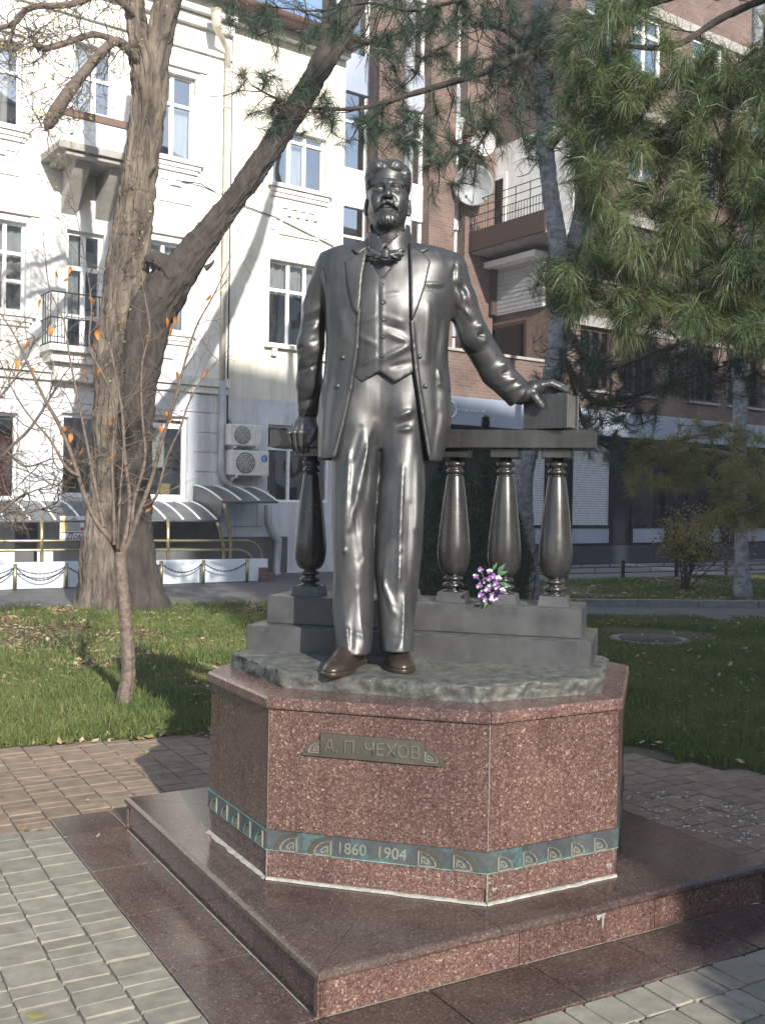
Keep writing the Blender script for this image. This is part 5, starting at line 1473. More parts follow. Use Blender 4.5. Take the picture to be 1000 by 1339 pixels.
def window(parent, t0, t1, h0, h1, off, cols, rows, fmat='white', gmat='glass', fr=.052, curtain=None, room='room', rdepth=.7, ins=.12, split=None):
    """one window: outer frame with bars (a mesh), a pane per light, a dim room behind"""
    o1 = off - ins; o0 = o1 - .06
    m = MB()
    m.fbox(t0 + .001, t0 + fr, h0 + .001, h1 - .001, o0, o1); m.fbox(t1 - fr, t1 - .001, h0 + .001, h1 - .001, o0, o1)
    m.fbox(t0 + fr, t1 - fr, h0 + .001, h0 + fr, o0, o1); m.fbox(t0 + fr, t1 - fr, h1 - fr, h1 - .001, o0, o1)
    ct_ = [0] + list(cols) + [1]; rt_ = [0] + list(rows) + [1]
    T = lambda f: t0 + fr * .5 + (t1 - t0 - fr) * f
    H = lambda f: h0 + fr * .5 + (h1 - h0 - fr) * f
    bw = fr * .62
    for f in cols: m.fbox(T(f) - bw, T(f) + bw, h0 + fr, h1 - fr, o0 + .004, o1 - .004)
    for f in rows:
        m.fbox(t0 + fr, t1 - fr, H(f) - bw, H(f) + bw, o0 + .008, o1 + .004)
    w = m.build('window', M[fmat], parent)
    if h0 < 2.6 or t1 - t0 > .4:
        for i in range(len(ct_) - 1):
            for j in range(len(rt_) - 1):
                a, b, c, d = T(ct_[i]), T(ct_[i + 1]), H(rt_[j]), H(rt_[j + 1])
                MB().add([FP(a, c, o0 + .02), FP(b, c, o0 + .02), FP(b, d, o0 + .02), FP(a, d, o0 + .02)], [(0, 1, 2, 3)]).build('pane', M[gmat], w)
    r = MB(); a, b, c, d = t0 - .15, t1 + .15, h0 - .1, h1 + .1; e0, e1 = o0 - .02, o0 - rdepth
    Q = lambda t, h, o: FP(t, h, o)
    r.add([Q(a, c, e1), Q(b, c, e1), Q(b, d, e1), Q(a, d, e1)], [(0, 1, 2, 3)])
    r.add([Q(a, c, e0), Q(a, c, e1), Q(a, d, e1), Q(a, d, e0)], [(0, 1, 2, 3)]); r.add([Q(b, c, e1), Q(b, c, e0), Q(b, d, e0), Q(b, d, e1)], [(0, 1, 2, 3)])
    r.add([Q(a, c, e0), Q(b, c, e0), Q(b, c, e1), Q(a, c, e1)], [(0, 1, 2, 3)]); r.add([Q(a, d, e1), Q(b, d, e1), Q(b, d, e0), Q(a, d, e0)], [(0, 1, 2, 3)])
    r.build('room', M[room], w)
    if curtain:
        cm = MB(); (f0, f1, g0, g1, mt_) = curtain
        n = 28; vs = []; fs = []
        for k in range(n + 1):
            t = t0 + (t1 - t0) * (f0 + (f1 - f0) * k / n); dpt = e0 - .10 + .03 * math.sin(k * 1.7) + .012 * math.sin(k * 4.1)
            vs += [FP(t, h0 + (h1 - h0) * g0, dpt), FP(t, h0 + (h1 - h0) * g1, dpt)]
            if k: fs.append((2 * k - 2, 2 * k, 2 * k + 1, 2 * k - 1))
        cm.add(vs, fs, True).build('curtain', M[mt_], w)
    return w
def boxwin(l, r, t, b, off=0):                  # opening seen between these photograph edges
    mx, my = (l + r) / 2, (t + b) / 2
    return fac(l, my, off)[0], fac(r, my, off)[0], fac(mx, b, off)[1], fac(mx, t, off)[1]
TE = fac(452, 300)[0]; TJ = fac(300, 300)[0]     # house end, joint of the two wall sections
HE = 11.72; TL = -14.5
ho = thing('stucco_house', FP(-3, 0, 0), 'white and cream three storey stucco house behind the trees with a dark roof edge', 'house')
W = {}
W['g3'] = boxwin(183, 246, 543, 652); W['g2'] = boxwin(80, 143, 541, 650); W['g1'] = boxwin(-45, 24, 538, 652)
W['g4'] = boxwin(353, 436, 557, 657)
W['m3'] = boxwin(190, 246, 316, 432); W['mdoor'] = boxwin(87, 136, 303, 459); W['m1'] = boxwin(-42, 35, 285, 404)
W['m4'] = boxwin(355, 430, 343, 453)
W['u3'] = boxwin(205, 256, 96, 207); W['udoor'] = boxwin(97, 150, 60, 196); W['u1'] = boxwin(-40, 30, 48, 160)
W['u4'] = boxwin(360, 430, 172, 245)
for k in ('u3', 'm3', 'g3', 'u1', 'm1', 'g1'): pass
HG = fac(244, 497)[1]                            # string course over the ground floor
left_up = [W[k] for k in ('m3', 'mdoor', 'm1', 'u3', 'udoor', 'u1')]
left_g = [W[k] for k in ('g1', 'g2', 'g3')]
right_up = [W[k] for k in ('m4', 'u4')]
wall_front('wall', ho, M['stucco'], TL, TJ, HG, HE, 0, left_up)
wall_front('wall', ho, M['bluewall'], TL, TJ, 0, HG, 0, left_g)
wall_front('wall', ho, M['stucco_cream'], TJ, TE, HG - .25, HE - .02, -.10, right_up)
wall_front('wall', ho, M['bluewall'], TJ, TE, 0, HG - .25, -.10, [W['g4']])
MB().fbox(TJ - .02, TJ, 0, HE, -.4, -.001).build('wall', M['stucco'], ho)
MB().box(FP(TL, 0, -.45), STE * (TE - TL - .02), STN * -10, Vector((0, 0, HE))).build('body', M['stucco_cream'], ho) if False else None
MB().add([FP(TE, 0, -.1), FP(TE, 0, -10), FP(TE, HE, -10), FP(TE, HE, -.1)], [(0, 1, 2, 3)]).build('wall', M['stucco_cream'], ho)
MB().add([FP(TL, 0, 0), FP(TL, 0, -10), FP(TL, HE, -10), FP(TL, HE, 0)], [(3, 2, 1, 0)]).build('wall', M['stucco'], ho)
# roof edge, gutter, cornices
rf = MB()
rf.add([FP(TL - .2, HE + .10, .50), FP(TE + .1, HE + .10, .50), FP(TE + .1, HE + 2.4, -6), FP(TL - .2, HE + 2.4, -6)], [(0, 1, 2, 3)])
rf.fbox(TL - .2, TE + .1, HE - .02, HE + .10, -.3, .50)
roof = rf.build('roof', M['roof'], ho)
MB().tube([FP(TL - .2, HE + .06, .55), FP(TE + .12, HE + .02, .55)], .085, 10).build('gutter', M['roof'], roof)
def trim(t0, t1, h0, h1, o0, o1, name='cornice', mat='trim'): return MB().fbox(t0, t1, h0, h1, o0, o1).build(name, M[mat], ho)
trim(TL, TJ - .01, HE - .30, HE - .02, .002, .26); trim(TL, TJ - .01, HE - .52, HE - .32, .002, .12); trim(TL, TJ - .01, HE - 1.02, HE - .92, .002, .07)
trim(TJ, TE, HE - .20, HE - .03, -.098, .10)
trim(TL, TJ - .01, HG - .10, HG + .03, .002, .16); trim(TL, TJ - .01, HG - .24, HG - .11, .002, .09); trim(TL, TJ - .01, HG + .04, HG + .09, .002, .10)
for k in ('u3', 'm3', 'u1', 'm1'):
    a, b, c, d = W[k]
    trim(a - .16, b + .16, c - .10, c - .005, .002, .12, 'sill'); trim(a - .10, b + .10, c - .19, c - .11, .002, .08, 'sill'); trim(a - .06, b + .06, c - .27, c - .20, .002, .05, 'sill')
    trim(a - .22, a - .07, c, d + .12, .002, .035, 'window_surround'); trim(b + .07, b + .22, c, d + .12, .002, .035, 'window_surround')
    trim(a - .22, b + .22, d + .13, d + .26, .002, .07, 'window_surround')
    # sunk panel with little drops below the sill
    trim(a + .05, b - .05, c - .90, c - .84, .002, .03, 'panel_frame'); trim(a + .05, b - .05, c - .46, c - .40, .002, .03, 'panel_frame')
    trim(a + .05, a + .11, c - .838, c - .462, .002, .03, 'panel_frame'); trim(b - .11, b - .05, c - .838, c - .462, .002, .03, 'panel_frame')
    for q in range(4): trim(a + .30 + q * (b - a - .68) / 3, a + .38 + q * (b - a - .68) / 3, c - .56, c - .465, .002, .05, 'drop')
for k in ('u4', 'm4'):
    a, b, c, d = W[k]
    trim(a - .12, b + .12, c - .09, c - .005, -.098, .03, 'sill')
    if k == 'u4':
        trim(a - .05, b + .05, c - .19, c - .10, -.098, -.02, 'sill'); trim(a - .05, b + .05, c - .28, c - .20, -.098, -.05, 'sill')
        trim(a + .18, b - .18, c - 1.08, c - 1.02, -.098, -.06, 'panel_frame'); trim(a + .18, b - .18, c - .50, c - .44, -.098, -.06, 'panel_frame')
        trim(a + .18, a + .24, c - 1.018, c - .502, -.098, -.06, 'panel_frame'); trim(b - .24, b - .18, c - 1.018, c - .502, -.098, -.06, 'panel_frame')
        for q in range(4): trim(a + .38 + q * .22, a + .46 + q * .22, c - .66, c - .505, -.098, -.04, 'drop')
        trim(a - .05, a + .08, c - 1.0, c - .45, -.098, -.07, 'panel_frame'); trim(b - .08, b + .05, c - 1.0, c - .45, -.098, -.07, 'panel_frame')
    else:
        for q in (a + .05, b - .15): trim(q, q + .12, c - .26, c - .092, -.098, .0, 'bracket')
# upper pilaster panels between the windows
for (l, r_, t, b) in ((262, 286, 215, 300),):
    a, bb, c, d = boxwin(l, r_, t, b); 
# smooth rustic blocks of the ground floor
blk = {}
def blocks(t0, t1, h0, h1, off, skip, rh=.385, bl=.78):
    n = int((h1 - h0) / rh); rh = (h1 - h0) / n
    for j in range(n):
        t = t0 - (bl / 2 if j % 2 else 0)
        while t < t1:
            a, b = max(t, t0) + .012, min(t + bl, t1) - .012
            c, d = h0 + j * rh + .012, h0 + (j + 1) * rh - .012
            t += bl
            if b - a < .1: continue
            segs = [(a, b)]
            for s in skip:
                if s[2] - .10 < d and s[3] + .10 > c:
                    ns = []
                    for x, y in segs:
                        if s[0] - .12 > x: ns.append((x, min(y, s[0] - .12)))
                        if s[1] + .12 < y: ns.append((max(x, s[1] + .12), y))
                    segs = [(x, y) for x, y in ns if y - x > .08]
            for x, y in segs:
                key = (round(y - x, 2), round(d - c, 2), off)
                cen = FP((x + y) / 2, (c + d) / 2, off)
                if key not in blk:
                    m = MB(); w, h = key[0] / 2, key[1] / 2
                    lo = [STE * sx * w + Vector((0, 0, sz * h)) + STN * .001 for sx, sz in ((-1, -1), (1, -1), (1, 1), (-1, 1))]
                    hi = [STE * sx * (w - .015) + Vector((0, 0, sz * (h - .015))) + STN * .028 for sx, sz in ((-1, -1), (1, -1), (1, 1), (-1, 1))]
                    m.add(lo + hi, [(4, 5, 6, 7)] + [(k, (k + 1) % 4, 4 + (k + 1) % 4, 4 + k) for k in range(4)])
                    blk[key] = m.mesh('block'); blk[key].materials.append(M['bluewall'])
                link('block', blk[key], None, ho, cen)
blocks(fac(-60, 600)[0], TJ - .02, 1.32, HG - .25, 0, left_g)
blocks(TJ + .02, TE, 1.0, 2.05, -.10, [W['g4']])
blocks(fac(338, 580)[0], W['g4'][0] - .02, 2.05, HG - .9, -.10, [W['g4']], bl=.5)
# dark cellar zone below the canopies
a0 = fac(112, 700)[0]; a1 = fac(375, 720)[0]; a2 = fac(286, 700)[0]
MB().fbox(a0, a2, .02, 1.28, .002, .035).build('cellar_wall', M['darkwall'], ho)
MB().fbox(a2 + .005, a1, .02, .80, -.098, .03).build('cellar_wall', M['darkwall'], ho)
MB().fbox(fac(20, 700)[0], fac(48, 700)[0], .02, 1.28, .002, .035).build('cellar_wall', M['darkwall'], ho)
# windows
window(ho, *W['u3'], 0, (.45,), (.66,), curtain=(.45, .95, 0, .65, 'curtain'))
window(ho, *W['m3'], 0, (.45,), (.66,), curtain=(0, 1, .0, 1, 'curtain'))
window(ho, *W['u1'], 0, (.5,), (.66,), curtain=(0, .8, 0, .9, 'curtain'))
window(ho, *W['m1'], 0, (.33, .66), (.34, .66), curtain=(0, 1, 0, 1, 'curtain'))
window(ho, *W['g1'], 0, (), (), room='winebar', curtain=(0, .3, 0, 1, 'winebar'))
window(ho, *W['g2'], 0, (), (), fr=.08, curtain=(.55, 1, 0, 1, 'curtain'))
window(ho, *W['g3'], 0, (), (.90,), fr=.08, curtain=(.15, .62, .38, .9, 'curtain'))
window(ho, *W['u4'], -.10, (.34, .64), (.86,), curtain=(.34, .64, 0, .85, 'curtain'))
window(ho, *W['m4'], -.10, (.36, .66), (.66,), room='room', curtain=(0, 1, .62, 1, 'curtain'))
window(ho, *W['g4'], -.10, (.36,), (.70,), curtain=(0, 1, .3, .68, 'winebar'))
window(ho, *W['udoor'], 0, (.55,), (.36, .70), curtain=(0, .5, .3, 1, 'curtain'))
window(ho, *W['mdoor'], 0, (.5,), (.28, .70), fr=.07, curtain=(0, .45, .28, 1, 'curtain'))
# upper balcony: slab on mouldings, closed white front, side panel
l, r_, y0, y1 = 66, 166, 200, 215
bt0, bt1 = fac(84, 150, 0)[0] - .0, fac(176, 150, 0)[0] + .25
bh = W['udoor'][2] + .02
bal_o = 1.0
def bfac(px, py): return fac(px, py, bal_o)
b0, b1 = bfac(83, 190)[0], bfac(168, 190)[0] + .35
hb = bfac(90, 187)[1]; ht = bfac(95, 143)[1]
bc = MB().fbox(b0 - .1, b1 + .1, hb - .12, hb, .002, bal_o + .10).build('balcony', M['concrete'], ho)
MB().fbox(b0 + .05, b1 - .05, hb - .20, hb - .125, .002, bal_o + .02).build('balcony_moulding', M['concrete'], bc)
MB().prism([FP(b0 + .3, hb - .205, .002), FP(b0 + .3, hb - .205, bal_o - .15), FP(b0 + .3, hb - .42, bal_o - .35), FP(b0 + .3, hb - 1.0, .002)], STE * .28).build('corbel', M['concrete'], bc)
MB().prism([FP(b1 - .6, hb - .205, .002), FP(b1 - .6, hb - .205, bal_o - .15), FP(b1 - .6, hb - .42, bal_o - .35), FP(b1 - .6, hb - 1.0, .002)], STE * .28).build('corbel', M['concrete'], bc)
MB().fbox(b0, b1, hb + .04, ht - .14, bal_o - .03, bal_o).build('balcony_front', M['white'], bc)
MB().fbox(b0, b0 + .03, hb + .04, ht - .14, .004, bal_o - .035).build('balcony_side', M['white'], bc)
MB().fbox(b0 - .03, b1 + .03, ht - .13, ht, bal_o - .06, bal_o + .03).build('balcony_rail', M['roof'], bc)
MB().fbox(b0 - .03, b0 + .06, ht - .13, ht, .004, bal_o - .065).build('balcony_rail', M['roof'], bc)
# French balcony of the middle floor with an iron rail
a, b, c, d = W['mdoor']
f0, f1 = fac(62, 460, .5)[0], fac(150, 460, .5)[0]
fb = MB().fbox(f0, f1, c - .12, c - .01, .002, .62).build('balcony', M['trim'], ho)
MB().fbox(f0 + .08, f1 - .08, c - .30, c - .125, .002, .48).build('balcony_moulding', M['trim'], fb)
MB().fbox(f0 + .2, f1 - .2, c - .62, c - .305, .002, .30).build('balcony_moulding', M['trim'], fb)
rl = MB()
for o in (.30, .58):
    pass
for h in (.02, .48, .95): rl.tube([FP(f0 + .03, c + h, .01), FP(f0 + .03, c + h, .58), FP(f1 - .03, c + h, .58), FP(f1 - .03, c + h, .01)], .014, 5)
k = 0
while f0 + .03 + k * .13 < f1: 
    t = f0 + .03 + k * .13; rl.tube([FP(t, c, .58), FP(t, c + .95, .58)], .009, 4); k += 1
for k in range(1, 4): rl.tube([FP(f0 + .03, c, .14 * k), FP(f0 + .03, c + .95, .14 * k)], .009, 4)
rl.build('balcony_rail', M['ironwork'], fb)
# rain pipe
dp = MB(); pr = .058
def pp(px, py, off): t, h = fac(px, py, off); return FP(t, h, off)
dp.tube([pp(283, 12, .50), pp(284, 36, .48), pp(291, 52, .30), pp(298, 66, .14), pp(298, 90, .12)], [.12, .085, .06, .06, .06], 10)
dp.tube([pp(298, 88, .12), pp(295, 300, .12), pp(291, 500, .14)], pr, 10)
pipe = dp.build('rain_pipe', M['pipe'], ho)
lp = MB()
lp.tube([pp(291, 498, .14), pp(289, 612, .14), pp(292, 626, .14), pp(302, 636, .16), pp(330, 642, .2), pp(350, 646, .22)], .075, 12)
lp.tube([pp(351, 660, .22), pp(351, 684, .22), pp(356, 697, .24), pp(364, 706, .26), pp(363, 724, .26), pp(361, 748, .26), pp(365, 754, .36)], .085, 12)
lp.build('rain_pipe', M['pipe_grey'], ho)
cl_ = MB()
for y in (140, 250, 380): 
    q = pp(298 - (y - 88) * .0158, y, .12); cl_.lathe(q, [(.066, -.03), (.070, -.02), (.070, .02), (.066, .03)], 12)
cl_.build('pipe_clamp', M['pipe'], pipe)
cb_ = MB(); cb_.tube([pp(304, 40, -.06), pp(302, 200, -.06), pp(299, 430, -.06), pp(297, 560, -.06)], .018, 5); cb_.build('cable', M['chain'], ho)
cb_ = MB(); cb_.tube([pp(230, 236, .03), pp(262, 240, .06), pp(300, 262, -.06), pp(360, 284, -.07), pp(436, 322, -.07)], .012, 5); cb_.build('cable', M['chain'], ho)
cb_ = MB(); cb_.tube([pp(297, 560, -.06), pp(300, 548, .0), pp(304, 556, .2), pp(306, 570, .25)], .012, 5); cb_.build('cable', M['chain'], ho)
# ---- air conditioners
def aircon(l, r_, t, b, label, off=.10, d=.30):
    t0, t1, h0, h1 = boxwin(l, r_, t, b, off + d)
    a = thing('air_conditioner', FP((t0 + t1) / 2, h0, off), label, 'air conditioner', 'air conditioners on the house front')
    body_ = MB().bbox(FP((t0 + t1) / 2, (h0 + h1) / 2, off + d / 2), t1 - t0, d, h1 - h0, STE, STN, (0, 0, 1), .015).build('casing', M['ac'], a)
    fc_ = FP(t0 + (t1 - t0) * .38, (h0 + h1) / 2, off + d + .001); rr = (h1 - h0) * .42
    MB().lathe(fc_, [(rr, 0), (rr, .012), (rr * .97, .014), (rr * .2, .013), (rr * .18, .022), (.01, .022)], 28, STE, Vector((0, 0, 1)), STN).build('fan_grille', M['grille'], a)
    g = MB()
    for k in range(1, 5): g.tube([fc_ + STE * (rr * k / 5 * math.cos(x)) + Vector((0, 0, rr * k / 5 * math.sin(x))) + STN * .02 for x in np.linspace(0, 2 * math.pi, 25)], .006, 4, False)
    for k in range(8):
        x = k * math.pi / 4; g.tube([fc_ + STN * .02, fc_ + STE * rr * math.cos(x) + Vector((0, 0, rr * math.sin(x))) + STN * .02], .005, 4)
    g.build('grille_wire', M['ac'], a)
    MB().fbox(t0 + (t1 - t0) * .78, t1 - .03, h0 + .05, h1 - .05, off + d + .001, off + d + .012).build('side_panel', M['ac'], a)
    for q in (t0 + .12, t1 - .14):
        MB().fbox(q, q + .04, h0 - .05, h0 - .002, -.09, off + d).build('bracket', M['ac'], a)
        MB().prism([FP(q, h0 - .05, -.09), FP(q, h0 - .05, off + d - .05), FP(q, h0 - .28, -.09)], STE * .03).build('bracket', M['ac'], a)
    return a, (t0, t1, h0, h1)
aircon(301, 343, 555, 583, 'smaller white air conditioner, mounted above the other one beside the rain pipe')
ac2, (t0, t1, h0, h1) = aircon(302, 352, 589, 622, 'larger white air conditioner with a round blue sticker, below the other one')
cs = FP(t1 - (t1 - t0) * .14, h1 - .16, .414)
stk = MB().lathe(cs, [(.075, 0), (.075, .004), (.01, .004)], 20, STE, Vector((0, 0, 1)), STN).build('sticker', M['signblue'], ac2)
place_text('logo', text_mesh('t', .13, .002), M['white'], stk, cs - STE * .025 - Vector((0, 0, .045)) + STN * .006, STE, Vector((0, 0, 1)))
# ---- smoked canopies over the cellar stairs
def canopy(px_l, px_r, hb_, hf, dep, label, ribs):
    t0, t1 = fac(px_l, 650, 0)[0], fac(px_r, 650, 0)[0]
    c = thing('canopy', FP((t0 + t1) / 2, hf, .6), label, 'canopy', 'canopies over the cellar stairs')
    n = 10; arc = []
    for k in range(n + 1):
        f = k / n; arc.append((.04 + dep * f, hb_ - (hb_ - hf) * (f ** 1.7)))
    for i in range(len(ribs) - 1):
        a, b = t0 + (t1 - t0) * ribs[i], t0 + (t1 - t0) * ribs[i + 1]
        vs = []; fs = []
        for k, (o, h) in enumerate(arc):
            vs += [FP(a + .01, h, o), FP(b - .01, h, o)]
            if k: fs.append((2 * k - 2, 2 * k - 1, 2 * k + 1, 2 * k))
        MB().add(vs, fs, True).build('roof_sheet', M['canopy'], c)
    for f in ribs:
        a = t0 + (t1 - t0) * f
        MB().tube([FP(a, h + .012, o) for o, h in arc], .022, 6).build('rib', M['white'], c)
    MB().tube([FP(t0, hf - .01, .04 + dep), FP(t1, hf - .01, .04 + dep)], .025, 6).build('front_bar', M['canopy'], c)
    return c, t0, t1
c1, *_ = canopy(110, 247, 1.52, 1.18, 1.25, 'long low smoked canopy with white ribs, right of the thick trunk', [0, .2, .36, .52, .68, .84, 1])
c2, ct0, ct1 = canopy(252, 322, 1.86, 1.56, 1.30, 'upper smoked canopy with white ribs below the air conditioners', [0, .34, .67, 1])
MB().prism([FP(ct0, 1.86, .04), FP(ct0, 1.72, .9), FP(ct0, 1.56, 1.34), FP(ct0, 1.18, 1.30), FP(ct0, 1.52, .04)], STE * .012).build('end_sheet', M['canopy'], c2)
canopy(-90, 108, 1.50, 1.16, 1.25, 'long smoked canopy at the left edge, in front of the dark red window', [0, .17, .34, .5, .66, .83, 1])
# ---- brass hand rails and posts
hrail = thing('brass_railing', FP(-4, 0, 1.3), 'brass double hand rail above the painted low wall with curved right end', 'railing')
RO = 1.42
def rp(px, py): t, h = fac(px, py, RO); return FP(t, h, RO)
for y, xe in ((707, 322), (719, 310)):
    pts = [rp(-120, y + 1), rp(100, y), rp(xe, y)]
    for k in range(1, 7):
        an = k / 6 * math.pi / 2; pts.append(rp(xe + 21 * math.sin(an), y + 24 * (1 - math.cos(an)) * (1 if y < 710 else .7)))
    MB().tube(pts, .026, 8).build('rail', M['brass'], hrail)
for x, yt in ((55, 676), (220, 676)):
    MB().tube([rp(x, yt), rp(x, 736)], .035, 8).build('post', M['brass'], hrail)
for dx, yt in ((0, 683), (9, 658)):
    pts = [rp(284 + dx + 9 * math.sin(f * math.pi * .72) , yt + (742 - yt) * f) for f in np.linspace(0, 1, 12)]
    MB().tube(pts, .034, 8).build('curved_post', M['brass'], hrail)
# ---- low painted wall and the chain fence before it
LO = 1.56
t0, t1 = fac(-160, 750, LO)[0], fac(350, 745, LO)[0]
lw = thing('low_wall', FP(-3, 0, LO), 'low pale blue painted wall along the pavement behind the chain fence', 'wall')
hw0, hw1 = fac(30, 735, LO)[1], fac(340, 731, LO)[1]
MB().add([FP(t0, 0, LO), FP(t1, 0, LO), FP(t1, hw1, LO), FP(t0, hw0, LO), FP(t0, 0, LO - .18), FP(t1, 0, LO - .18), FP(t1, hw1, LO - .18), FP(t0, hw0, LO - .18)], [(0, 1, 2, 3), (3, 2, 6, 7), (1, 5, 6, 2), (0, 3, 7, 4), (5, 4, 7, 6)]).build('wall_body', M['lowwall'], lw)
q0, q1 = fac(339, 752, LO + .03)[0], fac(355, 752, LO + .03)[0]
MB().fbox(q0, q1 - .12, 0, .26, LO + .002, LO + .12).build('brick_end', M['brick'], lw)
MB().fbox(q1 - .115, q1, 0, .17, LO - .05, LO + .16).build('brick_end', M['brick'], lw)
cf = thing('chain_fence', FP(-3, 0, LO + .22), 'row of short brass posts with a hanging dark chain in front of the low wall', 'fence')
CO = LO + .2
tops = []
for x in (-52, 20, 87, 149, 211, 266, 323):
    t, h = fac(x, 762 - (x - 200) * .02, CO)
    top = .44
    MB().tube([FP(t, 0, CO), FP(t, top, CO)], .032, 10).build('post', M['brass'], cf)
    tops.append((t, top))
for (a, ha), (b, hb2) in zip(tops[:-1], tops[1:]):
    for dp_ in ((.17,) if a > fac(60, 750, CO)[0] else (.13, .24)):
        m = MB(); n = 26
        for k in range(n):
            f0_, f1_ = k / n, (k + 1) / n
            q = lambda f: FP(a + (b - a) * f, ha - .05 - dp_ * 4 * f * (1 - f), CO)
            p0, p1 = q(f0_ - .008), q(f1_ + .008); d = (p1 - p0); c = (p0 + p1) / 2
            e = STN if k % 2 else Vector((0, 0, 1)); d2 = d.normalized()
            pts = [c + d2 * (d.length * .5 * math.cos(x)) + (e - d2 * e.dot(d2)) * (.012 * math.sin(x)) for x in np.linspace(0, 2 * math.pi, 9)]
            m.tube(pts, .0065, 4, False)
        tag(m.build('chain', M['chain'], cf), kind='stuff')
# ---- picture sign of the bakery
SO = 1.30
st0, st1, sh0, sh1 = boxwin(79, 128, 675, 707, SO)
sg = thing('shop_sign', FP((st0 + st1) / 2, sh0, SO), 'white sign with a house picture and script lettering behind the thick trunk', 'sign')
brd = MB().fbox(st0, st1, sh0, sh1, SO - .02, SO).build('board', M['signwhite'], sg)
MB().fbox(st0 + .02, st0 + .11, sh0 + .14, sh1 - .02, SO + .001, SO + .006).build('picture', M['signgold'], brd)
MB().prism([FP(st0 + .13, sh0 + .17, SO + .001), FP(st0 + .36, sh0 + .17, SO + .001), FP(st0 + .36, sh0 + .34, SO + .001), FP(st0 + .25, sh0 + .43, SO + .001), FP(st0 + .13, sh0 + .34, SO + .001)], STN * .005).build('picture', M['pipe_grey'], brd)
rr_ = random.Random(2)
m = MB()
for k in range(16):
    a_, b_ = st0 + .38 + rr_.random() * .26, sh0 + .20 + rr_.random() * .2
    m.lathe(FP(a_, b_, SO + .001 + k * .0004), [(.028, 0), (.026, .004), (.004, .004)], 9, STE, Vector((0, 0, 1)), STN)
tag(m.build('flower_picture', M['signred'], brd), kind='stuff')
MB().fbox(st0 + .01, st1 - .01, sh0 + .135, sh0 + .15, SO + .001, SO + .006).build('stripe', M['darkfascia'], brd)
place_text('lettering', text_mesh('Домашн', .145, .002, shear=.35), M['darkfascia'], brd, FP(st0 + .10, sh0 + .03, SO + .004), STE, Vector((0, 0, 1)))
# ---- plants behind the glass
def pot_plant(px, py, off, s, label, kind=0):
    t, h = fac(px, py, off); p = FP(t, h, off)
    o = thing('pot_plant', p, label, 'plant')
    MB().lathe(p, [(.05 * s, 0), (.075 * s, .13 * s), (.08 * s, .13 * s), (.06 * s, .12 * s)], 12).build('pot', M['pot'], o)
    r = random.Random(int(px)); n = 26 if kind == 0 else 9
    for k in range(n):
        a = r.random() * 6.28; L = s * r.uniform(.22, .4); el = r.uniform(.3, 1.3) if kind == 0 else r.uniform(1.25, 1.5)
        d = Vector((math.cos(a) * math.cos(el), math.sin(a) * math.cos(el), math.sin(el))); q = p + Vector((0, 0, .12 * s)); sd = d.cross(Vector((0, 0, 1))).normalized() * (.02 if kind == 0 else .03) * s
        MB().add([q - sd * .4, q + sd * .4, q + d * L * .5 + sd, q + d * L - Vector((0, 0, L * .25 if kind == 0 else 0)), q + d * L * .5 - sd], [(0, 1, 2, 4), (4, 2, 3)]).build('leaf', M['plantleaf'], o)
    return o
pot_plant(216, 636 - 26, -.36, 1.25, 'bushy green pot plant in the ground floor window right of the trunk')
pot_plant(234, 645, -.34, .8, 'small green pot plant low in the ground floor window corner')
pot_plant(363, 448, -.42, 1.15, 'tall leaved pot plant in the middle floor window beside the statue\'s shoulder', 1)
tag(MB().bbox(FP(*fac(214, 643, -.36), -.36) + Vector((0, 0, .06)), .22, .16, .22, STE, STN, (0, 0, 1), .01).build('wooden_box', M['signgold']), 'yellow box on the sill of the ground floor window', 'box')

# ================================================================== the brick block to the right
bk = thing('brick_block', FP(8, 0, 0), 'tall red brick apartment block with shops at street level, right of the statue', 'apartment block')
TC = fac(737, 500)[0]; TR = TC + 26; HB = 19.0
rowA = [boxwin(758, 801, 430, 509), boxwin(815, 858, 438, 518), boxwin(896, 938, 450, 526), boxwin(951, 996, 461, 531)]
ha, hb_ = sum(r[2] for r in rowA) / 4, sum(r[3] for r in rowA) / 4
HF0, HF1 = fac(850, 576)[1], fac(850, 545)[1]
cols_t = [(r[0], r[1]) for r in rowA]
stp = (cols_t[3][0] - cols_t[0][0]) / 3.35
cols_t += [(cols_t[3][0] + stp * (k + 1), cols_t[3][1] + stp * (k + 1)) for k in range(9)]
ops = []
for fl in range(4):
    for (a, b) in cols_t:
        if b < TR - .2: ops.append((a, b, ha + 3.0 * fl, hb_ + 3.0 * fl, cols_t.index((a, b))))
wall_front('wall', bk, M['brick'], TC, TR, HF1 - .2, HB, 0, ops)
for fl in range(4):
    MB().fbox(TC - .01, TR, hb_ + 3 * fl + .015, hb_ + 3 * fl + .30, .002, .035).build('concrete_band', M['concrete'], bk)
for i, (a, b, c, d, ci) in enumerate(ops):
    if True:
        top = c > ha + 5
        window(bk, a, b, c, d, 0, (.40, .72) if not top else (.5,), () if not top else (.7,), 'white' if top else 'redframe', 'glass_dark' if not top else 'glass_blue', fr=.09, curtain=(.33, .5, 0, 1, 'blind') if not top else (0, 1, 0, 1, 'curtain'))
        MB().fbox(a - .05, b + .05, c - .07, c - .005, .002, .08).build('sill', M['concrete'], bk)
# roof and side walls
def quad(name, mat, pts): return MB().add(pts, [tuple(range(len(pts)))]).build(name, M[mat], bk)
BD = 7.0
quad('wall', 'brick', [FP(TC, 0, -BD), FP(TC, 0, 0), FP(TC, HB, 0), FP(TC, HB, -BD)])
quad('roof', 'concrete', [FP(TC, HB, 0), FP(TR, HB, 0), FP(TR, HB, -12), FP(TC, HB, -12)])
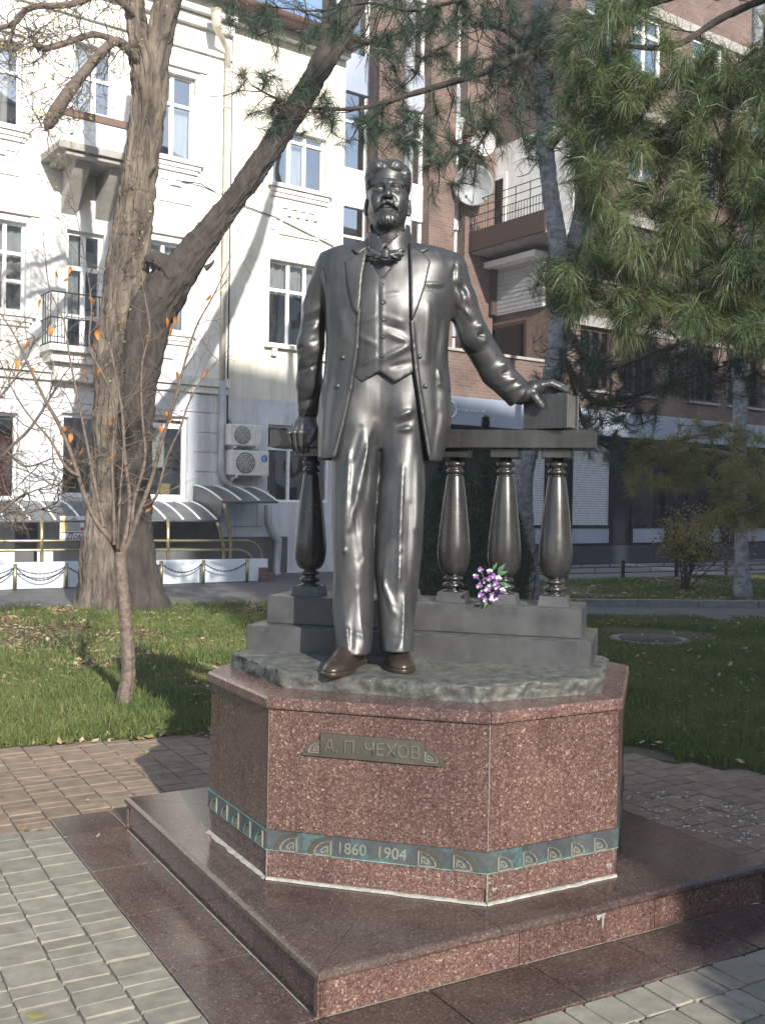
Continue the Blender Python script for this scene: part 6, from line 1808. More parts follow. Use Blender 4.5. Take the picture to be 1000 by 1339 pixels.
# side-wall windows, white hooded, and the balcony with its brown parapet
def side(px, py, to):                           # point on the plane t = TC - to
    n = STE; d = ray(px, py); k = ((F0 + STE * (TC - to) - C0).dot(n)) / d.dot(n); p = C0 + d * k
    return (p - F0).dot(STN), p.z
def sbox(o0, o1, h0, h1, w0, w1, name, mat, parent=None):      # along the side wall; w outwards
    return MB().box(FP(TC - w1, h0, min(o0, o1)), STE * (w1 - w0), STN * abs(o1 - o0), Vector((0, 0, h1 - h0))).build(name, M[mat], parent or bk)
TW = 1.05
o_a, h_a = side(571, 330, TW); o_b, h_b = side(712, 290, TW)
h_s = (h_a + h_b) / 2
bcn = sbox(o_a, o_b, h_s - .25, h_s + .30, TW - .05, TW + .02, 'balcony', 'redframe')
sbox(o_a, o_b, h_s - .28, h_s - .10, .004, TW - .06, 'balcony_floor', 'concrete', bcn)
rb = MB()
for h in (.5, .72, .94, 1.15): rb.tube([FP(TC - TW, h_s + h, o_a), FP(TC - TW, h_s + h, o_b)], .014, 5)
n = 40
for k in range(n + 1):
    o = o_a + (o_b - o_a) * k / n
    rb.tube([FP(TC - TW, h_s + .3, o), FP(TC - TW, h_s + (1.15 if k % 5 == 0 else .72), o)], .009 if k % 5 else .016, 4)
rb.build('balcony_rail', M['ironwork'], bcn)
sbox(o_a, o_b, h_s - .1, h_s + 2.9, .002, .05, 'balcony_wall', 'stucco', bcn)
om, hm = side(640, 240, 0); 
sbox(om - .1, om + .8, h_s, h_s + 2.1, .052, .09, 'balcony_door', 'white', bcn)
sbox(om + .02, om + .68, h_s + .2, h_s + 1.95, .092, .10, 'balcony_door', 'glass_dark', bcn)
for (l, r2) in ((596, 634), (641, 704)):
    oa, h1 = side(l, 345 - (l - 596) * .33, .3); ob, h2 = side(r2, 345 - (r2 - 596) * .33, .3)
    hm_ = h_s - .62
    wn_ = sbox(oa, ob, hm_ - 1.3, hm_, .002, .10, 'window', 'blind')
    sbox(oa - .05, ob + .05, hm_, hm_ + .16, .002, .50, 'hood', 'white', wn_)
    sbox(oa, oa + .10, hm_ - 1.3, hm_ - .005, .11, .3, 'frame', 'redframe', wn_)
    for k in range(10): sbox(oa + .12, ob - .02, hm_ - 1.25 + k * .122, hm_ - 1.17 + k * .122, .102, .118, 'slat', 'pipe_grey', wn_)
oa, h1 = side(640, 425, 0); ob, h2 = side(690, 425, 0)
wn_ = sbox(oa, ob, 5.2, 6.7, .002, .06, 'window', 'redframe'); sbox(oa + .1, ob - .1, 5.3, 6.6, .062, .075, 'pane', 'glass_dark', wn_)
# shop storey in front, carrying on to the left of the corner
TS = fac(566, 560)[0]
sh_ops = []
wall_front('wall', bk, M['brick'], TS, TC, HF1 - .05, HF1 + 1.15, .002, [])
MB().fbox(TS, TC - .01, HF1 + 1.15, HF1 + 1.22, -7, .06).build('terrace', M['concrete'], bk)
fa = MB().fbox(TS - .3, TR, HF0, HF1, .004, .40).build('fascia', M['fascia'], bk)
MB().fbox(TS - .3, TR, HF0 - .06, HF0 - .004, .004, .36).build('fascia_edge', M['black'], bk)
quad('shop_back', 'room', [FP(TS, 0, -.9), FP(TR, 0, -.9), FP(TR, HF0, -.9), FP(TS, HF0, -.9)])
quad('shop_ceiling', 'black', [FP(TS, HF0 - .07, -.9), FP(TR, HF0 - .07, -.9), FP(TR, HF0 - .07, .36), FP(TS, HF0 - .07, .36)])
def shop(l, r2, kind):
    t0, t1 = fac(l, 650)[0], fac(r2, 650)[0]
    hp, hs_ = .52, .98
    f = MB()
    f.fbox(t0, t0 + .07, hp, HF0 - .07, -.10, -.002); f.fbox(t1 - .07, t1, hp, HF0 - .07, -.10, -.002); f.fbox(t0 + .07, t1 - .07, hs_, hs_ + .08, -.10, -.004); f.fbox(t0 + .07, t1 - .07, hp, hp + .05, -.10, -.004)
    w = f.build('shop_window', M['black'], bk)
    MB().fbox(t0 + .07, t1 - .07, hp + .05, hs_, -.08, -.03).build('lower_panel', M['fascia'], w)
    if kind == 'blind':
        n = 36; hh = (HF0 - .1 - hs_ - .08) / n
        m = MB()
        for k in range(n): m.fbox(t0 + .08, t1 - .08, hs_ + .085 + k * hh, hs_ + .085 + (k + .86) * hh, -.09 - .012 * (k % 2), -.065)
        tag(m.build('blind', M['blind'], w), kind='stuff')
    else:
        MB().fbox(t0 + .5, t1 - .1, hs_ + .1, HF0 - .6, -.5, -.44).build('poster', M['blind'], w) if kind == 'poster' else None
        MB().add([FP(t0 + .07, hs_ + .08, -.06), FP(t1 - .07, hs_ + .08, -.06), FP(t1 - .07, HF0 - .07, -.06), FP(t0 + .07, HF0 - .07, -.06)], [(0, 1, 2, 3)]).build('pane', M['glass_dark'], w)
shop(746, 800, 'blind'); shop(826, 872, 'poster'); shop(898, 944, 'glass'); shop(972, 1030, 'poster'); shop(660, 716, 'blind'); shop(1060, 1110, 'blind')
for l, r2 in ((716, 745), (801, 825), (873, 897), (945, 971), (1031, 1059)):
    a_, b_ = fac(l, 650)[0], fac(r2, 650)[0]
    MB().fbox(a_ + .01, b_ - .01, .02, HF0 - .07, -.3, -.02).build('pillar', M['black'], bk)
MB().fbox(TS, TR, 0, .50, -.2, .06).build('plinth', M['plinth'], bk)
# letters on the fascia
tq, hq = fac(914, 569, .40)
place_text('lettering', text_mesh('ESSAR', .30, .02), M['darkfascia'], fa, FP(tq, hq, .425), STE, Vector((0, 0, 1)))
tq, hq = fac(598, 537, .40)
place_text('lettering', text_mesh('S A R N I   A U D I O N', .085, .006), M['white'], fa, FP(tq, hq, .41), STE, Vector((0, 0, 1)))
tq, hq = fac(588, 535, .40)
MB().tube([FP(tq + .19 * math.cos(x), hq + .19 * math.sin(x), .41) for x in np.linspace(0, 2 * math.pi, 30)], .016, 5).build('ring_logo', M['white'], fa)
# set-back front with brick piers and glazed loggias, between the white house and the corner
RO_ = -3.0
def rf_(px, py): return fac(px, py, RO_)
def pier(l, r2, mat, o0, o1, y=150): 
    a_, b_ = rf_(l, y)[0], rf_(r2, y)[0]
    return MB().fbox(a_, b_, 0, HB, RO_ + o0, RO_ + o1).build('pier' if 'brick' in mat else 'glazed_strip', M[mat], bk)
ta, tb = rf_(440, 150)[0], TC
quad('wall', 'room', [FP(ta, 0, RO_ - .8), FP(tb, 0, RO_ - .8), FP(tb, HB, RO_ - .8), FP(ta, HB, RO_ - .8)])
pier(484, 531, 'brick', -.3, .25); pier(556, 589, 'brick', -.3, .25); pier(603, 641, 'brick', -.3, .25); pier(668, 735, 'brick_wall2', -.3, -.02)
for l, r2 in ((442, 484), (531, 556), (589, 603), (641, 668)):
    a_, b_ = rf_(l, 150)[0], rf_(r2, 150)[0]
    for fl in range(6):
        h = .3 + fl * 3.0
        f = MB(); f.fbox(a_ + .002, b_ - .002, h, h + 1.0, RO_ - .22, RO_ - .05)
        pn = f.build('loggia_panel', M['white'] if fl % 2 else M['fascia'], bk)
        nn = max(1, int((b_ - a_) / .55))
        fr_ = MB()
        for k in range(nn + 1):
            x = a_ + (b_ - a_ - .06) * k / nn; fr_.fbox(x, x + .06, h + 1.002, h + 2.96, RO_ - .18, RO_ - .10)
        fr_.fbox(a_ + .06, b_ - .06, h + 2.2, h + 2.26, RO_ - .18, RO_ - .105)
        wd = fr_.build('window', M['white'], bk)
        MB().add([FP(a_, h + 1, RO_ - .15), FP(b_, h + 1, RO_ - .15), FP(b_, h + 2.99, RO_ - .15), FP(a_, h + 2.99, RO_ - .15)], [(0, 1, 2, 3)]).build('pane', M['glass_blue'], wd)
tp, _ = rf_(462, 200)
MB().tube([FP(tp, 0, RO_ + 2.4), FP(tp, 14.5, RO_ + 2.4)], .12, 10).build('rain_pipe', M['pipe_grey'], bk)
a_, b_, c_, d_ = (rf_(652, 90)[0], rf_(704, 90)[0], rf_(675, 88)[1], rf_(675, 40)[1])
window(bk, a_, b_, c_, d_, RO_ + .2, (.5,), (), 'redframe', 'glass_blue')
MB().fbox(a_, b_, c_ - .95, c_ - .01, RO_ + .05, RO_ + .2).build('loggia_panel', M['white'], bk)
# satellite dishes on the balcony side
def dish(px, py, to, rad, label, mat='dish', tilt=.25):
    o, h = side(px, py, to); c = FP(TC - to, h, o)
    t_ = thing('satellite_dish', c, label, 'satellite dish', 'satellite dishes on the balcony')
    az = (C0 + Vector((3, 0, 4)) - c).normalized(); ax = az.cross(Vector((0, 0, 1))).normalized(); ay = ax.cross(az)
    MB().lathe(c, [(rad * f, rad * .28 * f * f) for f in (.02, .3, .55, .75, .9, 1.0)] + [(rad, rad * .26), (rad * .6, .02), (rad * .1, -.03)], 28, ax, ay, az).build('reflector', M[mat], t_)
    MB().tube([c - ay * rad * .9 + az * rad * .25, c + az * rad * .9], .015, 5).build('arm', M['pipe_grey'], t_)
    MB().tube([c + az * rad * .85, c + az * rad * 1.0], [.04, .03], 8).build('receiver', M['pipe_grey'], t_)
    MB().tube([c - az * .02, c - az * .3, c - az * .3 - Vector((0, 0, .6))], .025, 6).build('mount', M['ironwork'], t_)
dish(599, 171, 1.3, .36, 'upper left white satellite dish in front of the brick pier')
dish(631, 188, 1.3, .34, 'white satellite dish right of and below the highest one')
dish(618, 243, 1.25, .55, 'large grey satellite dish above the brown balcony parapet', 'greydish')

# ================================================================== low metal fence on the right lawn's far edge
mf = thing('metal_fence', gnd(884, 753.7), 'low dark metal fence with double rails before the shop pavement', 'fence')
fpts = [gnd(x, y) for x, y in ((740, 756.6), (814, 755.6), (884, 753.9), (949, 752.4))]
d_ = (fpts[3] - fpts[1]) / 2
fpts = [fpts[1] - d_ * 3, fpts[1] - d_ * 2, fpts[1] - d_, fpts[1], fpts[1] + d_, fpts[1] + d_ * 2, fpts[1] + d_ * 3, fpts[1] + d_ * 4]
for p in fpts: MB().bbox(p + Vector((0, 0, .19)), .06, .06, .40, STE, STN, (0, 0, 1), .006).build('post', M['ironwork'], mf)
for a_, b_ in zip(fpts[:-1], fpts[1:]):
    m = MB(); up = Vector((0, 0, 1)); e = (b_ - a_).normalized() * .035
    for h in (.33, .24, .12): m.tube([a_ + e + up * h, b_ - e + up * h], .011, 5)
    for f in (.25, .5, .75): m.tube([a_ + (b_ - a_) * f + up * (.12 if f == .5 else .24), a_ + (b_ - a_) * f + up * (.24 if f == .5 else .33)], .010, 4)
    m.build('rail_panel', M['ironwork'], mf)
# manhole in the right lawn
mh = gnd(849, 838) + Vector((0, 0, .02)); mo = thing('manhole_cover', mh, 'round iron manhole cover lying in the shaded lawn', 'manhole')
MB().lathe(mh + Vector((0, 0, -.02)), [(.36, 0), (.36, .035), (.33, .04), (.325, .034), (.30, .034), (.29, .042), (.02, .042)], 40).build('lid', M['manhole'], mo)
MB().lathe(mh + Vector((0, 0, -.02)), [(.47, 0), (.47, .026), (.385, .03), (.365, .026), (.365, 0)], 40).build('rim', M['concrete'], mo)

# ================================================================== unseen blocks added behind the viewer, for shade and darker glass reflections
def blocker_house(u0, u1, dist, dep, h, label):     # u across the sun's direction, dist towards the sun
    sv = Vector((to_sun.x, to_sun.y, 0)).normalized(); uvv = Vector((-sv.y, sv.x, 0))
    o = sv * dist + uvv * u0
    t_ = thing('unseen_block', o + uvv * (u1 - u0) / 2, label, 'apartment block')
    MB().box(o, uvv * (u1 - u0), sv * dep, Vector((0, 0, h))).build('wall', M['block_far'], t_)
    MB().box(o - sv * .3 - uvv * .3 + Vector((0, 0, h)), uvv * (u1 - u0 + .6), sv * (dep + .6), Vector((0, 0, .4))).build('roof', M['roof'], t_)
    proto = None
    for j in range(int(h / 3)):
        for i in range(int((u1 - u0) / 2.6)):
            p = o + uvv * (1.3 + i * 2.6) + Vector((0, 0, 1.0 + 3 * j)) - sv * .03
            if proto is None:
                proto = MB().box(-uvv * .7, uvv * 1.4, -sv * .04, Vector((0, 0, 1.5))).mesh('window'); proto.materials.append(M['glass_dark'])
            link('window', proto, None, t_, p)
    return t_
# ================================================================== trees and plants
def spline(pts, step):
    """smooth curve through (x,y,z,r) rows"""
    Q = np.array(pts, np.float64); n = len(Q)
    out = []
    for i in range(n - 1):
        p0, p1, p2, p3 = Q[max(i - 1, 0)], Q[i], Q[i + 1], Q[min(i + 2, n - 1)]
        m = max(2, int(np.linalg.norm(p2[:3] - p1[:3]) / step))
        for k in range(m):
            t = k / m
            out.append(0.5 * ((2 * p1) + (-p0 + p2) * t + (2 * p0 - 5 * p1 + 4 * p2 - p3) * t * t + (-p0 + 3 * p1 - 3 * p2 + p3) * t ** 3))
    out.append(Q[-1])
    return np.array(out)
def pxl(rows, dep=None):                        # (px,py,depth,half width px) -> (x,y,z,r)
    out = []
    for r in rows:
        px, py, d, hw = r if len(r) == 4 else (r[0], r[1], dep, r[2])
        p = at(px, py, d); out.append((p.x, p.y, p.z, hw * d / FPX))
    return out
def bark_tube(name, rows, n, step, amp, parent, mat, fr=18.0, stretch=.18, seed=0, flare=0.0, kink=0.0):
    S = spline(rows, step); m = len(S)
    pts = S[:, :3]; rad = np.maximum(S[:, 3], .0015)
    T = np.gradient(pts, axis=0); T /= np.linalg.norm(T, axis=1)[:, None] + 1e-9
    U = np.zeros_like(pts); u = np.cross(T[0], [0.31, .9, .2]); u /= np.linalg.norm(u)
    for i in range(m):
        u = u - T[i] * (u @ T[i]); u /= np.linalg.norm(u); U[i] = u
    Wv = np.cross(T, U)
    a = np.linspace(0, 2 * np.pi, n, endpoint=False)
    L = np.concatenate([[0], np.cumsum(np.linalg.norm(np.diff(pts, axis=0), axis=1))])
    ca, sa = np.cos(a)[None, :], np.sin(a)[None, :]
    rr = rad[:, None] * np.ones((1, n))
    if amp > 0:
        rm = float(rad.mean())
        X, Y, Zz = ca * rm * fr, sa * rm * fr, (L * fr * stretch)[:, None]
        w1 = vnoise(X * .5, Y * .5, Zz * .6, seed + 3)
        f = 1 - 2 * np.abs(vnoise(X + w1 * .7, Y + w1 * .7, Zz, seed)) ** .8
        g = 1 - 2 * np.abs(vnoise(X * 2.1, Y * 2.1, Zz * 2.4, seed + 7))
        lowf = vnoise(ca * 1.2, sa * 1.2, (L * 1.1)[:, None], seed + 11)
        rr = rr + amp * (.6 * f + .3 * g - .45) + rad[:, None] * .10 * lowf
        if flare > 0:
            lob = np.abs(np.sin(a * 3.5 + seed))[None, :]
            rr = rr + (flare * np.exp(-L / .35))[:, None] * (.35 + .65 * lob)
    V = pts[:, None, :] + U[:, None, :] * (ca * rr)[..., None] + Wv[:, None, :] * (sa * rr)[..., None]
    idx = np.arange(m * n).reshape(m, n)
    q = np.stack([idx[:-1], np.roll(idx, -1, 1)[:-1], np.roll(idx, -1, 1)[1:], idx[1:]], -1).reshape(-1, 4)
    # close both ends with a centre vertex each (as degenerate-free quads would not fit, use tiny caps)
    V = V.reshape(-1, 3)
    org = np.array(WL[parent.name])
    return link(name, np_mesh(name, V - org, q, True), M[mat], parent)
class Twigs:
    def __init__(s): s.V = []; s.F = []; s.n = 0
    def tube(s, pts, r0, r1, n=4):
        pts = np.asarray(pts, np.float32); m = len(pts)
        T = np.gradient(pts, axis=0); T /= np.linalg.norm(T, axis=1)[:, None] + 1e-9
        u = np.cross(T[0], np.array([.3, .5, .81])); u /= np.linalg.norm(u) + 1e-9
        rad = np.linspace(r0, r1, m); a = np.arange(n) * 2 * np.pi / n
        out = np.empty((m, n, 3), np.float32)
        for i in range(m):
            u = u - T[i] * (u @ T[i]); u /= np.linalg.norm(u) + 1e-9; w = np.cross(T[i], u)
            out[i] = pts[i] + rad[i] * (np.cos(a)[:, None] * u + np.sin(a)[:, None] * w)
        idx = np.arange(m * n).reshape(m, n) + s.n
        q = np.stack([idx[:-1], np.roll(idx, -1, 1)[:-1], np.roll(idx, -1, 1)[1:], idx[1:]], -1).reshape(-1, 4)
        s.V.append(out.reshape(-1, 3)); s.F.append(q); s.n += m * n
    def build(s, name, mat, parent, kind='stuff'):
        if not s.V: return None
        o = link(name, np_mesh(name, np.concatenate(s.V) - np.array(WL[parent.name]), np.concatenate(s.F), True), M[mat], parent)
        if kind: o['kind'] = kind
        return o
def unit(v): v = np.asarray(v, np.float64); return v / (np.linalg.norm(v) + 1e-12)
def grow(tw, p, d, L, r, lev, rg, up=0.0, spread=.7, kids=3, tips=None, wig=.18, shrink=.62, n=4):
    """a crooked twig and its side twigs"""
    m = max(3, int(L / .07)); pts = [np.array(p, float)]; d = unit(d)
    for _ in range(m):
        d = unit(d + rg.normal(0, wig, 3) + np.array([0, 0, up])); pts.append(pts[-1] + d * L / m)
    tw.tube(pts, r, r * .45 if lev else max(r * .25, .0009), n)
    if tips is not None: tips.append((pts[-1], d))
    if lev > 0:
        for k in range(kids):
            f = rg.uniform(.3, 1.0); i = int(f * m); q = pts[i]
            dd = unit(unit(pts[min(i + 1, m)] - pts[max(i - 1, 0)]) + rg.normal(0, spread, 3))
            grow(tw, q, dd, L * rg.uniform(.4, .8) * shrink / .62, r * .55, lev - 1, rg, up, spread, kids, tips, wig, shrink, n)
def leaf_cards(pts, size, rg, name, mat, parent, kind='stuff', droop=.2, aspect=.5):
    """small folded leaf blades, four corners each"""
    pts = np.asarray(pts, np.float32); n = len(pts)
    d = rg.normal(0, 1, (n, 3)); d[:, 2] -= droop; d /= np.linalg.norm(d, axis=1)[:, None]
    s = np.cross(d, rg.normal(0, 1, (n, 3))); s /= np.linalg.norm(s, axis=1)[:, None] + 1e-9
    L = size * rg.uniform(.6, 1.25, (n, 1)); nn = np.cross(d, s)
    V = np.stack([pts, pts + d * L * .5 + s * L * aspect * .5 + nn * L * .10, pts + d * L, pts + d * L * .5 - s * L * aspect * .5 + nn * L * .10], 1).reshape(-1, 3)
    F = np.arange(n * 4).reshape(n, 4)
    o = link(name, np_mesh(name, V - np.array(WL[parent.name]), F, False), M[mat], parent)
    if kind: o['kind'] = kind
    return o
def needles(tufts, rg, name, mat, parent, length=.13, count=70, width=.0018, shoot=.10, droop=.35, spread=.85):
    """tufts: (point, direction); each needle is a bent blade of two pieces"""
    Vs = []; 
    for p, d in tufts:
        p = np.asarray(p, np.float32); d = unit(d); c = int(count * rg.uniform(.7, 1.2))
        f = rg.uniform(0, 1, (c, 1)) ** .8
        base = p - d * shoot * (1 - f)
        dv = d[None, :] * (.55 + .6 * f) + rg.normal(0, spread * .62, (c, 3))
        dv /= np.linalg.norm(dv, axis=1)[:, None]
        L = length * rg.uniform(.75, 1.2, (c, 1))
        mid = base + dv * L * .5
        d2 = dv + np.array([0, 0, -droop]); d2 /= np.linalg.norm(d2, axis=1)[:, None]
        tip = mid + d2 * L * .5
        s = np.cross(dv, rg.normal(0, 1, (c, 3))); s /= np.linalg.norm(s, axis=1)[:, None] + 1e-9
        w = width * rg.uniform(.8, 1.2, (c, 1))
        Vs.append(np.stack([base - s * w * .6, base + s * w * .6, mid + s * w, mid - s * w, tip + s * w * .15, tip - s * w * .15], 1).reshape(-1, 3))
    V = np.concatenate(Vs); n = len(V) // 6
    b = np.arange(n)[:, None] * 6
    F = np.concatenate([b + np.array([0, 1, 2, 3]), b + np.array([3, 2, 4, 5])])
    o = link(name, np_mesh(name, V - np.array(WL[parent.name]), F, False), M[mat], parent)
    o['kind'] = 'stuff'
    return o
def attach(tw, skel, tufts, rg, r=.006, sag=.06):
    """join every tuft by a curved twig to the nearest wood already there; gives each tuft its direction"""
    nodes = [np.array(q) for q in skel]; base = np.array(nodes)
    ds = [np.min(np.linalg.norm(base - np.array(t), axis=1)) for t in tufts]
    out = []
    for i in np.argsort(ds):
        t = np.array(tufts[i]); A = np.array(nodes); dd = np.linalg.norm(A - t, axis=1); j = int(np.argmin(dd)); a = A[j]
        mid = (a + t) / 2 + rg.normal(0, .05, 3) * dd[j] - np.array([0, 0, sag * dd[j]])
        k = np.linspace(0, 1, 6)[:, None]
        pts = (1 - k) ** 2 * a + 2 * k * (1 - k) * mid + k ** 2 * t
        tw.tube(pts, r if dd[j] > .15 else r * .7, r * .4, 4)
        nodes += [pts[3], pts[5]]
        out.append((t, unit(pts[5] - pts[3]) * .8 + rg.normal(0, .35, 3)))
    return out
rg = np.random.default_rng(21)

# ---- the thick light trunk
DT = 14.7
rob = thing('robinia_tree', gnd(150, 797), 'thick pale furrowed trunk rising straight, forked above, at the lawn\'s far edge', 'tree')
bark_tube('trunk', pxl([(153, 806, 46), (151, 770, 42), (149, 700, 36), (149, 620, 31), (154, 520, 30), (160, 420, 29), (171, 320, 26), (183, 230, 21), (193, 150, 21), (195, 90, 23), (190, 60, 22)], DT), 150, .045, .085, rob, 'bark', 16, .14, 1, .26)
bark_tube('stem', pxl([(192, 120, 14), (186, 70, 14), (178, 20, 13), (172, -40, 12), (166, -140, 10), (170, -260, 7)], DT), 64, .05, .055, rob, 'bark', 17, .18, 5)
bark_tube('stem', pxl([(196, 120, 16), (207, 60, 17), (218, 10, 17), (228, -50, 15), (246, -160, 12), (258, -300, 8)], DT), 64, .05, .055, rob, 'bark', 17, .18, 9)
limbs = [[(188, 88, 14.6, 6), (172, 68, 14.4, 7), (152, 54, 14.2, 6), (132, 70, 14.0, 6), (108, 98, 13.9, 6.5), (88, 124, 13.8, 8), (70, 152, 13.75, 8.5), (63, 164, 13.7, 7), (60, 169, 13.7, .5)],
         [(150, 52, 14.2, 4), (125, 45, 14.1, 4), (98, 52, 14.0, 4), (72, 61, 13.9, 4), (52, 63, 13.9, 4.5), (46, 52, 13.9, 3.5), (40, 46, 13.9, 2.5)],
         [(176, 20, 14.6, 5), (140, -10, 14.2, 4.5), (95, 5, 14.0, 4), (40, 10, 13.8, 4), (22, 28, 13.7, 3.5), (0, 36, 13.6, 3), (-40, 40, 13.5, 2)],
         [(20, 28, 13.7, 3), (14, 50, 13.7, 2.6), (2, 66, 13.7, 2.2), (-20, 80, 13.7, 1.6)],
         [(230, -60, 14.5, 5), (270, -90, 14, 4), (330, -80, 13.6, 3), (380, -60, 13.4, 2)]]
tw = Twigs(); tips = []
for L_ in limbs:
    rows = pxl(L_); bark_tube('branch', rows, 14, .05, .008, rob, 'twig', 30, .2, 3)
    S = spline(rows, .12)
    for p in S[2:]:
        for _ in range(3):
            grow(tw, p[:3], rg.normal(0, 1, 3) + np.array([-.2, 0, -.1]), rg.uniform(.3, .75), .009, 2, rg, up=-.02, kids=3, tips=tips, wig=.22)
for _ in range(46):                              # small shoots on the trunk
    y = rg.uniform(150, 700); x = np.interp(y, [90, 230, 420, 620, 700], [195, 183, 160, 149, 149]) + rg.uniform(-22, 22)
    grow(tw, np.array(at(x, y, DT - .28)), [rg.normal(0, .5), -.5, rg.uniform(-.6, .9)], rg.uniform(.15, .5), .006, 1, rg, tips=tips)
tw.build('twigs', 'twig', rob)
lp_ = [t[0] + rg.normal(0, .04, 3) for t in tips if rg.random() < .42]
leaf_cards(lp_, .055, rg, 'leaves', 'yellow_leaf', rob, aspect=.45)

# ---- the leaning dark pine trunk beside it
DP = 14.55
lean = thing('leaning_pine', gnd(184, 797), 'dark pine trunk leaning far to the right beside the thick pale trunk', 'tree')
bark_tube('trunk', pxl([(184, 806, 30), (180, 760, 27), (175, 690, 24), (173, 610, 23), (177, 530, 24), (184, 470, 26), (198, 412, 29), (222, 372, 28), (252, 332, 21), (292, 280, 15.5), (335, 222, 14.5), (385, 146, 15), (428, 72, 15.5), (462, 5, 16.5), (492, -60, 15), (540, -170, 11), (580, -300, 6)], DP), 90, .05, .05, lean, 'pinebark', 17, .30, 22, .22)
for pts in ([(214, 352, 13), (204, 338, 12), (199, 345, 9)], [(228, 366, 14), (215, 345, 13), (207, 336, 8)]):
    bark_tube('burl', pxl(pts, DP - .12), 30, .04, .06, lean, 'pinebark', 14, .6, 31)
bark_tube('stub', pxl([(268, 352, 4), (276, 346, 2.6), (281, 340, .8)], DP - .1), 10, .04, .01, lean, 'pinebark', 30, .3, 2)

# ---- the sapling on the left lawn
DS = 7.77
sap = thing('sapling', gnd(162, 928), 'young bare tree with a few orange leaves and upright branches on the left lawn', 'tree')
bark_tube('trunk', pxl([(163, 934, 13), (163, 915, 9.5), (168, 880, 8), (167, 840, 8), (163, 790, 7.6), (159, 750, 7.4), (158, 722, 8)], DS), 40, .012, .008, sap, 'sapling', 40, .9, 2, .02)
SB = [[(157, 728, 8, 7), (146, 706, 7.75, 6), (128, 684, 7.7, 5.6), (112, 650, 7.65, 5), (96, 600, 7.6, 4.4), (78, 556, 7.6, 3.8), (58, 520, 7.55, 3.2), (38, 478, 7.5, 2.4), (18, 436, 7.5, 1.8), (-6, 400, 7.5, 1)],
      [(160, 726, 7.77, 7), (170, 706, 7.75, 5.6), (182, 672, 7.7, 5), (198, 628, 7.7, 4.4), (214, 570, 7.65, 3.8), (230, 520, 7.6, 3), (243, 470, 7.6, 2.4), (258, 425, 7.55, 2), (280, 385, 7.5, 1.5), (298, 345, 7.5, 1)],
      [(160, 722, 7.77, 5.5), (167, 690, 7.85, 5), (170, 650, 7.9, 4.2), (164, 600, 7.95, 3.6), (160, 540, 8, 3), (148, 470, 8, 2.6), (140, 430, 8, 2), (146, 380, 8, 1.6), (160, 330, 8, 1)],
      [(150, 712, 7.7, 4), (149, 660, 7.65, 3.2), (147, 600, 7.6, 2.8), (150, 545, 7.6, 2.4), (140, 500, 7.6, 2), (118, 455, 7.6, 1.8), (120, 400, 7.6, 1.5), (112, 340, 7.6, 1.2), (96, 260, 7.55, 1), (84, 200, 7.5, .8)],
      [(136, 690, 7.7, 4), (128, 650, 7.8, 3.4), (116, 590, 7.85, 3), (104, 530, 7.9, 2.6), (92, 470, 7.9, 2), (84, 420, 7.9, 1.7), (66, 380, 7.9, 1.3), (60, 340, 7.9, 1)],
      [(172, 700, 7.75, 4), (176, 655, 7.9, 3.4), (190, 600, 7.95, 3), (186, 540, 8, 2.6), (186, 480, 8, 2.2), (196, 430, 8, 1.8), (190, 390, 8, 1.3), (182, 350, 8, 1)],
      [(104, 622, 7.6, 3.4), (88, 612, 7.55, 2.8), (66, 575, 7.5, 2.4), (40, 545, 7.45, 2), (20, 515, 7.4, 1.6), (0, 470, 7.4, 1.2)],
      [(186, 664, 7.7, 3.6), (204, 650, 7.6, 3), (218, 600, 7.55, 2.6), (236, 560, 7.5, 2.2), (246, 530, 7.5, 1.8), (262, 500, 7.5, 1.5), (285, 470, 7.5, 1)],
      [(154, 716, 7.7, 3), (156, 680, 7.6, 2.6), (158, 640, 7.6, 2.2), (161, 600, 7.6, 1.6), (160, 585, 7.6, 1.2)]]
tw = Twigs(); tips = []; branch_pts = []
for L_ in SB:
    rows = [(a_, b_, c_, d_ * .64) for a_, b_, c_, d_ in pxl(L_)]; bark_tube('branch', rows, 10, .03, .002, sap, 'sapling', 60, .8, 3)
    S = spline(rows, .09)
    for p in S[3:]:
        branch_pts.append(p[:3])
        grow(tw, p[:3], [rg.normal(0, .6), rg.normal(0, .4), rg.uniform(.1, 1)], rg.uniform(.08, .45), .0034, 1, rg, up=.05, kids=3, tips=tips, wig=.16)
tw.build('twigs', 'sapling', sap)
lm = None
LEAVES = [(204, 408), (215, 405), (224, 433), (133, 488), (134, 548), (146, 552), (208, 560), (161, 656), (197, 666), (87, 562), (108, 591), (129, 437), (126, 455), (63, 402), (72, 436), (48, 455), (16, 480), (6, 497), (38, 481), (52, 489), (120, 394), (60, 350), (74, 340), (72, 356), (152, 600), (214, 541), (158, 616), (232, 492), (182, 432), (115, 490), (275, 493), (279, 394), (84, 607), (96, 572), (140, 570), (100, 605), (57, 503), (210, 540)]
BPn = np.array(branch_pts + [t[0] for t in tips])
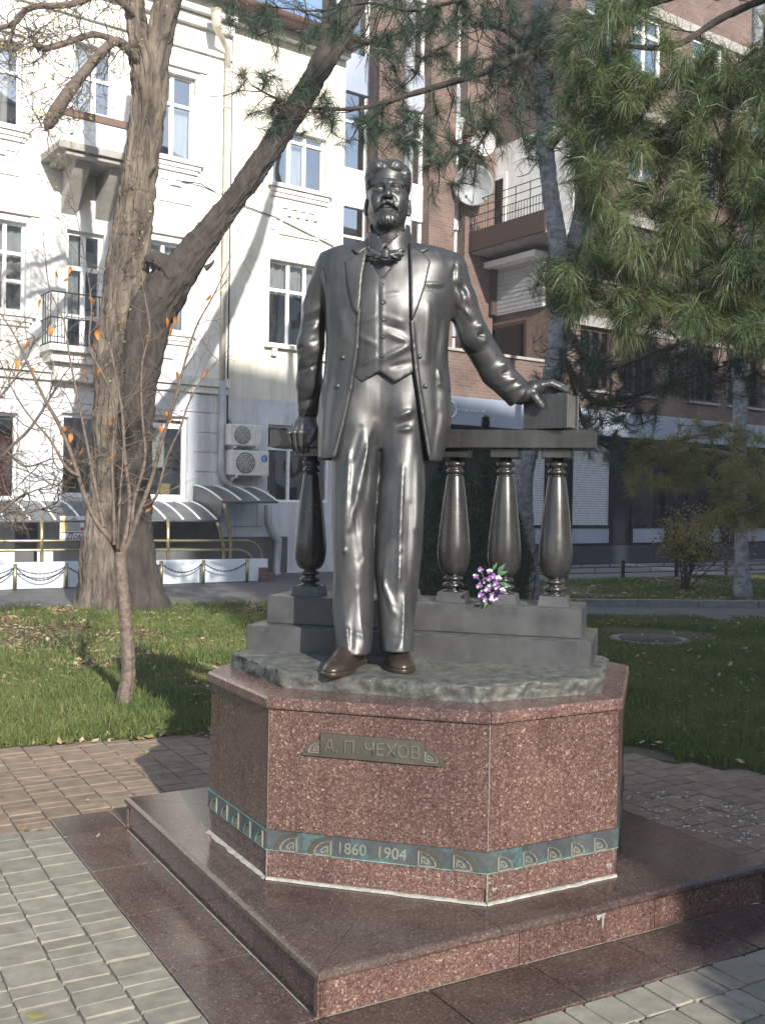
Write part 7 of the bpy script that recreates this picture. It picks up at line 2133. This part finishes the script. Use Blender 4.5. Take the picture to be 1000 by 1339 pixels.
for i, (x, y) in enumerate(LEAVES):
    q = np.array(at(x, y, 7.65)); j = int(np.argmin(np.linalg.norm((BPn - q) * np.array([1, .25, 1]), axis=1)))
    p = q.copy(); p[1] = BPn[j][1]; 
    if lm is None:
        m = MB(); pr = [(0, 0), (.010, .012), (.024, .0175), (.042, .0145), (.060, .005), (.068, 0)]
        vs = []
        for x_, w_ in pr: vs += [(-x_ * 5.5 * x_, -w_, -x_ + w_ * .3), (-x_ * 5.5 * x_ + .55 * w_, 0, -x_), (-x_ * 5.5 * x_ - .15 * w_, w_, -x_)]
        fs = []
        for k in range(len(pr) - 1): fs += [(3 * k, 3 * k + 1, 3 * k + 4, 3 * k + 3), (3 * k + 1, 3 * k + 2, 3 * k + 5, 3 * k + 4)]
        m.add(vs, fs, True); m.tube([(0, 0, .018), (0, 0, 0)], .0012, 4)
        lm = m.mesh('leaf'); lm.materials.append(M['orange_leaf'])
    o = link('leaf', lm, None, sap, p + np.array([0, 0, .03]))
    s_ = random.uniform(.85, 1.25); o.scale = (s_, s_, s_); o.rotation_euler = (random.uniform(-.5, .5), random.uniform(-.6, .6), random.uniform(0, 6.28))
# fallen leaf at its foot comes with the lawn's leaves

# ---- bare bush reaching in from the left edge
bush = thing('bare_bush', gnd(-95, 838), 'leafless bush with dark crooked twigs reaching in at the left edge', 'bush')
tw = Twigs()
for L_ in ([(-95, 842, 11.5, 7), (-70, 720, 11.4, 6), (-30, 640, 11.3, 5), (10, 590, 11.2, 4.5), (40, 560, 11.2, 4), (66, 520, 11.2, 3), (84, 490, 11.2, 1.6)],
           [(-92, 842, 11.5, 6), (-60, 740, 11.2, 5), (-20, 690, 11.1, 4), (20, 655, 11, 3), (50, 640, 11, 2), (84, 630, 11, 1.2)],
           [(-98, 842, 11.5, 6), (-80, 640, 11.8, 5), (-40, 560, 11.8, 4), (0, 520, 11.8, 3), (30, 480, 11.8, 2), (46, 440, 11.8, 1.2)],
           [(-70, 720, 11.4, 4), (-20, 670, 11.3, 3), (30, 672, 11.2, 2), (70, 660, 11.2, 1.2)], [(10, 590, 11.2, 3), (34, 610, 11.1, 2.4), (70, 600, 11.1, 1.6), (96, 604, 11.1, 1)]):
    rows = [(a_, b_, c_, d_ * .55) for a_, b_, c_, d_ in pxl(L_)]; bark_tube('branch', rows, 10, .05, .002, bush, 'twig', 40, .4, 4)
    for p in spline(rows, .14)[3:]:
        for _ in range(3): grow(tw, p[:3], [rg.normal(.3, .8), rg.normal(0, .6), rg.normal(.1, .7)], rg.uniform(.2, .55), .007, 2, rg, kids=3, wig=.2, up=.02)
tw.build('twigs', 'twig', bush)

# ---- the big long-needled pine, its trunk just outside on the right
pin = thing('pine_tree', Vector((4.7, 7.4, 0)), 'big long needled pine whose sunlit branches hang in from the right', 'tree')
bark_tube('trunk', [(4.7, 7.4, -.1, .26), (4.75, 7.42, 1.5, .22), (4.7, 7.5, 3, .20), (4.6, 7.6, 5, .17), (4.65, 7.6, 7.5, .13), (4.6, 7.6, 10, .06)], 40, .08, .03, pin, 'pinebark', 18, .3, 3, .08)
LIMB = [[(1400, 40, 7.5, 9), (1180, 40, 7.2, 8), (1050, 90, 6.8, 6), (960, 130, 6.5, 5), (880, 165, 6.3, 4), (810, 190, 6.2, 3), (750, 235, 6.1, 1.6)],
        [(1390, 150, 7.5, 9), (1180, 240, 7, 7.5), (1040, 300, 6.7, 6), (940, 340, 6.5, 4.6), (860, 390, 6.4, 3.4), (780, 400, 6.3, 2.4), (715, 372, 6.3, 1.2)],
        [(1400, -120, 7.5, 9), (1200, -60, 7.2, 8), (1050, -20, 7, 6), (950, 20, 6.8, 5), (880, 60, 6.7, 4), (800, 60, 6.6, 2.6), (760, 70, 6.6, 1.4)],
        [(1380, -200, 7.7, 9), (1150, -110, 7.9, 8), (980, -40, 8, 7), (830, 10, 8, 6), (760, 34, 8, 5.6), (700, 66, 8, 5.2), (640, 92, 8, 4.6), (600, 105, 8, 4.2), (545, 121, 8, 3.6), (490, 138, 8, 3), (450, 143, 8, 2.4), (400, 140, 8, 2), (360, 128, 8, 1.4), (330, 112, 8, .9)],
        [(940, 342, 6.5, 4), (900, 290, 6.3, 3.4), (880, 240, 6.2, 2.6), (850, 270, 6.1, 1.6)], [(1040, 300, 6.7, 4), (980, 240, 6.4, 3), (950, 200, 6.3, 2.2), (930, 150, 6.2, 1.2)],
        [(980, -40, 8, 4), (860, -40, 8, 3.6), (720, -30, 8, 3.2), (600, 0, 8, 2.8), (540, 14, 8, 2.2), (480, 4, 8, 1.8), (420, 14, 8, 1.4), (350, 8, 8, 1)],
        [(700, 66, 8, 3.4), (672, 110, 7.9, 2.6), (650, 150, 7.8, 2.2), (620, 200, 7.7, 1.8), (600, 240, 7.6, 1.2)],
        [(1000, 110, 6.6, 3), (1000, 40, 6.5, 2.4), (1010, -20, 6.4, 1.6)]]
skel = []; skel_r = []
for i, L_ in enumerate(LIMB):
    rows = pxl(L_); bark_tube('branch', rows, 14, .06, .006, pin, 'pinebark', 40, .3, 4)
    S = spline(rows, .10)
    (skel if i in (3, 6, 7) else skel_r).extend([p[:3] for p in S])
MID = [(345, 95, 3), (325, 120, 3), (352, 140, 4), (385, 143, 6), (420, 148, 5), (365, 162, 3), (330, 12, 4), (365, 10, 5), (400, 22, 4), (432, 46, 4), (305, 4, 3), (492, 58, 6), (505, 80, 4), (530, 30, 6), (560, 20, 6), (600, 22, 5), (640, 15, 5), (590, 55, 3), (508, 172, 5), (478, 178, 4), (540, 190, 6), (575, 180, 6), (612, 160, 6), (640, 150, 5), (600, 246, 3), (562, 225, 4),
       (680, 130, 6), (700, 180, 5), (660, 190, 4), (622, 212, 4), (720, 90, 6), (690, 40, 5), (740, 30, 6), (650, 90, 5), (550, 60, 5), (575, 100, 4), (610, 75, 5), (520, 120, 3), (470, 25, 4), (450, 165, 3), (520, 10, 5), (600, 190, 4), (560, 160, 4), (700, 12, 5), (665, 60, 4)]
tf = []
for x, y, c in MID:
    for _ in range(int(c * 1.7)):
        tf.append(np.array(at(x + rg.normal(0, 19), y + rg.normal(0, 15), 8 + rg.normal(0, .22))))
tw = Twigs(); dirs = attach(tw, skel, tf, rg, .0075)
for _ in range(90):                             # bare hooked twigs
    p = skel[rg.integers(len(skel))]; grow(tw, p, [rg.normal(-.3, .8), rg.normal(0, .5), rg.normal(-.5, .6)], rg.uniform(.2, .5), .006, 1, rg, up=.10, wig=.25)
tw.build('twigs', 'twig_dark', pin)
needles([t for t in dirs if rg.random() < .94], rg, 'needles', 'needle_dark_shade', pin, .125, 100, .0015, .20, .45, .95)
needles([t for t in dirs[:40]], rg, 'dry_needles', 'needle_brown', pin, .12, 24, .0018, .14, .7)
# the dense sunlit mass
regn = [(735, 40), (780, -20), (850, -20), (870, 40), (890, 70), (940, 50), (1040, -10), (1040, 480), (960, 440), (880, 440), (820, 455), (760, 420), (690, 385), (715, 330), (770, 300), (750, 240), (730, 150)]
holes = [(850, 75, 22), (852, 152, 20), (905, 30, 40), (965, 40, 26)]
tf = []
while len(tf) < 540:
    x, y = rg.uniform(690, 1040), rg.uniform(-20, 480)
    if inside(regn, x, y) and all((x - hx_) ** 2 + (y - hy_) ** 2 > hr_ ** 2 for hx_, hy_, hr_ in holes):
        tf.append(np.array(at(x, y, 6.35 + rg.normal(0, .32))))
tw = Twigs(); dirs = attach(tw, skel_r, tf, rg, .007); tw.build('twigs', 'twig_dark', pin)
dirs = [(p, d + np.array([-.15, -.25, -.35])) for p, d in dirs]
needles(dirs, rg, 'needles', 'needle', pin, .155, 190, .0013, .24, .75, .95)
needles([d for d in dirs if rg.random() < .16], rg, 'dry_needles', 'needle_brown', pin, .13, 26, .0018, .16, .8)
# ---- a second pine behind: lower boughs darkened as if shaded and the pale grey fork, trunk partly hidden by the statue
gp = thing('grey_trunk_pine', gnd(692, 812), 'grey scaly forked trunk standing behind the statue\'s outstretched arm', 'tree')
DG = 13.0
bark_tube('trunk', pxl([(694, 822, 16), (690, 760, 14), (684, 640, 13), (697, 570, 13), (722, 490, 13), (734, 400, 13.5), (733, 340, 13), (724, 286, 11.5), (714, 210, 11), (709, 120, 11), (706, 40, 10), (703, -60, 9), (700, -200, 6)], DG), 48, .05, .022, gp, 'greybark', 26, .6, 6, .05)
bark_tube('stem', pxl([(734, 385, 10), (746, 335, 11), (758, 285, 11), (768, 230, 10.5), (776, 160, 10), (782, 80, 9), (788, -40, 8)], DG + .1), 40, .05, .022, gp, 'greybark', 26, .6, 16)
skel = []
for L_ in ([(733, 420, 13, 6), (780, 480, 12.2, 4.5), (830, 470, 11.4, 4), (900, 445, 10.6, 3.4), (980, 410, 10, 2.6), (1060, 390, 9.6, 2)],
           [(728, 450, 13, 5), (770, 520, 12.4, 4), (820, 520, 12, 3), (880, 500, 11.6, 2.4), (940, 480, 11.2, 1.8)], [(730, 440, 13, 4), (748, 500, 12.8, 3), (765, 560, 12.6, 2.4), (800, 590, 12.5, 1.6)],
           [(712, 200, 13, 5), (760, 150, 12.4, 4), (820, 120, 12, 3), (880, 110, 11.6, 2)], [(708, 80, 13, 4), (660, 40, 12.6, 3), (620, 30, 12.3, 2)]):
    rows = pxl(L_); bark_tube('branch', rows, 12, .06, .006, gp, 'twig_dark', 40, .3, 4); skel += [p[:3] for p in spline(rows, .1)]
tf = []
for x0, x1, y0, y1, d0, n in ((745, 860, 440, 560, 12.2, 90), (850, 1010, 400, 520, 10.8, 110), (770, 840, 545, 620, 12.5, 34), (640, 760, 20, 160, 12.6, 30), (700, 760, 470, 560, 12.7, 26), (760, 900, 90, 180, 12, 24)):
    for _ in range(n): tf.append(np.array(at(rg.uniform(x0, x1), rg.uniform(y0, y1), d0 + rg.normal(0, .3))))
tw = Twigs(); dirs = attach(tw, skel, tf, rg, .010)
for _ in range(150):
    p = skel[rg.integers(len(skel))]; grow(tw, p, [rg.normal(0, .8), rg.normal(0, .5), rg.normal(-.3, .6)], rg.uniform(.3, .7), .009, 1, rg, up=.08, wig=.25)
tw.build('twigs', 'twig_dark', gp)
needles(dirs, rg, 'needles', 'needle_dark_shade', gp, .14, 80, .0022, .22, .4, .95)
# ---- slim pine at the right with lower boughs coloured as if sunlit
sp = thing('slim_pine', gnd(971, 783), 'slim straight grey trunk near the right edge with low boughs coloured sunlit yellow', 'tree')
D3 = 18.2
bark_tube('trunk', pxl([(972, 790, 12), (970, 770, 10), (968, 690, 9), (966, 560, 9), (969, 440, 9), (976, 320, 8.5), (984, 180, 8), (990, 20, 7), (996, -150, 5)], D3), 36, .08, .02, sp, 'greybark', 26, .6, 26, .05)
skel = []
for L_ in ([(966, 600, 18.2, 5), (930, 590, 16, 4), (890, 590, 14, 3), (850, 600, 12.6, 2.4), (828, 620, 12.2, 1.6)], [(967, 620, 18.2, 4), (985, 630, 15, 4), (1000, 640, 13, 3), (990, 660, 12, 2), (960, 672, 11.8, 1.4)], [(967, 560, 18.2, 4), (930, 565, 15, 3), (890, 575, 13.5, 2.4), (860, 580, 13, 1.6)], [(1000, 640, 13, 3), (1030, 610, 12.4, 2), (1000, 590, 12, 1.4)]):
    rows = pxl(L_); bark_tube('branch', rows, 12, .08, .006, sp, 'twig', 40, .3, 4); skel += [p[:3] for p in spline(rows, .1)]
tf = []
for x0, x1, y0, y1, d0, n in ((822, 920, 570, 640, 12.6, 62), (920, 1010, 600, 690, 12.2, 70), (880, 1000, 555, 610, 13, 40)):
    for _ in range(n): tf.append(np.array(at(rg.uniform(x0, x1), rg.uniform(y0, y1), d0 + rg.normal(0, .3))))
tw = Twigs(); dirs = attach(tw, skel, tf, rg, .009); tw.build('twigs', 'twig', sp)
needles(dirs, rg, 'needles', 'needle_sunlit', sp, .17, 80, .0022, .22, .55, .95)

# ---- dark junipers behind the balusters
def juniper(px, d, h, w, label):
    g = gnd(px, 700); b = Vector((at(px, 700, d).x, d, 0))
    t = thing('juniper_bush', b, label, 'bush', 'junipers behind the balustrade')
    rg2 = np.random.default_rng(int(px)); n = 900; pts = []
    tw = Twigs()
    for _ in range(46):
        a = rg2.uniform(0, 6.28); z0 = rg2.uniform(.05, .6) * h; L = h - z0
        d0 = np.array([math.cos(a) * .5, math.sin(a) * .5, 1.1]); p = np.array(b) + np.array([0, 0, z0 * .6])
        grow(tw, p, d0, min(L, .9) * rg2.uniform(.5, 1), .012, 1, rg2, up=.1, kids=2)
    tw.build('stems', 'twig_dark', t)
    z = rg2.random(26000) ** .8; prof_ = np.sin(np.clip(z * 1.0 + .12, 0, 1) * np.pi) ** .6 * (1 - z * .45)
    a = rg2.uniform(0, 6.28, len(z)); rad = (rg2.random(len(z)) ** .35)
    lump = 1 + .38 * vnoise(np.cos(a) * 2.2, np.sin(a) * 2.2, z * 6, int(px))
    P_ = np.stack([b.x + np.cos(a) * rad * prof_ * w * lump, b.y + np.sin(a) * rad * prof_ * w * lump, z * h * (1 + .05 * lump)], 1)
    leaf_cards(P_, .055, rg2, 'foliage', 'juniper', t, droop=-1.0, aspect=.28)
juniper(575, 12.4, 2.1, .50, 'dark juniper bush seen right beside the statue\'s trouser leg'); juniper(632, 12.0, 2.45, .42, 'dark green juniper bush between the second and third visible baluster')
juniper(664, 12.2, 1.75, .34, 'low juniper bush at the foot of the forked grey trunk'); juniper(603, 13.6, 2.2, .6, 'broad juniper bush farthest back behind the balusters')
# ---- small leafy shrub on the far right lawn
sb = thing('leafy_shrub', gnd(895, 772), 'round shrub of bare stems with olive yellow leaves on the far right lawn', 'bush')
tw = Twigs(); tips = []; p0 = np.array(gnd(895, 773))
for _ in range(15):
    a = rg.uniform(0, 6.28); grow(tw, p0 + rg.normal(0, .06, 3) * np.array([1, 1, 0]), [math.cos(a) * .45, math.sin(a) * .45, 1.2], rg.uniform(.75, 1.15), .014, 2, rg, up=.03, kids=4, tips=tips, wig=.10)
tw.build('stems', 'twig_dark', sb)
lp_ = [t[0] + rg.normal(0, .07, 3) for t in tips for _ in range(11) if t[0][2] > .62]
leaf_cards(lp_, .07, rg, 'leaves', 'shrubleaf', sb)

# ================================================================== lawn growth, leaves, litter
def scatter(poly, n, cond=None):
    xs_ = [p[0] for p in poly]; ys_ = [p[1] for p in poly]; out = []
    while len(out) < n:
        k = n * 2
        X = rg.uniform(min(xs_), max(xs_), k); Y = rg.uniform(min(ys_), max(ys_), k)
        ok = np.zeros(k, bool); j = len(poly) - 1
        for i in range(len(poly)):
            xi, yi = poly[i]; xj, yj = poly[j]
            c = ((yi > Y) != (yj > Y)) & (X < (xj - xi) * (Y - yi) / (yj - yi + 1e-12) + xi); ok ^= c; j = i
        if cond is not None: ok &= cond(X, Y)
        out += list(zip(X[ok], Y[ok]))
    return np.array(out[:n])
def blades(P_, name, mat, hmin, hmax, w, z0=0.0):
    n = len(P_); a = rg.uniform(0, 6.28, n); h = rg.uniform(hmin, hmax, n) 
    s = np.stack([np.cos(a), np.sin(a), np.zeros(n)], 1) * w; ln = rg.normal(0, .35, (n, 2)) * h[:, None]
    b = np.stack([P_[:, 0], P_[:, 1], np.full(n, z0)], 1); t = b + np.stack([ln[:, 0], ln[:, 1], h], 1)
    m_ = b + (t - b) * .55 + np.stack([-ln[:, 0] * .18, -ln[:, 1] * .18, h * .08], 1)
    V = np.stack([b - s, b + s, m_ + s * .8, m_ - s * .8, t + s * .1, t - s * .1], 1).reshape(-1, 3)
    k = np.arange(n)[:, None] * 6
    F = np.concatenate([k + np.array([0, 1, 2, 3]), k + np.array([3, 2, 4, 5])])
    o = link(name, np_mesh(name, V, F, False), M[mat]); tag(o, kind='stuff'); return o
near_l = [(-3.0, 6.25)] + [e for e in edge if -2.5 < e[0] < 0] + [(0.2, 6.98), (0.2, 9.5), (-4.2, 9.5)]
near_l = [(-3.2, 6.2), (-2.385, 6.45), (-1.8, 6.69), (-1.233, 6.88), (0.2, 6.96), (0.2, 9.3), (-3.9, 9.3)]
far_l = [(-3.9, 9.3), (0.2, 9.3), (0.4, 15.0), (-1.83, 15.4), (-3.6, 14.9), (-5.3, 14.1), (-6.2, 13.6)]
near_r = [(0.5, 6.9), (1.59, 6.58), (2.335, 6.18), (3.2, 5.6), (3.8, 9.0), (0.6, 9.0)]
far_r = [(0.6, 9.0), (3.8, 9.0), (6.2, 14.9), (2.9, 14.65), (1.0, 15.0)]
far_r2 = [(1.6, 16.5), (6.1, 16.7), (9, 17.6), (9.8, 25), (5.2, 22.4), (3.2, 21)]
def patch(th, sc=.62, sd=2): return lambda X, Y: vnoise(X * sc, Y * sc, 0 * X, sd) * .7 + vnoise(X * sc * 3, Y * sc * 3, 0 * X, sd + 1) * .4 > th
def frontedge(X, Y): return (rg.random(len(X)) < np.clip(1.25 - (Y - 6.6) / 3.0, .25, 1)) & patch(-.32)(X, Y)
blades(scatter(near_l, 62000, frontedge), 'grass', 'grass', .025, .075, .0026)
blades(scatter(far_l, 44000, patch(.04)), 'grass', 'grass', .03, .08, .0036)
blades(scatter(far_l, 14000), 'dry_grass', 'drygrass', .02, .05, .0036)
blades(scatter(near_l, 9000), 'dry_grass', 'drygrass', .02, .06, .0024)
blades(scatter(near_r, 60000, frontedge), 'grass', 'grass', .025, .08, .0027)
mhp = gnd(849, 838)
nomh = lambda X, Y: patch(-.3)(X, Y) & ((X - mhp.x) ** 2 + (Y - mhp.y) ** 2 > .46 ** 2)
blades(scatter(far_r, 46000, nomh), 'grass', 'grass', .03, .08, .0036)
blades(scatter(far_r2, 26000, patch(-.1)), 'grass', 'grass', .03, .09, .005)
blades(scatter(near_l, 2600, patch(.1, 1.6, 9)), 'tall_grass', 'grass', .08, .14, .003)
blades(scatter(near_r, 2600, patch(.1, 1.6, 9)), 'tall_grass', 'grass', .08, .14, .003)
blades(scatter(far_l, 3600, patch(.15, 1.2, 9)), 'tall_grass', 'grass', .09, .16, .004)
def litter(P_, name, mat, size, z0=.004, curl=.3):
    n = len(P_); a = rg.uniform(0, 6.28, n); s = size * rg.uniform(.5, 1.3, n)
    d = np.stack([np.cos(a), np.sin(a), rg.normal(0, curl, n)], 1) * s[:, None]; e = np.stack([-np.sin(a), np.cos(a), rg.normal(0, curl, n)], 1) * (s * .55)[:, None]
    c = np.stack([P_[:, 0], P_[:, 1], z0 + rg.uniform(.004, .02, n)], 1)
    k = np.stack([c - d, c + e * .9 - d * .1, c + d, c - e], 1).reshape(-1, 3)
    k[:, 2] = np.maximum(k[:, 2], z0)
    o = link(name, np_mesh(name, k, np.arange(n * 4).reshape(n, 4), False), M[mat]); tag(o, kind='stuff'); return o
litter(scatter(far_l, 2600, lambda X, Y: ~patch(.12)(X, Y)), 'fallen_leaves', 'fallen', .035, .01)
litter(scatter(far_l, 2200), 'fallen_leaves', 'fallen', .038, .02)
tp = gnd(158, 797); q_ = rg.normal(0, .75, (900, 2)); q_ = q_[np.hypot(q_[:, 0], q_[:, 1]) > .45] + np.array([tp.x, tp.y - .2]); litter(q_[q_[:, 1] < tp.y + .3], 'fallen_leaves', 'fallen', .04, .012)
litter(scatter(near_l, 1500), 'fallen_leaves', 'fallen', .026, .02)
litter(scatter([(-3.0, 6.30), (-2.385, 6.38), (-1.8, 6.62), (-1.233, 6.80), (0.0, 6.90), (0.0, 7.0), (-1.233, 6.98), (-2.385, 6.58), (-3.0, 6.42)], 170), 'fallen_leaves', 'fallen', .034, .006)
litter(scatter(near_r, 260), 'fallen_leaves', 'fallen', .026, .03); litter(scatter(far_r, 420), 'fallen_leaves', 'fallen', .036, .03); litter(scatter(far_r2, 1500), 'fallen_leaves', 'fallen', .05, .02)
pr_ = [gnd(x, y) for x, y in ((815, 1040), (880, 1035), (960, 1050), (1010, 1075), (1010, 1115), (930, 1100), (850, 1075))]
q = scatter([(p.x, p.y) for p in pr_], 130); litter(q, 'white_litter', 'litter', .011, .001, .1)
q = scatter([(-2.6, 4.6), (-1.3, 4.6), (-.9, 6.6), (-2.3, 6.3)], 14); litter(q, 'fallen_leaves', 'fallen', .022, .001, .2)
for (x, y, lab) in ((48, 1330, 'pale yellow fallen leaf lying on the grey pavers at the lower left corner'),):
    p = gnd(x, y); m = MB(); 
    vs = [p + Vector((c * .034, s_ * .020, .004 + .004 * abs(c))) for c, s_ in ((-1, 0), (-.6, .6), (0, 1), (.6, .7), (1, .05), (.6, -.7), (0, -1), (-.6, -.7))]
    m.add([p + Vector((0, 0, .0055))] + vs, [(0, 1 + k, 1 + (k + 1) % 8) for k in range(8)]); tag(m.build('fallen_leaf', M['yellow_leaf']), lab, 'leaf')
p = gnd(986, 1184); m = MB(); m.add([p + Vector((-.02, -.006, .006)), p + Vector((.0, .012, .006)), p + Vector((.022, .004, .007)), p + Vector((.004, -.01, .01))], [(0, 1, 2, 3)]); m.f = [f[::-1] for f in m.f]
tag(m.build('fallen_leaf', M['litter']), 'small white fallen leaf on the granite border near the right edge', 'leaf')
US = 4.6
blocker_house(US, US + 12, 24, 10, 23.6, 'unseen grey apartment block added behind the viewer to shade the right side')  # unseen, added to cast shade over the right side
blocker_house(US + 12.5, US + 84, 26, 10, 27.4, 'taller unseen grey apartment block added behind the viewer for shade and darker reflections')
blocker_house(-34, US - 1, 40, 9, 11.5, 'long low unseen grey house added behind the viewer to darken glass reflections')  # unseen, added so the glass mirrors less bright horizon
# unseen evergreens added behind the viewer to shade the paving on the right
def shade_tree(u, w, h, rad, label):
    sv = Vector((to_sun.x, to_sun.y, 0)).normalized(); uvv = Vector((-sv.y, sv.x, 0)); b = sv * w + uvv * u
    t = thing('shade_evergreen', b, label, 'tree'); r2 = np.random.default_rng(int(u * 100))
    bark_tube('trunk', [(b.x, b.y, -.1, .16), (b.x, b.y, h * .5, .10), (b.x, b.y, h * .97, .02)], 20, .1, .01, t, 'pinebark', 18, .3, 3)
    n = 42000; z = r2.random(n) ** .9; a = r2.uniform(0, 6.28, n); rr = r2.random(n) ** .5
    lump = 1 + .35 * vnoise(np.cos(a) * 2, np.sin(a) * 2, z * 5, 5)
    pf = np.clip(np.sin(np.clip(z * .92 + .10, 0, 1) * np.pi), 0, 1) ** .55
    P_ = np.stack([b.x + np.cos(a) * rr * pf * rad * lump, b.y + np.sin(a) * rr * pf * rad * lump, .15 + z * h], 1)
    leaf_cards(P_, .16, r2, 'foliage', 'juniper', t, droop=.2, aspect=.55)
shade_tree(4.0, 8.0, 6.4, 2.0, 'tall unseen bushy evergreen added farther behind the viewer to shade the paving')

def end_blocker(x, y, w, d, h, label):
    t_ = thing('unseen_block', Vector((x, y, 0)), label, 'apartment block')
    MB().box((x, y, 0), (w, 0, 0), (0, d, 0), (0, 0, h)).build('wall', M['block_far'], t_)
    MB().box((x - .3, y - .3, h), (w + .6, 0, 0), (0, d + .6, 0), (0, 0, .4)).build('roof', M['roof'], t_)
    me = MB().box((-.04, -.7, 0), (.05, 0, 0), (0, 1.4, 0), (0, 0, 1.5)).mesh('window'); me.materials.append(M['glass_dark'])
    for j in range(int(h / 3)):
        for i in range(int(d / 3)): link('window', me, None, t_, Vector((x, y + 1.5 + 3 * i, 1 + 3 * j)))
end_blocker(66, 4, 12, 46, 22, 'unseen grey block added far to the right to darken the shop glass')  # added out of view to keep bright sky out of the shop glass
shade_tree(2.95, 5.0, 3.35, 1.25, 'small unseen bushy evergreen added nearer behind the viewer to shade the paving')
# closed box of thin pale air, added to imitate lens glare and lift shadows
hm = bpy.data.materials.new('glare_veil_air'); hm.use_nodes = True; hm.node_tree.nodes.clear()
ho_ = hm.node_tree.nodes.new('ShaderNodeOutputMaterial'); hv = hm.node_tree.nodes.new('ShaderNodeVolumePrincipled')
hv.inputs['Color'].default_value = (.93, .95, 1, 1); hv.inputs['Density'].default_value = 0.0018; hv.inputs['Anisotropy'].default_value = 0.0
hm.node_tree.links.new(hv.outputs[0], ho_.inputs['Volume'])
tag(MB().box((-158, -158, -1.1), (316, 0, 0), (0, 366, 0), (0, 0, 34)).build('glare_veil', hm), kind='stuff')
